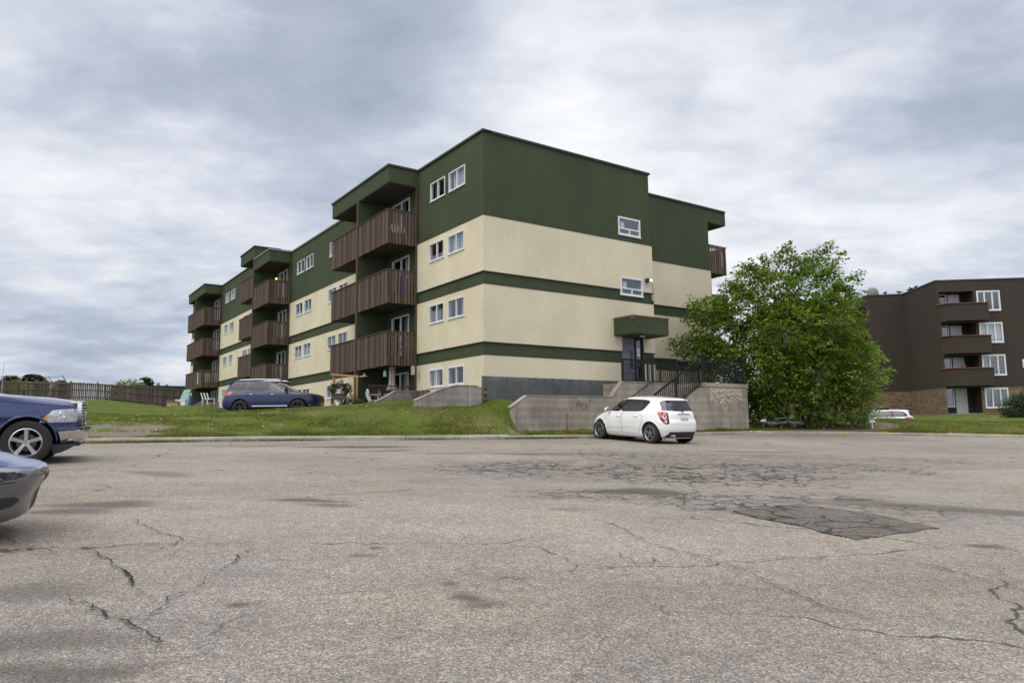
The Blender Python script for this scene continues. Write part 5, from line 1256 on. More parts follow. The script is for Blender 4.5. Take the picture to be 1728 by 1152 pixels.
suv = dict(step=.028, K=280, xc=-.2,
  xf=[(.26, 2.28), (.34, 2.40), (.5, 2.47), (.7, 2.49), (.88, 2.45), (.98, 2.36), (1.05, 2.15), (1.11, 1.75), (1.16, 1.35), (1.20, 1.20), (1.35, .90), (1.5, .60), (1.62, .30), (1.68, .05), (1.72, -.3), (1.745, -.7)],
  xr=[(.26, -2.25), (.36, -2.42), (.5, -2.50), (.72, -2.50), (.85, -2.46), (1.0, -2.42), (1.2, -2.36), (1.4, -2.26), (1.6, -2.14), (1.66, -2.08), (1.70, -1.9), (1.72, -1.6), (1.745, -.9)],
  w=[(.26, .86), (.36, .93), (.5, .965), (.75, .98), (.95, .975), (1.08, .95), (1.18, .91), (1.35, .85), (1.5, .78), (1.62, .71), (1.68, .62), (1.715, .45), (1.735, .25), (1.745, .03)],
  nf=[(.26, 3.2), (.8, 3.2), (1.1, 3.6), (1.5, 4.5), (1.745, 2.2)], nr=[(.26, 5), (.9, 5), (1.3, 5), (1.6, 5), (1.745, 2.2)],
  paint=M_PNAVY, wr=.375, wx=(-1.42, 1.48), rim=.235, rimm=M_BLKPL, rstyle='steel', yin=.68, track=.84, tw=.24, ag=.065,
  trim=[],
  sidewin=[[(1.02, 1.17), (.08, 1.165), (.10, 1.60), (.30, 1.585), (.60, 1.44), (.85, 1.29)], [(-.02, 1.17), (-1.08, 1.185), (-1.02, 1.61), (0.0, 1.61)], [(-1.18, 1.19), (-1.98, 1.24), (-1.96, 1.36), (-1.75, 1.56), (-1.12, 1.60)]],
  wg=[M_CGLASS, M_TINT, M_TINT], wsx=.0, rwx=-1.8, ws=[(-.80, 1.2), (.80, 1.2), (.66, 1.64), (-.66, 1.64)], rw=[(-.72, 1.22), (.72, 1.22), (.60, 1.58), (-.60, 1.58)],
  grille=[(-.5, .62), (.5, .62), (.6, .95), (-.6, .95)], tlx=-2.40, hlx=2.25, cladding=.40,
  tail=[(.74, 1.0), (.95, .95), (1.40, 1.03), (1.48, 1.15), (1.1, 1.18), (.74, 1.12)], head=[(.6, .88), (.95, .86), (1.35, 1.02), (1.2, 1.06), (.6, .98)],
  doors=[[(1.06, .36), (1.14, .7), (1.08, 1.12), (.04, 1.12), (.02, .36)], [(-.0, .36), (.02, 1.12), (-1.12, 1.13), (-1.10, .95), (-.98, .72), (-.86, .5), (-.84, .36)]],
  handles=[(.22, 1.0), (-.85, 1.02)], hm=M_CHROME, mx=(.88, 1.17), msc=1.25, mm=M_BLKPL, glass=M_CGLASS, rglass=M_TINT, lampm=M_LAMPD, seats=(.3, -.7, -1.5))
ps = at(461, 700, 36.6); 
gz = .74
sroot, scb, sbody = two_box('suv_car', suv, (ps.x, 36.8, gz), R(-2), 'dark blue family SUV parked broadside in front of the green building')
mb = MB()
for s_ in (1, -1):
    mb.tube([(.55, s_*.60, 1.70), (.35, s_*.60, 1.765), (-.6, s_*.60, 1.785), (-1.5, s_*.60, 1.77), (-1.75, s_*.60, 1.70)], .022, 8)
mb.build('roof_rails', M_CHROME, sroot, smooth='all')
for s_ in (1, -1):
    mb = MB(); mb.bar((.98, s_*.975, .44), (-.80, s_*.975, .44), .03, .04); mb.build('sill_chrome', M_CHROME, sbody)
mb = MB(); mb.prism([(-1.9, 1.735), (-2.22, 1.70), (-2.30, 1.675), (-2.28, 1.655), (-2.05, 1.66)], lambda a, b, d: (a, d, b-.08*(abs(d)/.62)**3), -.60, .60); mb.build('roof_spoiler', M_PNAVY, sbody)
mb = MB(); mb.box(-2.53, -2.50, -.16, .16, .78, .95); mb.build('license_plate', M_PLATE, sroot)
mb = MB(); mb.box(-2.545, -2.44, -.7, .7, .50, .55); mb.build('rear_bumper_strip', M_CHROME, sbody)
mb = MB(); mb.box(-2.62, -2.4, -.03, .03, .36, .42); mb.ico((-2.63, 0, .46), .03); mb.build('tow_hitch', M_BLKPL, sroot)
# silver-white estate car, half hidden behind the lawn
x5 = dict(suv); x5.update(paint=M_PSILV, rimm=M_ALLOY, rstyle='split', handles=suv['handles'], mm=M_PSILV, hm=M_PSILV, lampm=M_LAMPC, wg=[M_CGLASS, M_CGLASS, M_CGLASS], rglass=M_TINT,
  trim=[[(1.06, 1.165), (.0, 1.16), (-2.02, 1.20), (-2.0, 1.38), (-1.75, 1.58), (-1.1, 1.62), (.10, 1.62), (.34, 1.605), (.64, 1.46), (.9, 1.29)]])
x5.pop('cladding', None); x5['step'] = .034; x5['K'] = 220
px5 = at(1497, 700, 50)
x5r, x5c, x5b = two_box('estate_car', x5, (px5.x-.35, 51, -.74), R(152), 'silver white SUV with a roof box rack half hidden behind the lawn', None)
mb = MB(); mb.box(-.9, -.1, -.55, .55, 1.77, 1.80); mb.tube([(-.9, .3, 1.84), (.6, .3, 1.84)], .05, 8); mb.tube([(-.9, -.1, 1.83), (.6, -.1, 1.83)], .05, 8); mb.bar((.5, -.6, 1.79), (.5, .6, 1.79), .06); mb.bar((-.8, -.6, 1.79), (-.8, .6, 1.79), .06); mb.build('roof_rack', M_BLKPL, x5r)

# ---- pickup, nose in view
pk = dict(step=.018, K=760, xc=-.9,
  xf=[(.36, .76), (.42, .84), (.50, .88), (.62, .90), (.72, .87), (.80, .86), (1.0, .85), (1.12, .83), (1.16, .79), (1.20, .66), (1.235, .45), (1.27, .15), (1.30, -.25), (1.325, -.60), (1.35, -.78), (1.42, -.90), (1.72, -1.42), (1.88, -1.72), (1.93, -2.0), (1.95, -2.3)],
  xr=[(.36, -4.7), (.5, -4.75), (1.3, -4.75), (1.38, -4.7), (1.42, -3.3), (1.7, -3.25), (1.88, -3.15), (1.95, -2.6)],
  w=[(.36, .91), (.5, .965), (.7, 1.0), (.88, 1.01), (1.03, .995), (1.12, .975), (1.22, .955), (1.34, .93), (1.42, .90), (1.62, .82), (1.82, .74), (1.90, .62), (1.94, .3), (1.95, .05)],
  nf=[(.36, 4.2), (.7, 4.0), (1.05, 4.4), (1.2, 4.0), (1.34, 4.5), (1.95, 3)], nr=[(.36, 9), (1.4, 9), (1.95, 4)])
tr = empty('pickup_truck', (0, 0, 0), 0, 'dark blue pickup truck with chrome bumper and grille, nose showing at the left edge', 'pickup truck')
trh = R(26)
whp = at(43, 754, 13.75); pk_loc = Vector((whp.x-math.sin(trh)*.98, whp.y+math.cos(trh)*.98, 0)); wz = lot_z(pk_loc.x, pk_loc.y)
tr.location = (pk_loc.x, pk_loc.y, wz); tr.rotation_euler = (.045, 0, trh)
cb = CarBody(pk); MBX = M_PBLUE; WR = .42
c = cb.cen(); fx = lambda P_, N_: P_[:, 0] > .0
cb.cut('grille', 'end', [(-.56, .735), (.56, .735), (.60, 1.16), (-.60, 1.16)], lambda P_, N_: (P_[:, 0] > .4) & (True if N_ is None else (N_[:, 0] > .55)))
cb.cut('bumper', 'side', [(.24, .605), (.95, .655), (.95, .355), (.36, .355), (.33, .46)], lambda P_, N_: (P_[:, 0] > .1) & (P_[:, 2] < .70))
c = cb.cen(); u = np.abs(c[:, 1])+np.maximum(0, .72-c[:, 0]); k = inpoly(np.stack([u, c[:, 2]], 1), [(.64, .81), (1.0, .80), (1.50, .80), (1.38, .92), (1.26, 1.02), (.64, 1.05)]) & (c[:, 0] > .05) & (cb.part == 'body'); cb.part[k] = 'head'
cb.cut('amber', 'side', [(.20, .82), (.30, .82), (.40, .97), (.31, .94)], lambda P_, N_: np.abs(P_[:, 1]) > .5, ['head'])
cb.cut('windshield', 'end', [(-.83, 1.36), (.83, 1.36), (.72, 1.86), (-.72, 1.86)], lambda P_, N_: (P_[:, 0] > -1.85) & (P_[:, 2] > 1.34) & (True if N_ is None else np.abs(N_[:, 1]) < .75))
cb.cut('sidewin', 'side', [(-1.15, 1.34), (-2.9, 1.34), (-2.85, 1.82), (-1.75, 1.82)], lambda P_, N_: np.abs(P_[:, 1]) > .6)
for x in (0, -3.57): cb.arch(x, WR+.01, .475, .7)
cb.cut('door0', 'side', [(-.98, .46), (-.98, 1.28), (-2.05, 1.28), (-2.05, .46)], lambda P_, N_: np.abs(P_[:, 1]) > .6, ['body'])
body = cb.emit('body', 'body', MBX, tr); cb.emit('windshield', 'windshield', M_CGLASS, tr)
for s_ in (1, -1):
    h = cb.emit('head', 'headlight', M_LAMPC, tr, s_); cb.emit('amber', 'turn_signal', M_AMB, h, s_); d0 = cb.emit('door0', 'door', MBX, tr, s_); cb.emit('sidewin', 'window', M_TINT, d0, s_)
    mb = MB(); seam(mb, cb, [(-.98, .46), (-.98, 1.28)], s_, .012); mb.build('door_gap', M_UNDER, d0, fix=False)
    for x in (0, -3.57): wheel(tr, x, s_*.86, WR, WR, .27, .265, M_ALLOYB, 5, 'flat')
    mb = MB(); y = cb.ys(-.75, 1.3); mb.box(-1.0, -.86, min(s_*(y+.08), s_*(y+.30)), max(s_*(y+.08), s_*(y+.30)), 1.24, 1.44); mb.bar((-.95, s_*(y-.02), 1.29), (-.95, s_*(y+.12), 1.29), .06); mb.build('door_mirror', M_BLKPL, tr)
# separate headlight internals
mb = MB()
for s_ in (1, -1):
    for zz, xx in ((.88, .62), (.96, .56)):
        y = cb.ys(xx-.05, zz); mb.lathe([(.01, 0), (.045, .005), (.055, .02)], 16, 'Y', (xx-.06, s_*(y+.004)*1.0, zz))
    seam(mb, cb, [(.20, .80), (.78, .80)], s_, .012, .004); seam(mb, cb, [(.20, .805), (.40, .97), (.46, 1.03), (.78, 1.05)], s_, .012, .004)
mb.build('headlight_bezel', M_CHROME, tr, smooth=True)
g = cb.emit('grille', 'grille', M_BLKPL, tr)
mb = MB()
for i in range(7):
    z = .77+i*.052; mb.bar((float(cb.xf(z))+.012, -.54, z), (float(cb.xf(z))+.012, .54, z), .03, .018)
for z in (.735, 1.15): mb.bar((float(cb.xf(z))+.02, -.60, z), (float(cb.xf(z))+.02, .60, z), .06, .05)
for s_ in (1, -1): mb.bar((.84, s_*.60, .73), (.81, s_*.60, 1.16), .07, .06)
mb.bar((.88, 0, .74), (.85, 0, 1.1), .04, .05); mb.box(.86, .90, -.08, .08, .86, .99)
mb.tube([(.66, -.64, 1.17), (.79, -.6, 1.17), (.84, -.3, 1.18), (.85, 0, 1.185), (.84, .3, 1.18), (.79, .6, 1.17), (.66, .64, 1.17)], .028, 8)
mb.build('grille_chrome', M_CHROME, g, smooth=True)
bp = cb.emit('bumper', 'bumper', plain('brushed_chrome', (.62, .61, .60), .16, 1, .1, 4), tr)
# bumper stands proud of the wings
me = bp.data
co = np.empty(len(me.vertices)*3, np.float32); me.vertices.foreach_get('co', co); co = co.reshape(-1, 3); r = np.clip((co[:, 0]-.2)/.3, 0, 1); co[:, 0] += .075*r; co[:, 1] *= 1+.012*r; me.vertices.foreach_set('co', co.ravel()); me.update()
mb = MB()
for s_ in (1, -1):
    mb.prism([(.44, .19), (.56, .21), (.70, .28), (.80, .35), (.80, .37), (.38, .37), (.42, .26)], lambda a, b, d: (a, d, b), s_*.55, s_*.90)
mb.box(.66, .84, -.56, .56, .32, .37); mb.build('front_valance', M_BLKPL, tr)
mb = MB()
for s_ in (1, -1):
    y = cb.ys(.62, .50)*1.014; mb.hexa([(.66, s_*(y+.002), .44), (.74, s_*(y-.035), .44), (.74, s_*(y-.08), .44), (.66, s_*(y-.05), .44), (.67, s_*(y+.004), .57), (.75, s_*(y-.033), .57), (.75, s_*(y-.08), .57), (.67, s_*(y-.05), .57)])
mb.build('fog_light', M_LAMPC, tr)
mb = MB()
for x in (0, -3.57):
    for s_ in (1, -1): well(mb, cb, x, WR+.01, .475, .55, s_)
mb.box(-4.5, .6, -.5, .5, .34, .46); mb.add([tuple(q) for q in cb.V[:cb.nr_][::20]], [tuple(range(len(cb.V[:cb.nr_][::20])))]); mb.build('underbody', M_UNDER, tr)
for x in (0, -3.57):
    for s_ in (1, -1):
        mb = MB(); lipring(mb, cb, x, WR+.01, .475, s_, .022, -5, 185, .008); mb.build('arch_lip', MBX, body, smooth='all')
for s_ in (1, -1):
    mb = MB(); seam(mb, cb, [(.66, 1.10), (.2, 1.14), (-.3, 1.18), (-.75, 1.22), (-.98, 1.23)], s_, .010)
    mb.build('hood_gap', M_UNDER, body, fix=False)
mb = MB(); mb.tube([(-.72, -.35, 1.285), (-.9, -.7, 1.33)], .012, 6); mb.tube([(-.72, .25, 1.285), (-.9, -.1, 1.33)], .012, 6); mb.build('wiper', M_BLKPL, tr)
mb = MB(); mb.tube([(-.62, -.80, 1.22), (-.68, -.80, 2.05)], [.006, .003], 5); mb.build('antenna', M_BLKPL, tr)
mb = MB(); mb.box(-.62, -.45, -1.018, -1.0, .98, 1.02); mb.build('fender_badge', M_CHROME, body)

# ---- sedan, only its nose in view
sn = dict(step=.012, K=900, xc=-.45,
  xf=[(.16, .62), (.20, .74), (.26, .80), (.34, .82), (.42, .84), (.50, .885), (.58, .915), (.645, .90), (.685, .84), (.72, .70), (.77, .55), (.82, .32), (.88, .02), (.92, -.30), (.955, -.55), (.985, -.70), (1.12, -1.0), (1.3, -1.45), (1.4, -1.8), (1.45, -2.2), (1.46, -2.4)],
  xr=[(.16, -3.5), (.3, -3.65), (.8, -3.7), (.95, -3.6), (1.05, -3.2), (1.3, -2.9), (1.43, -2.6), (1.46, -2.45)],
  w=[(.16, .78), (.22, .82), (.4, .86), (.6, .875), (.75, .86), (.85, .84), (.93, .81), (1.1, .72), (1.3, .62), (1.4, .5), (1.45, .2), (1.46, .04)],
  nf=[(.16, 3.0), (.5, 3.1), (.7, 3.2), (.9, 3.8), (1.0, 4), (1.46, 3)], nr=[(.16, 8), (1, 6), (1.46, 3)])
sr = empty('sedan_car', (0, 0, 0), 0, 'grey sedan with a blue bonnet, only its nose showing at the left edge', 'car')
cb = CarBody(sn)
sr.location = (-5.60, 7.10, lot_z(-5.6, 7.1)); sr.rotation_euler = (.045, 0, R(29))
cs_ = lambda P_, N_: P_[:, 0] > -.6
c = cb.cen()
# bonnet: everything above the wing line, inside the shut line
hood = (c[:, 2] > .655+.10*np.clip((.80-c[:, 0])/.8, 0, 1)+.02) & (c[:, 0] > -.62) & (c[:, 0] < .86-.32*(np.abs(c[:, 1])/.8)**3) & (np.abs(c[:, 1]) < .745-.02*(c[:, 0] > .4)); cb.part[hood & (c[:, 2] < .98)] = 'hood'
u = np.abs(c[:, 1])+np.maximum(0, .60-c[:, 0]); k = inpoly(np.stack([u, c[:, 2]], 1), smooth_poly([(.56, .62), (.70, .585), (1.0, .57), (1.42, .58), (1.55, .68), (1.30, .71), (1.0, .70), (.66, .665)], 3)) & (c[:, 0] > -.1) & (c[:, 2] < .72); cb.part[k] = 'head'
k = inpoly(np.stack([u, c[:, 2]], 1), smooth_poly([(.52, .38), (.60, .32), (.80, .315), (.90, .41), (.58, .425)], 3)) & (c[:, 0] > .2); cb.part[k] = 'fog'
k = (np.abs(c[:, 1]) < .28) & (c[:, 2] > .26) & (c[:, 2] < .60) & (c[:, 0] > .5) & ((c[:, 2] < .47) | (c[:, 2] > .53)); cb.part[k] = 'grille'
cb.cut('windshield', 'end', [(-.70, .98), (.70, .98), (.56, 1.36), (-.56, 1.36)], lambda P_, N_: (P_[:, 0] > -1.9) & (P_[:, 2] > .96) & (True if N_ is None else np.abs(N_[:, 1]) < .75))
for x in (-.12, -2.75): cb.arch(x, .32, .37, .6)
body = cb.emit('body', 'body', M_PGREY, sr); cb.emit('hood', 'bonnet', M_PBLUE2, sr)['label'] = 'mid blue bonnet on the grey car'
cb.emit('windshield', 'windshield', M_CGLASS, sr); cb.emit('grille', 'grille', M_BLKPL, sr)
m_, t, b, o = newmat('black_mesh_insert'); wv = t.node('ShaderNodeTexVoronoi'); t.put(wv.inputs['Vector'], objc(t)); wv.inputs['Scale'].default_value = 80
t.put(b.inputs['Base Color'], t.ramp(wv.outputs[0], [(.2, (.003, .003, .003)), (.7, (.035, .035, .037))])); b.inputs['Roughness'].default_value = .6
for s_ in (1, -1):
    hl_ = cb.emit('head', 'headlight', M_LAMPD, sr, s_); cb.emit('fog', 'bumper_mesh', m_, sr, s_)
    for x in (-.12, -2.75): wheel(sr, x, s_*.75, .32, .32, .2, .21, M_ALLOY, 5)
    mb = MB()
    for (x, z, r_) in ((.42, .64, .035), (.22, .645, .03)):
        y = cb.ys(x, z); mb.lathe([(.004, 0), (r_, .002), (r_*1.25, .012)], 18, 'Y', (x, s_*(y-.006), z))
    seam(mb, cb, [(.60, .603), (.35, .598), (.1, .61)], s_, .006, .001); mb.build('headlight_trim', M_LAMPC, hl_, fix=False)
mb = MB()
for s_ in (1, -1):
    seam(mb, cb, [(.70, .565), (.3, .562), (-.02, .575), (-.10, .60)], s_, .009); seam(mb, cb, [(.62, .715), (.2, .722), (-.2, .80)], s_, .008)
mb.build('panel_gaps', M_UNDER, body, fix=False)
mb = MB()
for s_ in (1, -1):
    for i in range(6):
        x = .02-i*.045; z = float(np.interp(x, [-.3, 0, .32], [.92, .88, .82]))+.008; mb.hexa([(x, s_*.36, z), (x+.016, s_*.36, z), (x+.016, s_*.60, z-.012), (x, s_*.60, z-.012), (x, s_*.36, z+.008), (x+.016, s_*.36, z+.008), (x+.016, s_*.60, z-.004), (x, s_*.60, z-.004)])
mb.build('bonnet_vents', M_BLKPL, body)
mb = MB()
for x in (-.12, -2.75):
    for s_ in (1, -1): well(mb, cb, x, .32, .37, .5, s_)
mb.box(-3.2, .4, -.6, .6, .13, .18); mb.build('underbody', M_UNDER, sr)

# ------------------------------------------------------------------ bush, trees, grass
def leaves(name, mat, centres, dirs, size, per, spread, parent=None, droop=.3, flat=.0, seed=1):
    """sprays of folded leaves: centres (n,3), outward dirs (n,3)"""
    g = np.random.default_rng(seed); n = len(centres); k = per
    C = np.repeat(centres, k, 0); Dr = np.repeat(dirs, k, 0)
    tt = np.tile(np.linspace(0, 1, k), n)[:, None]
    side = np.cross(Dr, np.array([0, 0, 1.])); side /= np.linalg.norm(side, axis=1)[:, None]+1e-9
    sg = np.where(np.arange(n*k) % 2 == 0, 1., -1.)[:, None]
    P = C+Dr*tt*spread+side*sg*spread*.30*(1-.5*tt)*g.uniform(.4, 1.1, (n*k, 1))+g.normal(0, spread*.10, (n*k, 3)); P[:, 2] -= (tt[:, 0]**2)*spread*droop
    ax = Dr*.7+side*sg*.9+g.normal(0, .35, (n*k, 3)); ax[:, 2] -= .25; ax /= np.linalg.norm(ax, axis=1)[:, None]
    nrm = np.array([0, 0, 1.])+g.normal(0, .55, (n*k, 3)); b = np.cross(nrm, ax); b /= np.linalg.norm(b, axis=1)[:, None]+1e-9
    up = np.cross(ax, b); s = size*g.uniform(.6, 1.25, (n*k, 1)); w = s*g.uniform(.32, .5, (n*k, 1))
    V = np.stack([P, P+ax*s*.45+b*w+up*w*.25, P+ax*s, P+ax*s*.45-b*w+up*w*.25], 1).reshape(-1, 3)
    F = np.arange(n*k*4).reshape(-1, 4)
    return npmesh(name, V, F, mat, parent)
def limb(mb, a, b, r0, r1, seed, wob=.12, n=9):
    a = Vector(a); b = Vector(b); L = (b-a).length; pts = []; rs = []
    for i in range(n):
        t = i/(n-1); p = a.lerp(b, t)+Vector((mnoise.noise(Vector((seed, t*3, 0))), mnoise.noise(Vector((seed, t*3, 7))), mnoise.noise(Vector((seed, t*3, 13)))))*wob*L*math.sin(math.pi*min(t*1.0, 1))*.7
        p.z += .08*L*math.sin(math.pi*t); pts.append(p); rs.append(r0+(r1-r0)*t)
    mb.tube(pts, rs, 7); return pts
def crown_points(lobes, n, seed, shell=.55):
    """points inside a union of ellipsoids, denser towards each lobe's skin"""
    g = np.random.default_rng(seed); L = np.array(lobes, float); vol = (L[:, 3]*L[:, 4]*L[:, 5])**.72*(L[:, 6] if L.shape[1] > 6 else 1); pr = vol/vol.sum()
    idx = g.choice(len(L), n, p=pr); d = g.normal(0, 1, (n, 3)); d /= np.linalg.norm(d, axis=1)[:, None]
    r = (shell+(1-shell)*g.random(n)**.6)[:, None]
    lump = 1+.16*np.sin(d[:, :1]*5+idx[:, None]*2.1)*np.cos(d[:, 2:]*6+idx[:, None])+.10*np.sin(d[:, 1:2]*11+idx[:, None])
    P = L[idx, :3]+d*r*lump*L[idx, 3:6]; return P, d
bx, by = 12.75, 33.2; bz0 = tz(bx, by)
bush = empty('bush_tree', (bx, by, bz0), 0, 'big many-stemmed green maple bush between the entrance steps and the brown building', 'tree')
def bp(px, py, Y): p = at(px, py, Y); return (p.x-bx, p.y-by, p.z-bz0)
def pr_(px, Y): return px*Y/FPX
BL = []   # (px, py, Y, rx px, ry px, depth m, weight)
for px, py, Y_, rx_, ry_, dm, wt in [(1212, 565, 33.5, 44, 28, 1.2, .8), (1178, 585, 33.6, 30, 13, .7, .6), (1258, 528, 33.5, 44, 30, 1.4, .8), (1240, 625, 33.0, 46, 40, 1.5, .9), (1306, 492, 33.3, 36, 28, 1.3, .8), (1368, 486, 33.2, 40, 32, 1.2, .75),
        (1325, 560, 32.6, 62, 44, 2.0, 1.2), (1392, 548, 32.6, 46, 44, 1.8, 1.05), (1300, 632, 32.5, 56, 46, 1.4, 1.2), (1375, 625, 32.4, 58, 48, 1.5, 1.2), (1424, 600, 32.4, 36, 44, 1.5, .9), (1330, 690, 32.6, 62, 26, .7, 1.1), (1400, 690, 32.5, 50, 26, .8, 1.1), (1290, 690, 32.6, 30, 26, .7, .9), (1445, 686, 32.5, 30, 24, .6, .6), (1282, 655, 33.5, 22, 50, .7, .9), (1200, 530, 33.6, 34, 18, .9, .7), (1268, 480, 33.6, 30, 22, .9, .7), (1200, 600, 33.3, 40, 24, 1.0, .8),
        (1440, 650, 32.2, 26, 28, 1.0, .7), (1412, 512, 32.9, 20, 24, .8, .5), (1278, 470, 33.6, 16, 12, .5, .35), (1334, 458, 33.4, 16, 12, .4, .4), (1396, 452, 33.2, 16, 16, .4, .4), (1228, 508, 33.7, 16, 9, .4, .35), (1350, 510, 32.8, 36, 30, 1.1, .9)]:
    c = bp(px, py, Y_); BL.append((*c, pr_(rx_, Y_), dm, pr_(ry_, Y_), wt))
P1_, D1_ = crown_points(BL, 4300, 3, .62)
D1_ = D1_+np.array([0, -.15, .25]); D1_ /= np.linalg.norm(D1_, axis=1)[:, None]
P1_[:, 2] = np.maximum(P1_[:, 2], .12)
leaves('foliage', M_LEAF, P1_, D1_, .135, 13, .46, bush, seed=5)
# upright feathery shoots along the top and left edge
tips = [(1402, 415, 33.2), (1420, 432, 33.0), (1410, 450, 33), (1390, 425, 33.3), (1445, 466, 32.9), (1430, 485, 32.9), (1438, 520, 32.8), (1330, 420, 33.5), (1315, 432, 33.4), (1290, 440, 33.6), (1268, 447, 33.6), (1255, 452, 33.7), (1360, 436, 33.4), (1375, 428, 33.3), (1230, 477, 33.7), (1222, 488, 33.7), (1200, 508, 33.7), (1175, 525, 33.7), (1160, 545, 33.7), (1140, 583, 33.6), (1150, 598, 33.5), (1136, 575, 33.6), (1170, 510, 33.8), (1245, 480, 33.7), (1345, 428, 33.3), (1448, 500, 32.7), (1465, 590, 32.3), (1180, 610, 33.4)]
mbw = MB(); SC, SD = [], []
g = np.random.default_rng(12)
for i, tq in enumerate(tips):
    tip = Vector(bp(*tq)); core = Vector(bp(1320+.25*(tq[0]-1320), 560+.45*(tq[1]-560), 33.0)); st = core.lerp(tip, .45)
    pts = limb(mbw, st, tip, .022, .006, i*1.7, .06, 7)
    for j in range(34):
        t = g.random()**.8; q = pts[min(6, int(t*6.99))]; d = (tip-st).normalized(); dv = np.array(d)*.6+g.normal(0, .6, 3)
        SC.append(np.array(q)+g.normal(0, .10, 3)); SD.append(dv/np.linalg.norm(dv))
leaves('shoots', M_LEAF, np.array(SC), np.array(SD), .13, 9, .34, bush, seed=8)
# younger yellow-green growth low on the right side and in small flushes
YC = []
for px, py, Y_, sx_, n_ in [(1480, 600, 32.4, 12, 10), (1488, 632, 32.3, 14, 14), (1470, 585, 32.4, 14, 10), (1475, 655, 32.1, 12, 12), (1490, 645, 32.2, 8, 8), (1460, 640, 32, 14, 16), (1300, 600, 31.2, 40, 30), (1370, 575, 31.0, 40, 24), (1340, 640, 31.1, 50, 24), (1470, 620, 32.2, 12, 12), (1478, 690, 31.8, 8, 5), (1230, 600, 32, 26, 12)]:
    for _ in range(n_): p = bp(px+g.normal(0, sx_*.5), py+g.normal(0, sx_*.4), Y_+g.normal(0, .3)); YC.append(p)
YC = np.array(YC); YD = g.normal(0, 1, (len(YC), 3)); YD[:, 0] += .8; YD /= np.linalg.norm(YD, axis=1)[:, None]
leaves('young_leaves', M_LEAFY, YC, YD, .12, 9, .32, bush, seed=9)
mb = MB(); g = np.random.default_rng(4)
for i in range(12):
    q = bp(1295+i*11+g.normal(0, 5), 722, 33.1+g.normal(0, .3)); a = Vector((q[0], q[1], -.1)); lb = BL[i % len(BL)]; b = Vector(lb[:3])
    pts = limb(mb, a, b, .09, .035, i*3.1, .14)
    for k in range(3):
        lb2 = BL[int(g.integers(0, len(BL)))]; c_ = Vector(lb2[:3]); c_ = pts[5].lerp(c_, min(1, 2.4/max(.1, (c_-pts[5]).length))); limb(mb, pts[5], c_, .04, .012, i*7.7+k, .12, 7)
mb.add(mbw.v, mbw.f); mb.build('trunk', M_BARK, bush, smooth='all')
def small_bush(name, x, y, lobes, mat, leaf, n, per, label, cat, seed, spread=.3, group=None):
    z = tz(x, y); r = empty(name, (x, y, z), 0, label, cat, group); P, Dv = crown_points(lobes, n, seed, .6); P[:, 2] = np.maximum(P[:, 2], .03)
    leaves('foliage', mat, P, Dv, leaf, per, spread, r, seed=seed, droop=.1)
    mb = MB(); 
    for i in range(6): limb(mb, (0.1*math.cos(i), .1*math.sin(i), -.05), (lobes[0][3]*.6*math.cos(i*1.1), lobes[0][4]*.6*math.sin(i*1.1), lobes[0][2]), .03, .01, i*2.2+seed, .1, 6)
    mb.build('stems', M_BARK, r); return r
p = at(1723, 690, 50); small_bush('round_shrub', p.x+.35, p.y, [(0, 0, .75, 1.35, 1.2, .8), (-.7, 0, .55, .8, .8, .6), (.5, 0, 1.0, .8, .8, .6)], M_SHRUB, .10, 1400, 8, 'dark grey-green rounded shrub on the lawn at the right edge', 'shrub', 21)
# spruces and a birch clump beyond the fence
def spruce(px, py, Y, h, w, label, seed):
    g = np.random.default_rng(seed); p = at(px, py, Y); z = p.z-h; r = empty('spruce_tree', (p.x, p.y, z), 0, label, 'tree', 'spruces beyond the wooden fence'); C, Dv = [], []
    for i in range(46):
        t = (i/46)**.9; zz = h*(.12+.88*t); rad = w*(1-t)**.85*g.uniform(.75, 1.15)+.05
        for k in range(7):
            a = g.random()*6.28
            for q in np.linspace(.25, 1, 3): C.append((rad*q*math.cos(a), rad*q*math.sin(a), zz-.12*rad*q)); Dv.append((math.cos(a), math.sin(a), -.15))
    Dv = np.array(Dv); Dv /= np.linalg.norm(Dv, axis=1)[:, None]
    leaves('crown', M_SPRUCE, np.array(C), Dv, w*.30, 3, w*.45, r, seed=seed, droop=.2)
    mb = MB(); mb.tube([(0, 0, -1), (0, 0, h*.97)], [w*.09, .02], 7); mb.build('trunk', M_BARK, r)
for k, a in enumerate([(17.5, 634, 120, 7, 2.0, 'small dark spruce beyond the fence, leftmost of all, by the thin mast'), (38, 639, 130, 7, 1.6, 'slim dark spruce second from the left beyond the fence'), (31, 636, 150, 10, .8, 'pointed thin spruce top just right of the leftmost spruce'), (59, 631, 125, 8.5, 2.6, 'broad dark spruce beyond the fence under the barbed wire'), (248, 636, 150, 9, 1.7, 'dark spruce beside the rooftop ventilators behind the fence'), (103, 641, 140, 7, 1.5, 'low dark spruce behind the slanted barbed wire arms'), (44, 638, 128, 6, 1.5, 'short brownish spruce left of the broad one')]): spruce(*a, 30+k)
for k, (px, py, Y, h, w, lb) in enumerate(((217, 645, 110, 5.5, 2.3, 'bright green leafy tree top behind the fence left of the ventilators'), (32, 646, 115, 5, 2.2, 'pale green leafy tree top between the left spruces'))):
    p = at(px, py, Y); z = p.z-h; r = empty('leafy_tree', (p.x, p.y, z), 0, lb, 'tree'); P, Dv = crown_points([(0, 0, h*.7, w, w, h*.3), (w*.5, 0, h*.6, w*.6, w*.6, h*.25), (-w*.5, 0, h*.62, w*.6, w*.6, h*.25)], 700, 50+k, .5)
    leaves('crown', M_LEAF, P, Dv, .3, 6, .7, r, seed=60+k); mb = MB(); mb.tube([(0, 0, -1), (0, 0, h*.8)], [.16, .05], 7); mb.build('trunk', M_BARK, r)
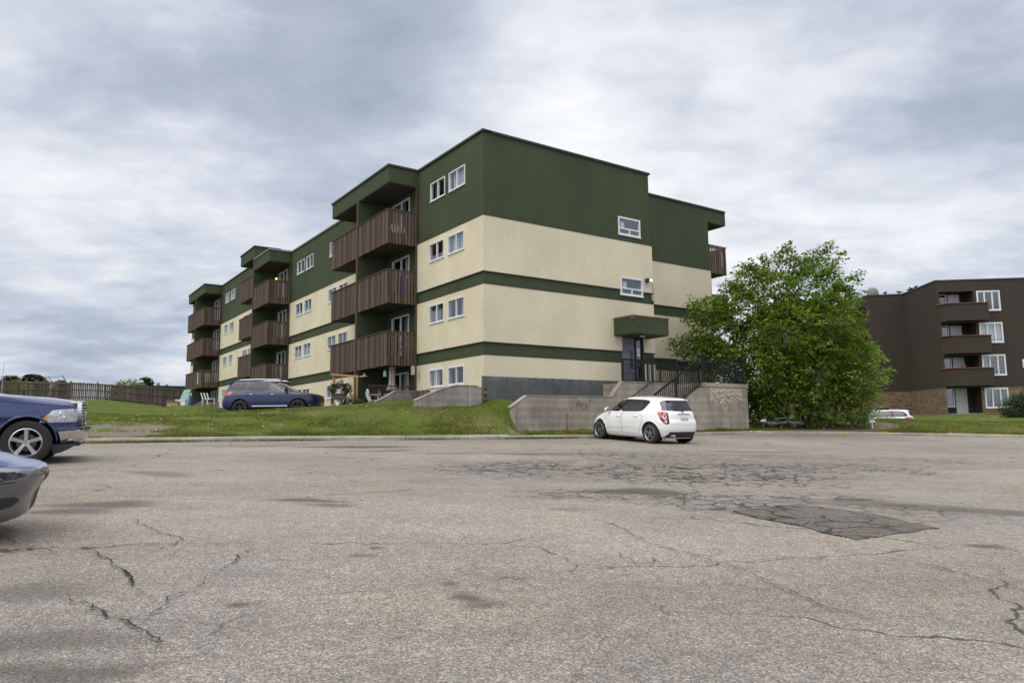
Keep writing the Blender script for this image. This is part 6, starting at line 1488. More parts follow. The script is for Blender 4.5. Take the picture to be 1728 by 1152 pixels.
# grass: real blades over the parts of the lawn one can resolve
def grass(n, x0, x1, vmax, hmin, hmax, seed, vpow=1.0, thin=None, w=.012):
    g = np.random.default_rng(seed); X_ = g.uniform(x0, x1, n); V_ = g.random(n)**vpow*vmax+.02; Y_ = kerb_y(X_)+.16+V_
    ix = np.clip(np.searchsorted(DX[0], X_)-1, 0, DX.shape[1]-1); col = DD[:, ix]; vv = DY[:, 0]-DY[0, 0]; iy = np.clip(np.searchsorted(vv, V_), 0, DD.shape[0]-1); dd = col[iy, np.arange(n)]
    keep = dd < g.uniform(.15, .75, n); 
    # keep clear of the building, patio and walls
    rel = np.stack([X_-CO.x, Y_-CO.y], 1); tL = rel@np.array([UL.x, UL.y]); oL = -(rel@np.array([UR.x, UR.y])); tR = rel@np.array([UR.x, UR.y]); oR = -(rel@np.array([UL.x, UL.y]))
    inb = ((oL < .12) & (oR < .12) & (tR > -.3)) | ((tR > .25) & (tR < 12.1) & (oR < (np.where(tR > 5, 2.6, 1.15))) & (oR > -12)) | ((tL > 5.2) & (tL < 12.2) & (oL < 2.6) & (oL > 0)); keep &= ~inb
    keep &= ~((np.abs(X_+11.4) < 2.6) & (np.abs(Y_-36.8) < 1.1))
    X_, Y_ = X_[keep], Y_[keep]; n = len(X_)
    row = np.clip((Y_-kerb_y(X_)-.13), 0, None); Z_ = terr(X_, Y_); e = np.clip(row/.4, 0, 1); Z_ = Z_*e+(lot_z(X_, Y_)+.14)*(1-e)
    h = g.uniform(hmin, hmax, n)*(1+.6*np.sin(X_*1.3+Y_*2)*np.sin(Y_*1.1)); a = g.random(n)*6.28; ca, sa = np.cos(a), np.sin(a); ln = g.normal(0, .45, (n, 2))
    B = np.stack([X_, Y_, Z_-.01], 1); ww = w*g.uniform(.6, 1.4, n)
    S_ = np.stack([ca*ww, sa*ww, 0*ca], 1); T = B+np.stack([ln[:, 0]*h, ln[:, 1]*h, h], 1)
    V = np.stack([B-S_, B+S_, T], 1).reshape(-1, 3); return V
V = np.concatenate([grass(150000, -17, 8, 13, .025, .060, 1, 1.5), grass(26000, -18, 26, .35, .04, .11, 2), grass(60000, 11, 40, 12, .03, .07, 3, 1.2, w=.018), grass(40000, -40, -8, 26, .04, .07, 4, 1.0, w=.022), grass(2500, 9, 20, 1.6, .08, .28, 6, w=.014)])
gr = npmesh('grass', V, np.arange(len(V)).reshape(-1, 3), M_BLADE); tag(gr, 'short uneven green grass over the sloping lawn', 'grass', kind='stuff')
# grass and weeds at the foot of the kerb, and in the cracks
g = np.random.default_rng(77); n = 9000; X_ = g.uniform(-13, 3, n); keep = (np.sin(X_*1.7)+np.sin(X_*.6+1)+g.normal(0, .7, n)) > .55; X_ = X_[keep]; Y_ = kerb_y(X_)-np.abs(g.normal(0, .05, len(X_)))-.01; n = len(X_)
B = np.stack([X_, Y_, lot_z(X_, Y_)+.01], 1); a = g.random(n)*6.28; S_ = np.stack([np.cos(a), np.sin(a), 0*a], 1)*.012; h = g.uniform(.02, .075, n); T = B+np.stack([g.normal(0, .4, n)*h, g.normal(0, .4, n)*h, h], 1); Vk = np.stack([B-S_, B+S_, T], 1).reshape(-1, 3)
VV = [Vk]
for px, py, rr_, nn in [(267, 1086, .012, 30), (221, 984, .010, 22), (205, 1049, .008, 18)]:
    if nn:
        p = on_lot(px, py); B = np.stack([p.x+g.normal(0, rr_, nn), p.y+g.normal(0, rr_, nn), np.full(nn, p.z+.012)], 1); a = g.random(nn)*6.28; S_ = np.stack([np.cos(a), np.sin(a), 0*a], 1)*.004; h = g.uniform(.004, .012, nn); T = B+np.stack([g.normal(0, .6, nn)*h, g.normal(0, .6, nn)*h, h], 1); VV.append(np.stack([B-S_, B+S_, T], 1).reshape(-1, 3))
V = np.concatenate(VV); tag(npmesh('weeds', V, np.arange(len(V)).reshape(-1, 3), M_BLADE), 'fringe of weeds along the kerb and in the cracks of the car park', 'weeds', kind='stuff')
# dandelions and seed heads
mb = MB(); g = np.random.default_rng(9)
for i in range(90):
    if i < 26: x, y = -13.5+g.normal(0, 1.2), 26.5+g.normal(0, 2.0)
    else: x = g.uniform(-16, 2); y = float(kerb_y(x))+g.uniform(.3, 9)
    if (y > 25 and x > -2.5): continue
    z = tz(x, y)+.08; mb.ico((x, y, z), g.uniform(.012, .024), (1, 1, .5), 1)
mk = mb.build('dandelions', plain('dandelion_yellow', (.62, .46, .03), .7)); tag(mk, 'scattered yellow dandelions in the lawn', 'dandelions', kind='stuff')
mb = MB()
for i in range(70):
    x = g.uniform(-16, 1); y = float(kerb_y(x))+g.uniform(.5, 9)
    if (y > 25 and x > -2.5): continue
    z = tz(x, y)+.10; mb.ico((x, y, z), g.uniform(.012, .02), (1, 1, 1), 1)
tag(mb.build('clover_heads', plain('clover_white', (.62, .60, .55), .9)), 'scattered white clover and seed heads in the lawn', 'clover', kind='stuff')

# ------------------------------------------------------------------ fence and what lies beyond
fa = at(-70, 676, 67.5); fb_ = at(330, 688, 75); fL = (fb_-fa); fL.z = 0; flen = fL.length; fd_ = fL.normalized(); nf_ = Vector((fd_.y, -fd_.x, 0))
FF = Frame(Vector((fa.x, fa.y, 0)), fd_, nf_)
fence = empty('wooden_fence', (fa.x, fa.y, tz(fa.x, fa.y)), 0, 'long weathered wooden slat fence behind the lawn on the left', 'fence')
npost = 9; sp_ = flen/npost
def ftop(t): return np.interp(t, [0, flen*.17, flen*.48, flen*.73, flen], [3.1+1.87, 3.1+1.85, 3.0+1.83, 2.62+1.92, 2.2+2.05])
def fbot(t): q = FF(t, 0, 0); return tz(q.x, q.y)+.05
random.seed(3); mb = WMB(); mb2 = WMB(); t = 0; npn = 0
for k in range(npost):
    mb = WMB(); t = k*sp_+.08
    if k in (): continue
    while t < (k+1)*sp_-.1:
        w = random.uniform(.115, .14); tp = ftop(t)+random.uniform(-.05, .02); lean = random.uniform(-.01, .01); bt = fbot(t)-.30+random.uniform(0, .05)
        if random.random() > .015: mb.hexa([FF(t, -.03, bt), FF(t+w, -.03, bt), FF(t+w, -.01, bt), FF(t, -.01, bt), FF(t+lean, -.03, tp), FF(t+w+lean, -.03, tp), FF(t+w+lean, -.01, tp), FF(t+lean, -.01, tp)])
        t += w+random.uniform(.012, .05)
    mb.build('slat_panel', M_FENCE, fence)
    for j, f_ in enumerate((.08, .52, .90)):
        mr = WMB(); a_, b_ = k*sp_, (k+1)*sp_; za = fbot(a_)*(1-f_)+ftop(a_)*f_; zb = fbot(b_)*(1-f_)+ftop(b_)*f_
        mr.hexa([FF(a_, 0, za), FF(b_, 0, zb), FF(b_, .05, zb), FF(a_, .05, za), FF(a_, 0, za+.1), FF(b_, 0, zb+.1), FF(b_, .05, zb+.1), FF(a_, .05, za+.1)]); mr.build('rail', m_wood('reddish_rail', (.20, .10, .06), (.28, .15, .09)) if (j == 2 and k in (2, 3)) else M_FENCE, fence)
for k in range(npost+1):
    mb = WMB(); t = k*sp_; mb.hexa([FF(t-.06, -.05, fbot(t)-.1), FF(t+.06, -.05, fbot(t)-.1), FF(t+.06, .08, fbot(t)-.1), FF(t-.06, .08, fbot(t)-.1), FF(t-.06, -.05, ftop(t)+.12), FF(t+.06, -.05, ftop(t)+.12), FF(t+.06, .08, ftop(t)+.12), FF(t-.06, .08, ftop(t)+.12)]); mb.build('post', M_FENCE, fence)
# wire fence with slanted arms
bw = empty('barbed_wire_fence', tuple(at(100, 660, 80)), 0, 'barbed wire strung on slanted metal arms above the wooden fence', 'fence')
mb = WMB(); tops = []
for (x0, y0, x1, y1) in ((112, 660, 112, 648), (89, 662, 89, 646)):
    pass
for (bx_, by_, tx, ty) in ((112.5, 646, 105.5, 633.5), (89.5, 645.5, 81.5, 635.2), (12, 646, 4, 634.5), (-40, 645, -48, 634.5)):
    a = at(bx_, by_, 82); b = at(tx, ty, 82); base = Vector((a.x, a.y, a.z-3.4)); m2 = WMB(); m2.tube([base, a], .045, 7); m2.bar(a, b, .10, .05); m2.build('post', M_GALV if 0 else M_FLASH, bw); tops.append((a, b))
m2 = WMB()
for f in (.15, .95):
    q = [a.lerp(b, f) for a, b in tops]
    for u, v in zip(q, q[1:]): mid_ = (u+v)/2; mid_.z -= .06; m2.tube([u, mid_, v], .022, 5)
m2.build('barbed_wire', M_FLASH, bw)
pm = at(3.5, 655, 60); mb = MB(); mb.tube([(0, 0, 0), (0, 0, 4.2)], [.03, .015], 6); mb.box(-.06, .06, -.02, .02, 0, .12); o = mb.build('thin_mast', M_GALV); o.location = (pm.x, pm.y, pm.z-2); tag(o, 'thin pale mast standing up at the far left edge', 'mast')
far = empty('far_building', tuple(at(275, 652, 110)), 0, 'low dark roofline of a building just above the right end of the fence', 'building')
pa = at(232, 652, 108); pb = at(318, 650, 112); Ff, Lf = wallframe(Vector((pa.x, pa.y, 0)), Vector((pb.x, pb.y, 0)))
mb = WMB(); fbox(mb, Ff, 0, Lf+8, -12, 0, 1, pa.z-.05); mb.build('wall', M_BROWN, far); mb = WMB(); fbox(mb, Ff, -.15, Lf+8, -12, .15, pa.z-.05, pa.z+.22); mb.build('roof_edge', M_FLASH, far)
for k, (px, py, r_) in enumerate(((221.5, 645.5, .34), (239, 642.5, .34), (267, 644, .22), (281, 647, .26))):
    p = at(px, py+2, 112); zr = pa.z+.2
    v = empty('roof_ventilator', (p.x, p.y, zr), 0, ('round silver roof ventilator behind the fence next to the green tree top', 'tall silver roof ventilator on a square base beside the spruce', 'small curved vent pipe on the far roof', 'low silver roof ventilator nearest the green building')[k], 'ventilator', 'ventilators on the far roof')
    H = p.z-zr
    mb = MB(); mb.lathe([(.01, H+r_), (r_*.7, H+r_*.8), (r_, H), (r_*.8, H-r_*.6), (r_*.55, H-r_*.7), (r_*.5, -.2)], 16); mb.build('turbine_head', M_GALV, v, smooth=True)
    mb = MB(); mb.box(-r_*.9, r_*.9, -r_*.9, r_*.9, -.3, max(.1, H-r_*.7)); mb.build('base_box', M_CONC2, v)

# ------------------------------------------------------------------ things by the patios
def onp(px, py, off=None, t=None):      # point on a line of sight, `off` metres out from the long front
    if t is not None:
        d = ray(px, py); P0 = FL(t, 0, 0); return d*(P0.dot(UL)/d.dot(UL))
    tt, z = FL.hit(px, py, off); return FL(tt, off, z)
PZ = .44
def plastic_chair(x, y, z, rz, label, scale=1):
    r = empty('plastic_chair', (x, y, z), rz, label, 'chair', 'white plastic patio chairs'); s = scale
    mb = MB(); mb.box(-.22*s, .22*s, -.22*s, .22*s, .40*s, .43*s); mb.build('seat', M_PLAST, r)
    mb = MB()
    for i in range(7):
        a = -.20+.4*i/6; mb.bar((a*s, .22*s, .43*s), (a*1.05*s, .32*s, (.86-.6*a*a)*s), .028*s, .015*s)
    pts = [(-.24*s, .22*s, .43*s)]+[(.25*s*math.cos(R(180-i*22.5)), .325*s, (.70+.18*math.sin(R(i*22.5)))*s) for i in range(9)]+[(.24*s, .22*s, .43*s)]
    mb.tube(pts, .018*s, 6); mb.build('backrest', M_PLAST, r)
    for sx_ in (-1, 1):
        mb = MB(); mb.tube([(sx_*.25*s, .26*s, .64*s), (sx_*.27*s, 0, .65*s), (sx_*.26*s, -.22*s, .62*s), (sx_*.25*s, -.22*s, .42*s)], .02*s, 6); mb.build('armrest', M_PLAST, r)
        for sy_ in (-1, 1):
            mb = MB(); mb.tube([(sx_*.20*s, sy_*.2*s, .41*s), (sx_*.25*s, sy_*.25*s, 0)], [.025*s, .016*s], 6); mb.build('leg', M_PLAST, r)
    return r
pcs = onp(632, 672, t=6.6); t_, _ = FL.hit(632, 672, 3.3); pz_ = at(632, 680.5, pcs.y).z
plastic_chair(pcs.x, pcs.y, pcs.z-.50, R(115), 'white plastic garden chair on the patio left of the seated person')
pc2 = onp(656, 669, t=6.9); plastic_chair(pc2.x+.05, pc2.y, pc2.z-.52, R(-70), 'white plastic garden chair on the patio right of the seated person')
# seated person, one skinned body
def skin_body(name, joints, edges, radii, mat, parent, sub=1):
    me = bpy.data.meshes.new(name); me.from_pydata(joints, edges, []); o = bpy.data.objects.new(name, me); COL.objects.link(o)
    m = o.modifiers.new('s', 'SKIN'); sv = me.skin_vertices[0].data
    for i, r_ in enumerate(radii): sv[i].radius = (r_, r_) if not hasattr(r_, '__len__') else r_
    sv[0].use_root = True; m.use_smooth_shade = True; o.modifiers.new('u', 'SUBSURF').levels = sub
    dg = bpy.context.evaluated_depsgraph_get(); dg.update(); nm = bpy.data.meshes.new_from_object(o.evaluated_get(dg)); bpy.data.objects.remove(o); nm.materials.clear(); nm.materials.append(mat)
    o2 = bpy.data.objects.new(name, nm); COL.objects.link(o2)
    if parent: o2.parent = parent
    return o2
ph = onp(641, 659.5, t=7.3); hz = ph.z
per = empty('person', (ph.x, ph.y, hz-1.18), R(-20), 'person in a dark top sitting on the patio between two white chairs', 'person')
J = [(0, 0, .50), (0, .02, .72), (0, .03, .90), (0, .02, 1.00), (0, 0, 1.10), (0, -.02, 1.20), (-.10, -.04, .50), (-.13, -.46, .50), (-.13, -.46, .10), (.10, -.04, .50), (.13, -.46, .50), (.13, -.46, .10), (-.18, .02, .94), (-.24, -.04, .70), (-.16, -.28, .64), (.18, .02, .94), (.24, -.04, .70), (.16, -.28, .64), (-.13, -.60, .05), (.13, -.60, .05)]
E_ = [(0, 1), (1, 2), (2, 3), (3, 4), (4, 5), (0, 6), (6, 7), (7, 8), (0, 9), (9, 10), (10, 11), (2, 12), (12, 13), (13, 14), (2, 15), (15, 16), (16, 17), (8, 18), (11, 19)]
skin_body('body', J, E_, [.15, (.15, .11), (.14, .10), .055, (.075, .09), (.072, .085), .10, .075, .05, .10, .075, .05, .06, .045, .032, .06, .045, .032, .04, .04], M_SKIN, per)
mb = MB(); mb.lathe([(.15, .46), (.175, .6), (.175, .8), (.20, .92), (.12, .985), (.06, 1.01)], 18, 'Z', (0, .015, 0)); o = mb.build('dark_top', M_SHIRT, per, smooth='all'); o.scale = (1, .75, 1)
for s_ in (-1, 1):
    mb = MB(); mb.tube([(s_*.16, .02, .95), (s_*.235, -.035, .71), (s_*.20, -.16, .67)], [.075, .06, .05], 10); mb.build('sleeve', M_SHIRT, per, smooth='all')
    mb = MB(); mb.tube([(s_*.09, .0, .50), (s_*.13, -.46, .51), (s_*.13, -.46, .18)], [.115, .09, .06], 10); mb.build('trouser_leg', M_BLUEB, per, smooth='all')
    for k in range(5):
        a = (k-2)*.016; L_ = (.05, .075, .085, .08, .06)[k]; mb = MB(); mb.tube([(s_*.15+a, -.29, .635), (s_*.15+a*1.2, -.29-L_*.6, .63), (s_*.15+a*1.3, -.29-L_, .61)], [.009, .008, .006], 6); mb.build('finger', M_SKIN, per, smooth='all')
    mb = MB(); mb.ico((s_*.032, -.092, 1.155), .011, (1, .6, 1), 2); mb.build('eye', M_UNDER, per, smooth='all'); mb = MB(); mb.ico((s_*.078, .0, 1.14), .022, (.4, .8, 1.2), 2); mb.build('ear', M_SKIN, per, smooth='all')
mb = MB(); mb.ico((0, -.105, 1.125), .016, (.8, 1, 1.4), 2); mb.build('nose', M_SKIN, per, smooth='all')
mb = MB(); mb.ico((0, -.093, 1.085), .022, (1, .4, .3), 2); mb.build('mouth', M_RED, per, smooth='all')
mb = MB(); mb.ico((0, .025, 1.19), .098, (.92, 1.02, .86), 3, .15); mb.ico((0, .06, 1.13), .085, (.9, .8, 1.1), 3, .15); mb.build('hair', M_HAIR, per, smooth='all')
# closed parasol
pu = onp(661.5, 640, t=6.1); zb_ = onp(661.5, 656, t=6.1).z; zt_ = onp(661.5, 614, t=6.1).z
um = empty('closed_parasol', (pu.x, pu.y, zb_-.75), 0, 'folded beige patio parasol standing behind the lattice', 'parasol')
H = zt_-(zb_-.75)
mb = MB(); n = 28; prof = [(.235, H-1.12), (.17, H-1.0), (.125, H-.85), (.115, H-.6), (.125, H-.35), (.10, H-.22), (.15, H-.17), (.10, H-.10), (.03, H)]
vs = []; 
for r_, h_ in prof:
    for j in range(n): a = 2*math.pi*j/n; q = r_*(1+.16*math.cos(a*7)); vs.append((q*math.cos(a), q*math.sin(a), h_+(.02*math.cos(a*7) if h_ < H-1 else 0)))
mb.add(vs, [(i*n+j, i*n+(j+1) % n, (i+1)*n+(j+1) % n, (i+1)*n+j) for i in range(len(prof)-1) for j in range(n)]); mb.build('folded_canopy', M_CANVAS, um, smooth=True)
mb = MB(); mb.tube([(0, 0, .05), (0, 0, H+.03)], .022, 8); mb.build('pole', M_WOOD2, um); mb = MB(); mb.lathe([(.01, .12), (.1, .1), (.24, .02), (.24, -.02)], 20); mb.build('base', M_CONC2, um)
# lattice screen, planks, broom
q0 = FL(5.55, 2.15, 0); q1 = FL(5.55, .12, 0); ltf, LL = wallframe(q0, q1)
zt0 = onp(672, 651, t=5.55).z; zt1 = zt0
lat = empty('lattice_screen', tuple(q0+Vector((0, 0, zt0-.45))), 0, 'low brown diagonal lattice screen edging the patio beside the parasol', 'lattice')
mb = WMB(); z0_, z1_ = zt0-.42, zt0
k = -z1_+z0_
while k < LL:
    a, b = max(0, k), min(LL, k+(z1_-z0_)); mb.bar(ltf(a, 0, z0_+(a-k)), ltf(b, 0, z0_+(b-k)), .018, .008); mb.bar(ltf(a, .012, z1_-(a-k)), ltf(b, .012, z1_-(b-k)), .018, .008); k += .095
mb.build('lattice', M_WOOD2, lat); mb = WMB(); mb.bar(ltf(0, 0, z1_), ltf(LL, 0, z1_), .04); mb.bar(ltf(0, 0, z0_), ltf(LL, 0, z0_), .04); mb.build('frame', M_WOOD2, lat)
mb = WMB(); ta, tb = FL.hit(723.5, 663, .5)[0], FL.hit(697, 663, .5)[0]; za = FL.hit(708, 658.5, .5)[1]
k = ta
while k < tb: fbox(mb, FL, k, k+.085, .48, .50, za-.5, za+random.uniform(-.02, .02)); k += .105
fbox(mb, FL, ta, tb, .45, .48, za-.12, za-.04); fbox(mb, FL, ta, tb, .14, .48, za-.5, za-.08)
tag(mb.build('slatted_planter', M_FENCE), 'short dark slatted wooden panel between the lattice and the ground floor windows', 'planter')
b0 = FL.hit(718.5, 658, .3); b1 = FL.hit(722, 643.5, .3); br = empty('broom', tuple(FL(b0[0], .3, b0[1])), 0, 'yellow-handled broom leaning on the wall under the ground floor windows', 'broom')
mb = WMB(); mb.tube([FL(b0[0], .35, b0[1]-.35), FL(b1[0], .12, b1[1])], .016, 8); mb.build('handle', M_YEL, br); mb = WMB(); c = FL(b0[0], .37, b0[1]-.4); mb.box(c.x-.13, c.x+.13, c.y-.03, c.y+.03, c.z-.12, c.z+.02); mb.build('bristles', M_YEL, br)
# pergola of new lumber, plant stand and flowers
y0 = FL.hit(563, 660, 3.0); y1 = FL.hit(602.5, 660, 1.35)
pA_ = FL(FL.hit(563, 650, 2.1)[0], 2.1, 0); pB_ = FL(FL.hit(602.5, 650, 1.6)[0], 1.6, 0); pz1 = at(563, 631.5, pA_.y).z; pz2 = at(602.5, 635, pB_.y).z
per_ = empty('timber_arbour', (pA_.x, pA_.y, .6), 0, 'simple arbour of new orange lumber beside the plant stand', 'arbour')
for a, z in ((pA_, pz1), (pB_, pz2)):
    mb = WMB(); mb.bar(Vector((a.x, a.y, .3)), Vector((a.x, a.y, z)), .09); mb.build('post', M_PINE, per_)
mb = WMB(); mb.bar(Vector((pA_.x-.1, pA_.y, pz1)), Vector((pB_.x+.1, pB_.y, pz2)), .09, .08); mb.build('beam', M_PINE, per_)
st = onp(572, 668, 2.6); stz = onp(572, 664.5, 2.6).z
stand = empty('plant_stand', (st.x, st.y, stz-.95), R(20), 'dark wooden potting table with plants on its top', 'table')
mb = MB(); mb.box(-.34, .34, -.22, .22, .92, .96); mb.build('table_top', M_WOOD2, stand); mb = MB(); mb.box(-.32, .32, -.20, .20, .70, .90); mb.build('drawer_box', M_FENCE, stand)
for sx_ in (-1, 1):
    for sy_ in (-1, 1): mb = MB(); mb.box(sx_*.29-.03, sx_*.29+.03, sy_*.17-.03, sy_*.17+.03, 0, .72); mb.build('leg', M_WOOD2, stand)
def potted(x, y, z, r_, h_, potm, label, lobes, flowers=0, fm=None, seed=1, leafm=None):
    p_ = empty('potted_plant', (x, y, z), 0, label, 'plant'); mb = MB(); mb.lathe([(.01, 0), (r_*.75, 0), (r_, h_), (r_*1.06, h_), (r_*1.06, h_*.86)], 18); mb.build('pot', potm, p_, smooth=True)
    P, Dv = crown_points([(a, b, c+h_, d, e, f) for a, b, c, d, e, f in lobes], 70, seed, .3); leaves('foliage', leafm or M_SHRUB, P, Dv, .07, 6, .13, p_, seed=seed)
    if flowers:
        g = np.random.default_rng(seed); mb = MB()
        for _ in range(flowers): q = P[int(g.integers(0, len(P)))]*np.array([1.15, 1.15, 1.12]); mb.ico(tuple(q), .05, (1, 1, .8), 1)
        mb.build('flowers', fm, p_)
    return p_
potted(st.x+.02, st.y, stz+.01, .15, .20, M_PLAST, 'white pot of red flowers in the middle of the potting table', [(0, 0, .15, .25, .2, .16)], 7, M_PETAL, 3)
potted(st.x-.26, st.y, stz+.01, .09, .14, M_BLKPL, 'small leafy plant in a black pot on the left of the potting table', [(0, 0, .1, .14, .14, .12)], 0, None, 4)
potted(st.x+.30, st.y-.02, stz+.01, .07, .10, M_BLKPL, 'small dark pot with one red bloom on the right of the potting table', [(.05, 0, .14, .1, .1, .14)], 3, M_PETAL, 5)
for k, (px, py, r_, lb) in enumerate(((585, 676, .30, 'bushy green plant in a black tub right of the potting table'), (597, 680, .24, 'bushy low plant in a pot under the arbour beam'), (606, 683, .16, 'small plant in a terracotta pot at the edge of the patio'))):
    q = onp(px, py, 2.2); potted(q.x, q.y, q.z-.35, .14, .22, M_BLKPL if k < 2 else M_POT, lb, [(0, 0, .16, r_, r_, r_*.9)], 0, None, 10+k)
for k, (px, py, m_, lb) in enumerate(((560.5, 686, M_TEAL, 'pale teal bucket beside the foot of the potting table'), (570.5, 684, M_PLAST, 'upright white canister under the potting table'), (608.5, 685.5, M_PLAST, 'small white bowl on the ground at the patio edge'))):
    q = onp(px, py, 2.9 if k < 2 else 3.2); mb = MB(); h_ = (.22, .42, .1)[k]; r_ = (.15, .07, .12)[k]; mb.lathe([(.01, 0), (r_*.85, 0), (r_, h_), (r_*1.08, h_), (r_*.9, h_-.01), (r_*.8, .03)], 18); o = mb.build(('bucket', 'canister', 'bowl')[k], m_, smooth=True); o.location = q-Vector((0, 0, h_*.6)); tag(o, lb, ('bucket', 'canister', 'bowl')[k])
# hanging lamps
def hang(px, py, off, ztop_, m_, label, kind):
    q = onp(px, py, off); r = empty('hanging_lamp', tuple(q), 0, label, 'lamp', 'lamps hanging under the lowest balcony'); mb = MB(); mb.tube([(0, 0, .1), (0, 0, ztop_-q.z)], .008, 5); mb.build('cord', M_BLKPL, r)
    mb = MB()
    if kind == 0: mb.lathe([(.02, .14), (.05, .10), (.06, .04), (.19, -.01), (.20, -.03), (.18, -.02)], 20)
    elif kind == 1: mb.lathe([(.01, .16), (.06, .12), (.075, .08), (.085, -.12), (.075, -.14), (.01, -.14)], 16)
    else: mb.box(-.075, .075, -.075, .075, -.16, .14); mb.lathe([(.01, .24), (.11, .14)], 4)
    mb.build('lamp_shade', m_, r, smooth=True)
hang(615, 634.5, 1.1, 2.66, M_PLAST, 'white enamel lamp hanging under the lowest balcony at the left', 0)
hang(624+0, 630, .9, 2.66, M_TEAL, 'pale teal lantern hanging under the lowest balcony beside the parasol', 1).__class__ if False else hang(650, 630, 1.0, 2.66, M_TEAL, 'pale teal lantern hanging under the lowest balcony beside the parasol', 1)
hang(697, 626, .35, 2.66, M_CANVAS, 'boxy beige lantern hanging by the brown corner trim', 2)
# barbecue and ground-floor clutter
q = onp(624, 678, t=7.4); bb = empty('barbecue', (q.x, q.y, q.z-.4), 0, 'small dark round barbecue left of the white chairs', 'barbecue')
mb = MB(); mb.ico((0, 0, .55), .24, (1, 1, .8), 3); mb.build('kettle', M_GLOSSB, bb, smooth='all')
for i in range(3): mb = MB(); mb.tube([(.1*math.cos(i*2.1), .1*math.sin(i*2.1), .5), (.24*math.cos(i*2.1), .24*math.sin(i*2.1), 0)], .012, 6); mb.build('leg', M_BLKPL, bb)
# far patio: folded blue thing, striped chair, boxes
def far_pt(px, py, off): return onp(px, py, off)
q = far_pt(317, 676, 3.2); mb = MB(); mb.ico((0, 0, .45), .5, (.8, .6, 1.1), 3, .2); mb.hexa([(-.4, -.3, -.1), (.4, -.3, -.1), (.4, .3, -.1), (-.4, .3, -.1), (-.36, -.25, .6), (.36, -.25, .6), (.36, .25, .6), (-.36, .25, .6)]); o = mb.build('covered_grill', M_BLUEB, smooth=True); o.location = q-Vector((0, 0, .5)); tag(o, 'dark blue covered grill below the farthest balconies', 'grill cover')
q = far_pt(313, 668, 3.6); mb = MB(); mb.hexa([(-.5, -.05, -.5), (.15, -.05, -.5), (.25, .05, -.5), (-.4, .05, -.5), (-.1, -.05, .45), (.35, -.05, .5), (.4, .05, .5), (0, .05, .45)]); o = mb.build('folded_lounger', M_TEAL); o.location = q; tag(o, 'pale teal folded lounger leaning over the blue grill cover', 'lounger')
q = far_pt(306.5, 681.5, 4.2); mb = MB(); mb.box(-.34, .34, -.25, .25, -.3, .26); mb.box(-.37, .37, -.28, .28, .24, .31); o = mb.build('storage_box', M_PLAST); o.location = q; tag(o, 'white storage box left of the blue grill cover', 'box')
q = far_pt(293, 682.5, 5.0); mb = MB(); mb.box(-.36, .36, -.25, .25, -.28, .2); mb.hexa([(-.36, -.25, .2), (.36, -.25, .2), (.36, -.2, .2), (-.36, -.2, .2), (-.36, -.42, .26), (.36, -.42, .26), (.36, -.38, .27), (-.36, -.38, .27)]); o = mb.build('cardboard_box', M_CARD); o.location = q; tag(o, 'tan cardboard box on the lawn near the far wing wall', 'box')
q = far_pt(282, 684.5, 5.2); mb = MB(); mb.box(-.3, .3, -.2, .2, -.2, .1); mb.tube([(-.2, 0, .1), (-.2, 0, .22), (.2, 0, .22), (.2, 0, .1)], .02, 6); o = mb.build('black_crate', M_BLKPL); o.location = q; tag(o, 'small black crate left of the cardboard box', 'crate')
q = far_pt(351.5, 674.5, 2.0); ad = empty('deck_chair', (q.x, q.y, q.z-.4), R(60), 'black and white striped deck chair by the farthest patio', 'chair')
mb = MB(); mb.hexa([(-.3, -.3, .35), (.3, -.3, .35), (.3, .2, .25), (-.3, .2, .25), (-.3, -.3, .39), (.3, -.3, .39), (.3, .2, .29), (-.3, .2, .29)]); mb.build('seat', M_BLKPL, ad)
for i in range(5): mb = MB(); a = -.26+i*.13; mb.bar((a, .2, .27), (a, .55, .95), .09, .02); mb.build('back_slat', M_PLAST if i % 2 == 0 else M_BLKPL, ad)
for sx_ in (-1, 1): mb = MB(); mb.bar((sx_*.3, -.3, 0), (sx_*.3, -.3, .5), .05); mb.bar((sx_*.3, -.35, .5), (sx_*.3, .35, .5), .09, .025); mb.bar((sx_*.3, .3, 0), (sx_*.3, .25, .5), .05); mb.build('side_frame', M_PLAST, ad)
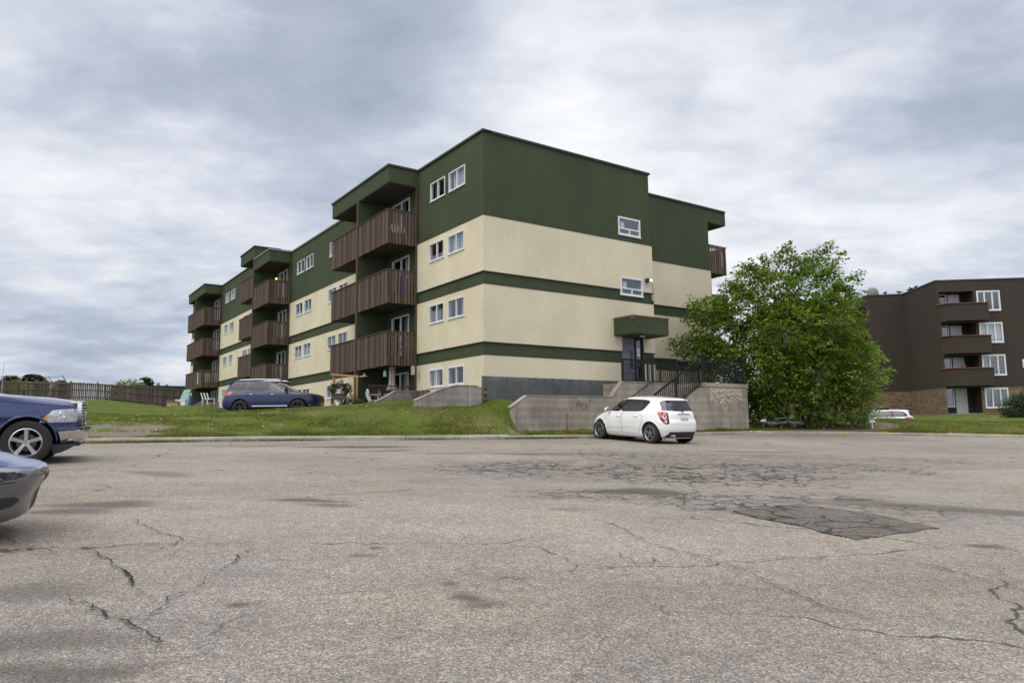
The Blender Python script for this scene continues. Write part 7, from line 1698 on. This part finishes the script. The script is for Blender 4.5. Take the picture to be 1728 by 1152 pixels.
# bits on the balconies: bicycle on the second floor, barbecue and chairs above, white panel
def simple_bike(root, r=.33, col=M_BLKPL):
    for x in (-.52, .52):
        w = MB(); w.lathe([(r-.03, -.018), (r, -.012), (r, .012), (r-.03, .018)], 30, 'Y', (x, 0, r)); ww = w.build('wheel', M_RUBBER, root, smooth=True)
        w = MB()
        for i in range(14): a = math.pi*2*i/14; w.tube([(x, 0, r), (x+(r-.03)*math.cos(a), 0, r+(r-.03)*math.sin(a))], .0025, 4)
        w.tube([(x, -.04, r), (x, .04, r)], .02, 8); w.build('spokes', M_GALV, ww)
    m = MB(); B = (-.05, 0, r-.04); S = (-.18, 0, .80); Hh = (.36, 0, .85); H2 = (.39, 0, .72)
    for a, b in ((B, S), (B, H2), (S, Hh), (B, (-.52, 0, r)), (S, (-.52, 0, r))): m.tube([a, b], .018, 8)
    m.build('frame', col, root); m = MB(); m.tube([Hh, H2, (.44, 0, r+.12), (.52, 0, r)], .018, 8); m.build('fork', M_CHROME, root)
    m = MB(); m.tube([(.34, 0, .86), (.33, 0, .98), (.38, -.28, 1.0), (.30, -.30, 1.0)], .012, 7); m.tube([(.33, 0, .98), (.38, .28, 1.0), (.30, .30, 1.0)], .012, 7); m.build('handlebar', M_CHROME, root)
    m = MB(); m.ico((-.20, 0, .90), .12, (1, .55, .3), 2); m.tube([S, (-.2, 0, .88)], .014, 6); m.build('saddle', M_BLKPL, root)
    m = MB(); m.lathe([(.005, 0), (.09, 0), (.09, .01), (.005, .01)], 18, 'Y', (-.05, -.03, r-.04)); m.tube([(-.05, -.06, r-.04), (.06, -.06, r-.16)], .01, 5); m.box(.02, .1, -.12, -.05, r-.18, r-.15); m.build('crank', M_GALV, root)
q = FL(5.95, .75, 2.95); bk = empty('bicycle', tuple(q), math.atan2(UL.y, UL.x), 'dark bicycle stored on the lowest balcony behind the railing', 'bicycle'); simple_bike(bk, .33, M_BLKPL)
q = FL(6.2, .6, 8.2); plastic_chair(q.x, q.y, q.z, R(30), 'white plastic chair on the top balcony nearest the corner')
q = FL(7.1, .75, 8.2); tb_ = empty('patio_table', tuple(q), 0, 'dark patio table with a blue cloth on the top balcony', 'table'); mb = MB(); mb.lathe([(.01, .72), (.42, .72), (.42, .69), (.01, .69)], 20); mb.build('tabletop', M_BLUEB, tb_); mb = MB(); mb.tube([(0, 0, 0), (0, 0, .7)], .03); mb.build('leg', M_BLKPL, tb_)
q = FL(5.7, .5, 5.6); mb = MB(); mb.box(-.12, .12, -.3, .3, 0, .95); mb.box(-.10, .10, -.28, .28, .95, 1.0); o = mb.build('blue_storage_bin', M_BLUEB); o.location = q; tag(o, 'blue storage bin on the middle balcony nearest the corner', 'bin')
q = FL(42.6, 1.0, 2.66+RZ+.27); mb = MB()
for i in range(4): mb.box(-.5+i*.26, -.3+i*.26, -.02, .02, .1, .95)
mb.box(-.55, .55, -.03, .03, .05, .12); mb.box(-.55, .55, -.03, .03, .9, .97); o = mb.build('white_panel', M_PLAST); o.location = q; o.rotation_euler = (0, 0, math.atan2(UR.y, UR.x)); tag(o, 'white slatted panel standing on the lowest balcony of the farthest stack', 'panel')
# bicycle lying on the verge, outlet posts
q = at(1322, 720.5, 31.45); z = tz(q.x, q.y); lb_ = empty('bicycle', (q.x, q.y, z+.10), R(-12), 'silver bicycle lying on its side under the edge of the bush', 'bicycle'); lb_.rotation_euler = (R(-66), R(0), R(-8)); lb_.location = (q.x, q.y-.2, z+.18); simple_bike(lb_, .34, M_GALV)
for o_ in bpy.data.objects:
    if o_.parent is lb_ and o_.name.startswith('wheel') and o_.location is not None: pass
q = on_lot(957, 738); yk = float(kerb_y(q.x))+.35; zk = tz(q.x, yk)-.02; op = empty('outlet_post', (q.x, yk, zk-.05), 0, 'rusty pipe post with a grey outlet box in front of the low wall', 'outlet post')
zz = at(957, 690, yk).z-zk
mb = MB(); mb.tube([(0, 0, 0), (.0, 0, zz-.12)], .028, 8); mb.build('post', M_RUST, op, smooth='all'); mb = MB(); mb.box(-.09, .09, -.05, .05, zz-.16, zz-.02); mb.box(-.07, .10, -.06, .06, zz-.02, zz+.06); mb.tube([(.06, -.05, zz-.10), (.08, -.08, zz-.22)], .02, 6); mb.build('outlet_box', M_CONC2, op)
for px, py0, py1, Y_, lb, kk in ((1472, 706, 721, 32.2, 'white outlet post standing on the bank right of the bush', 0), (1288, 707, 716, 31.8, 'low white outlet box on the verge between the steps and the bicycle', 1)):
    a = at(px, py0, Y_); b = at(px, py1, Y_); r = empty('outlet_post', (b.x, b.y, b.z-.05), 0, lb, 'outlet post'); h_ = a.z-b.z+.05
    mb = MB(); mb.tube([(0, 0, -.1), (0, 0, h_*.6)], .035, 8); mb.build('post', M_PLAST if kk == 0 else M_RUST, r); mb = MB(); mb.box(-.12, .12, -.05, .05, h_*.62, h_*.85); mb.box(-.05, .05, -.06, .06, h_*.85, h_); mb.tube([(.08, -.05, h_*.8), (.13, -.05, h_*1.0), (.05, -.05, h_*1.05)], .015, 6); mb.build('outlet_box', M_PLAST, r)
# concrete path on the right lawn
mb = MB(); 
pts_ = [at(1631, 703.5, 50), at(1728, 700, 50), at(1730, 699, 53), at(1640, 701.5, 53)]
xs_ = np.linspace(pts_[0].x, pts_[1].x+6, 16); vs = []
for x in xs_:
    for y in (50.5, 51.7): vs.append((x, y, tz(x, y)+.06))
mb.add(vs, [(2*i, 2*i+2, 2*i+3, 2*i+1) for i in range(15)]); tag(mb.build('concrete_path', M_CONC, fix=False), kind='structure')
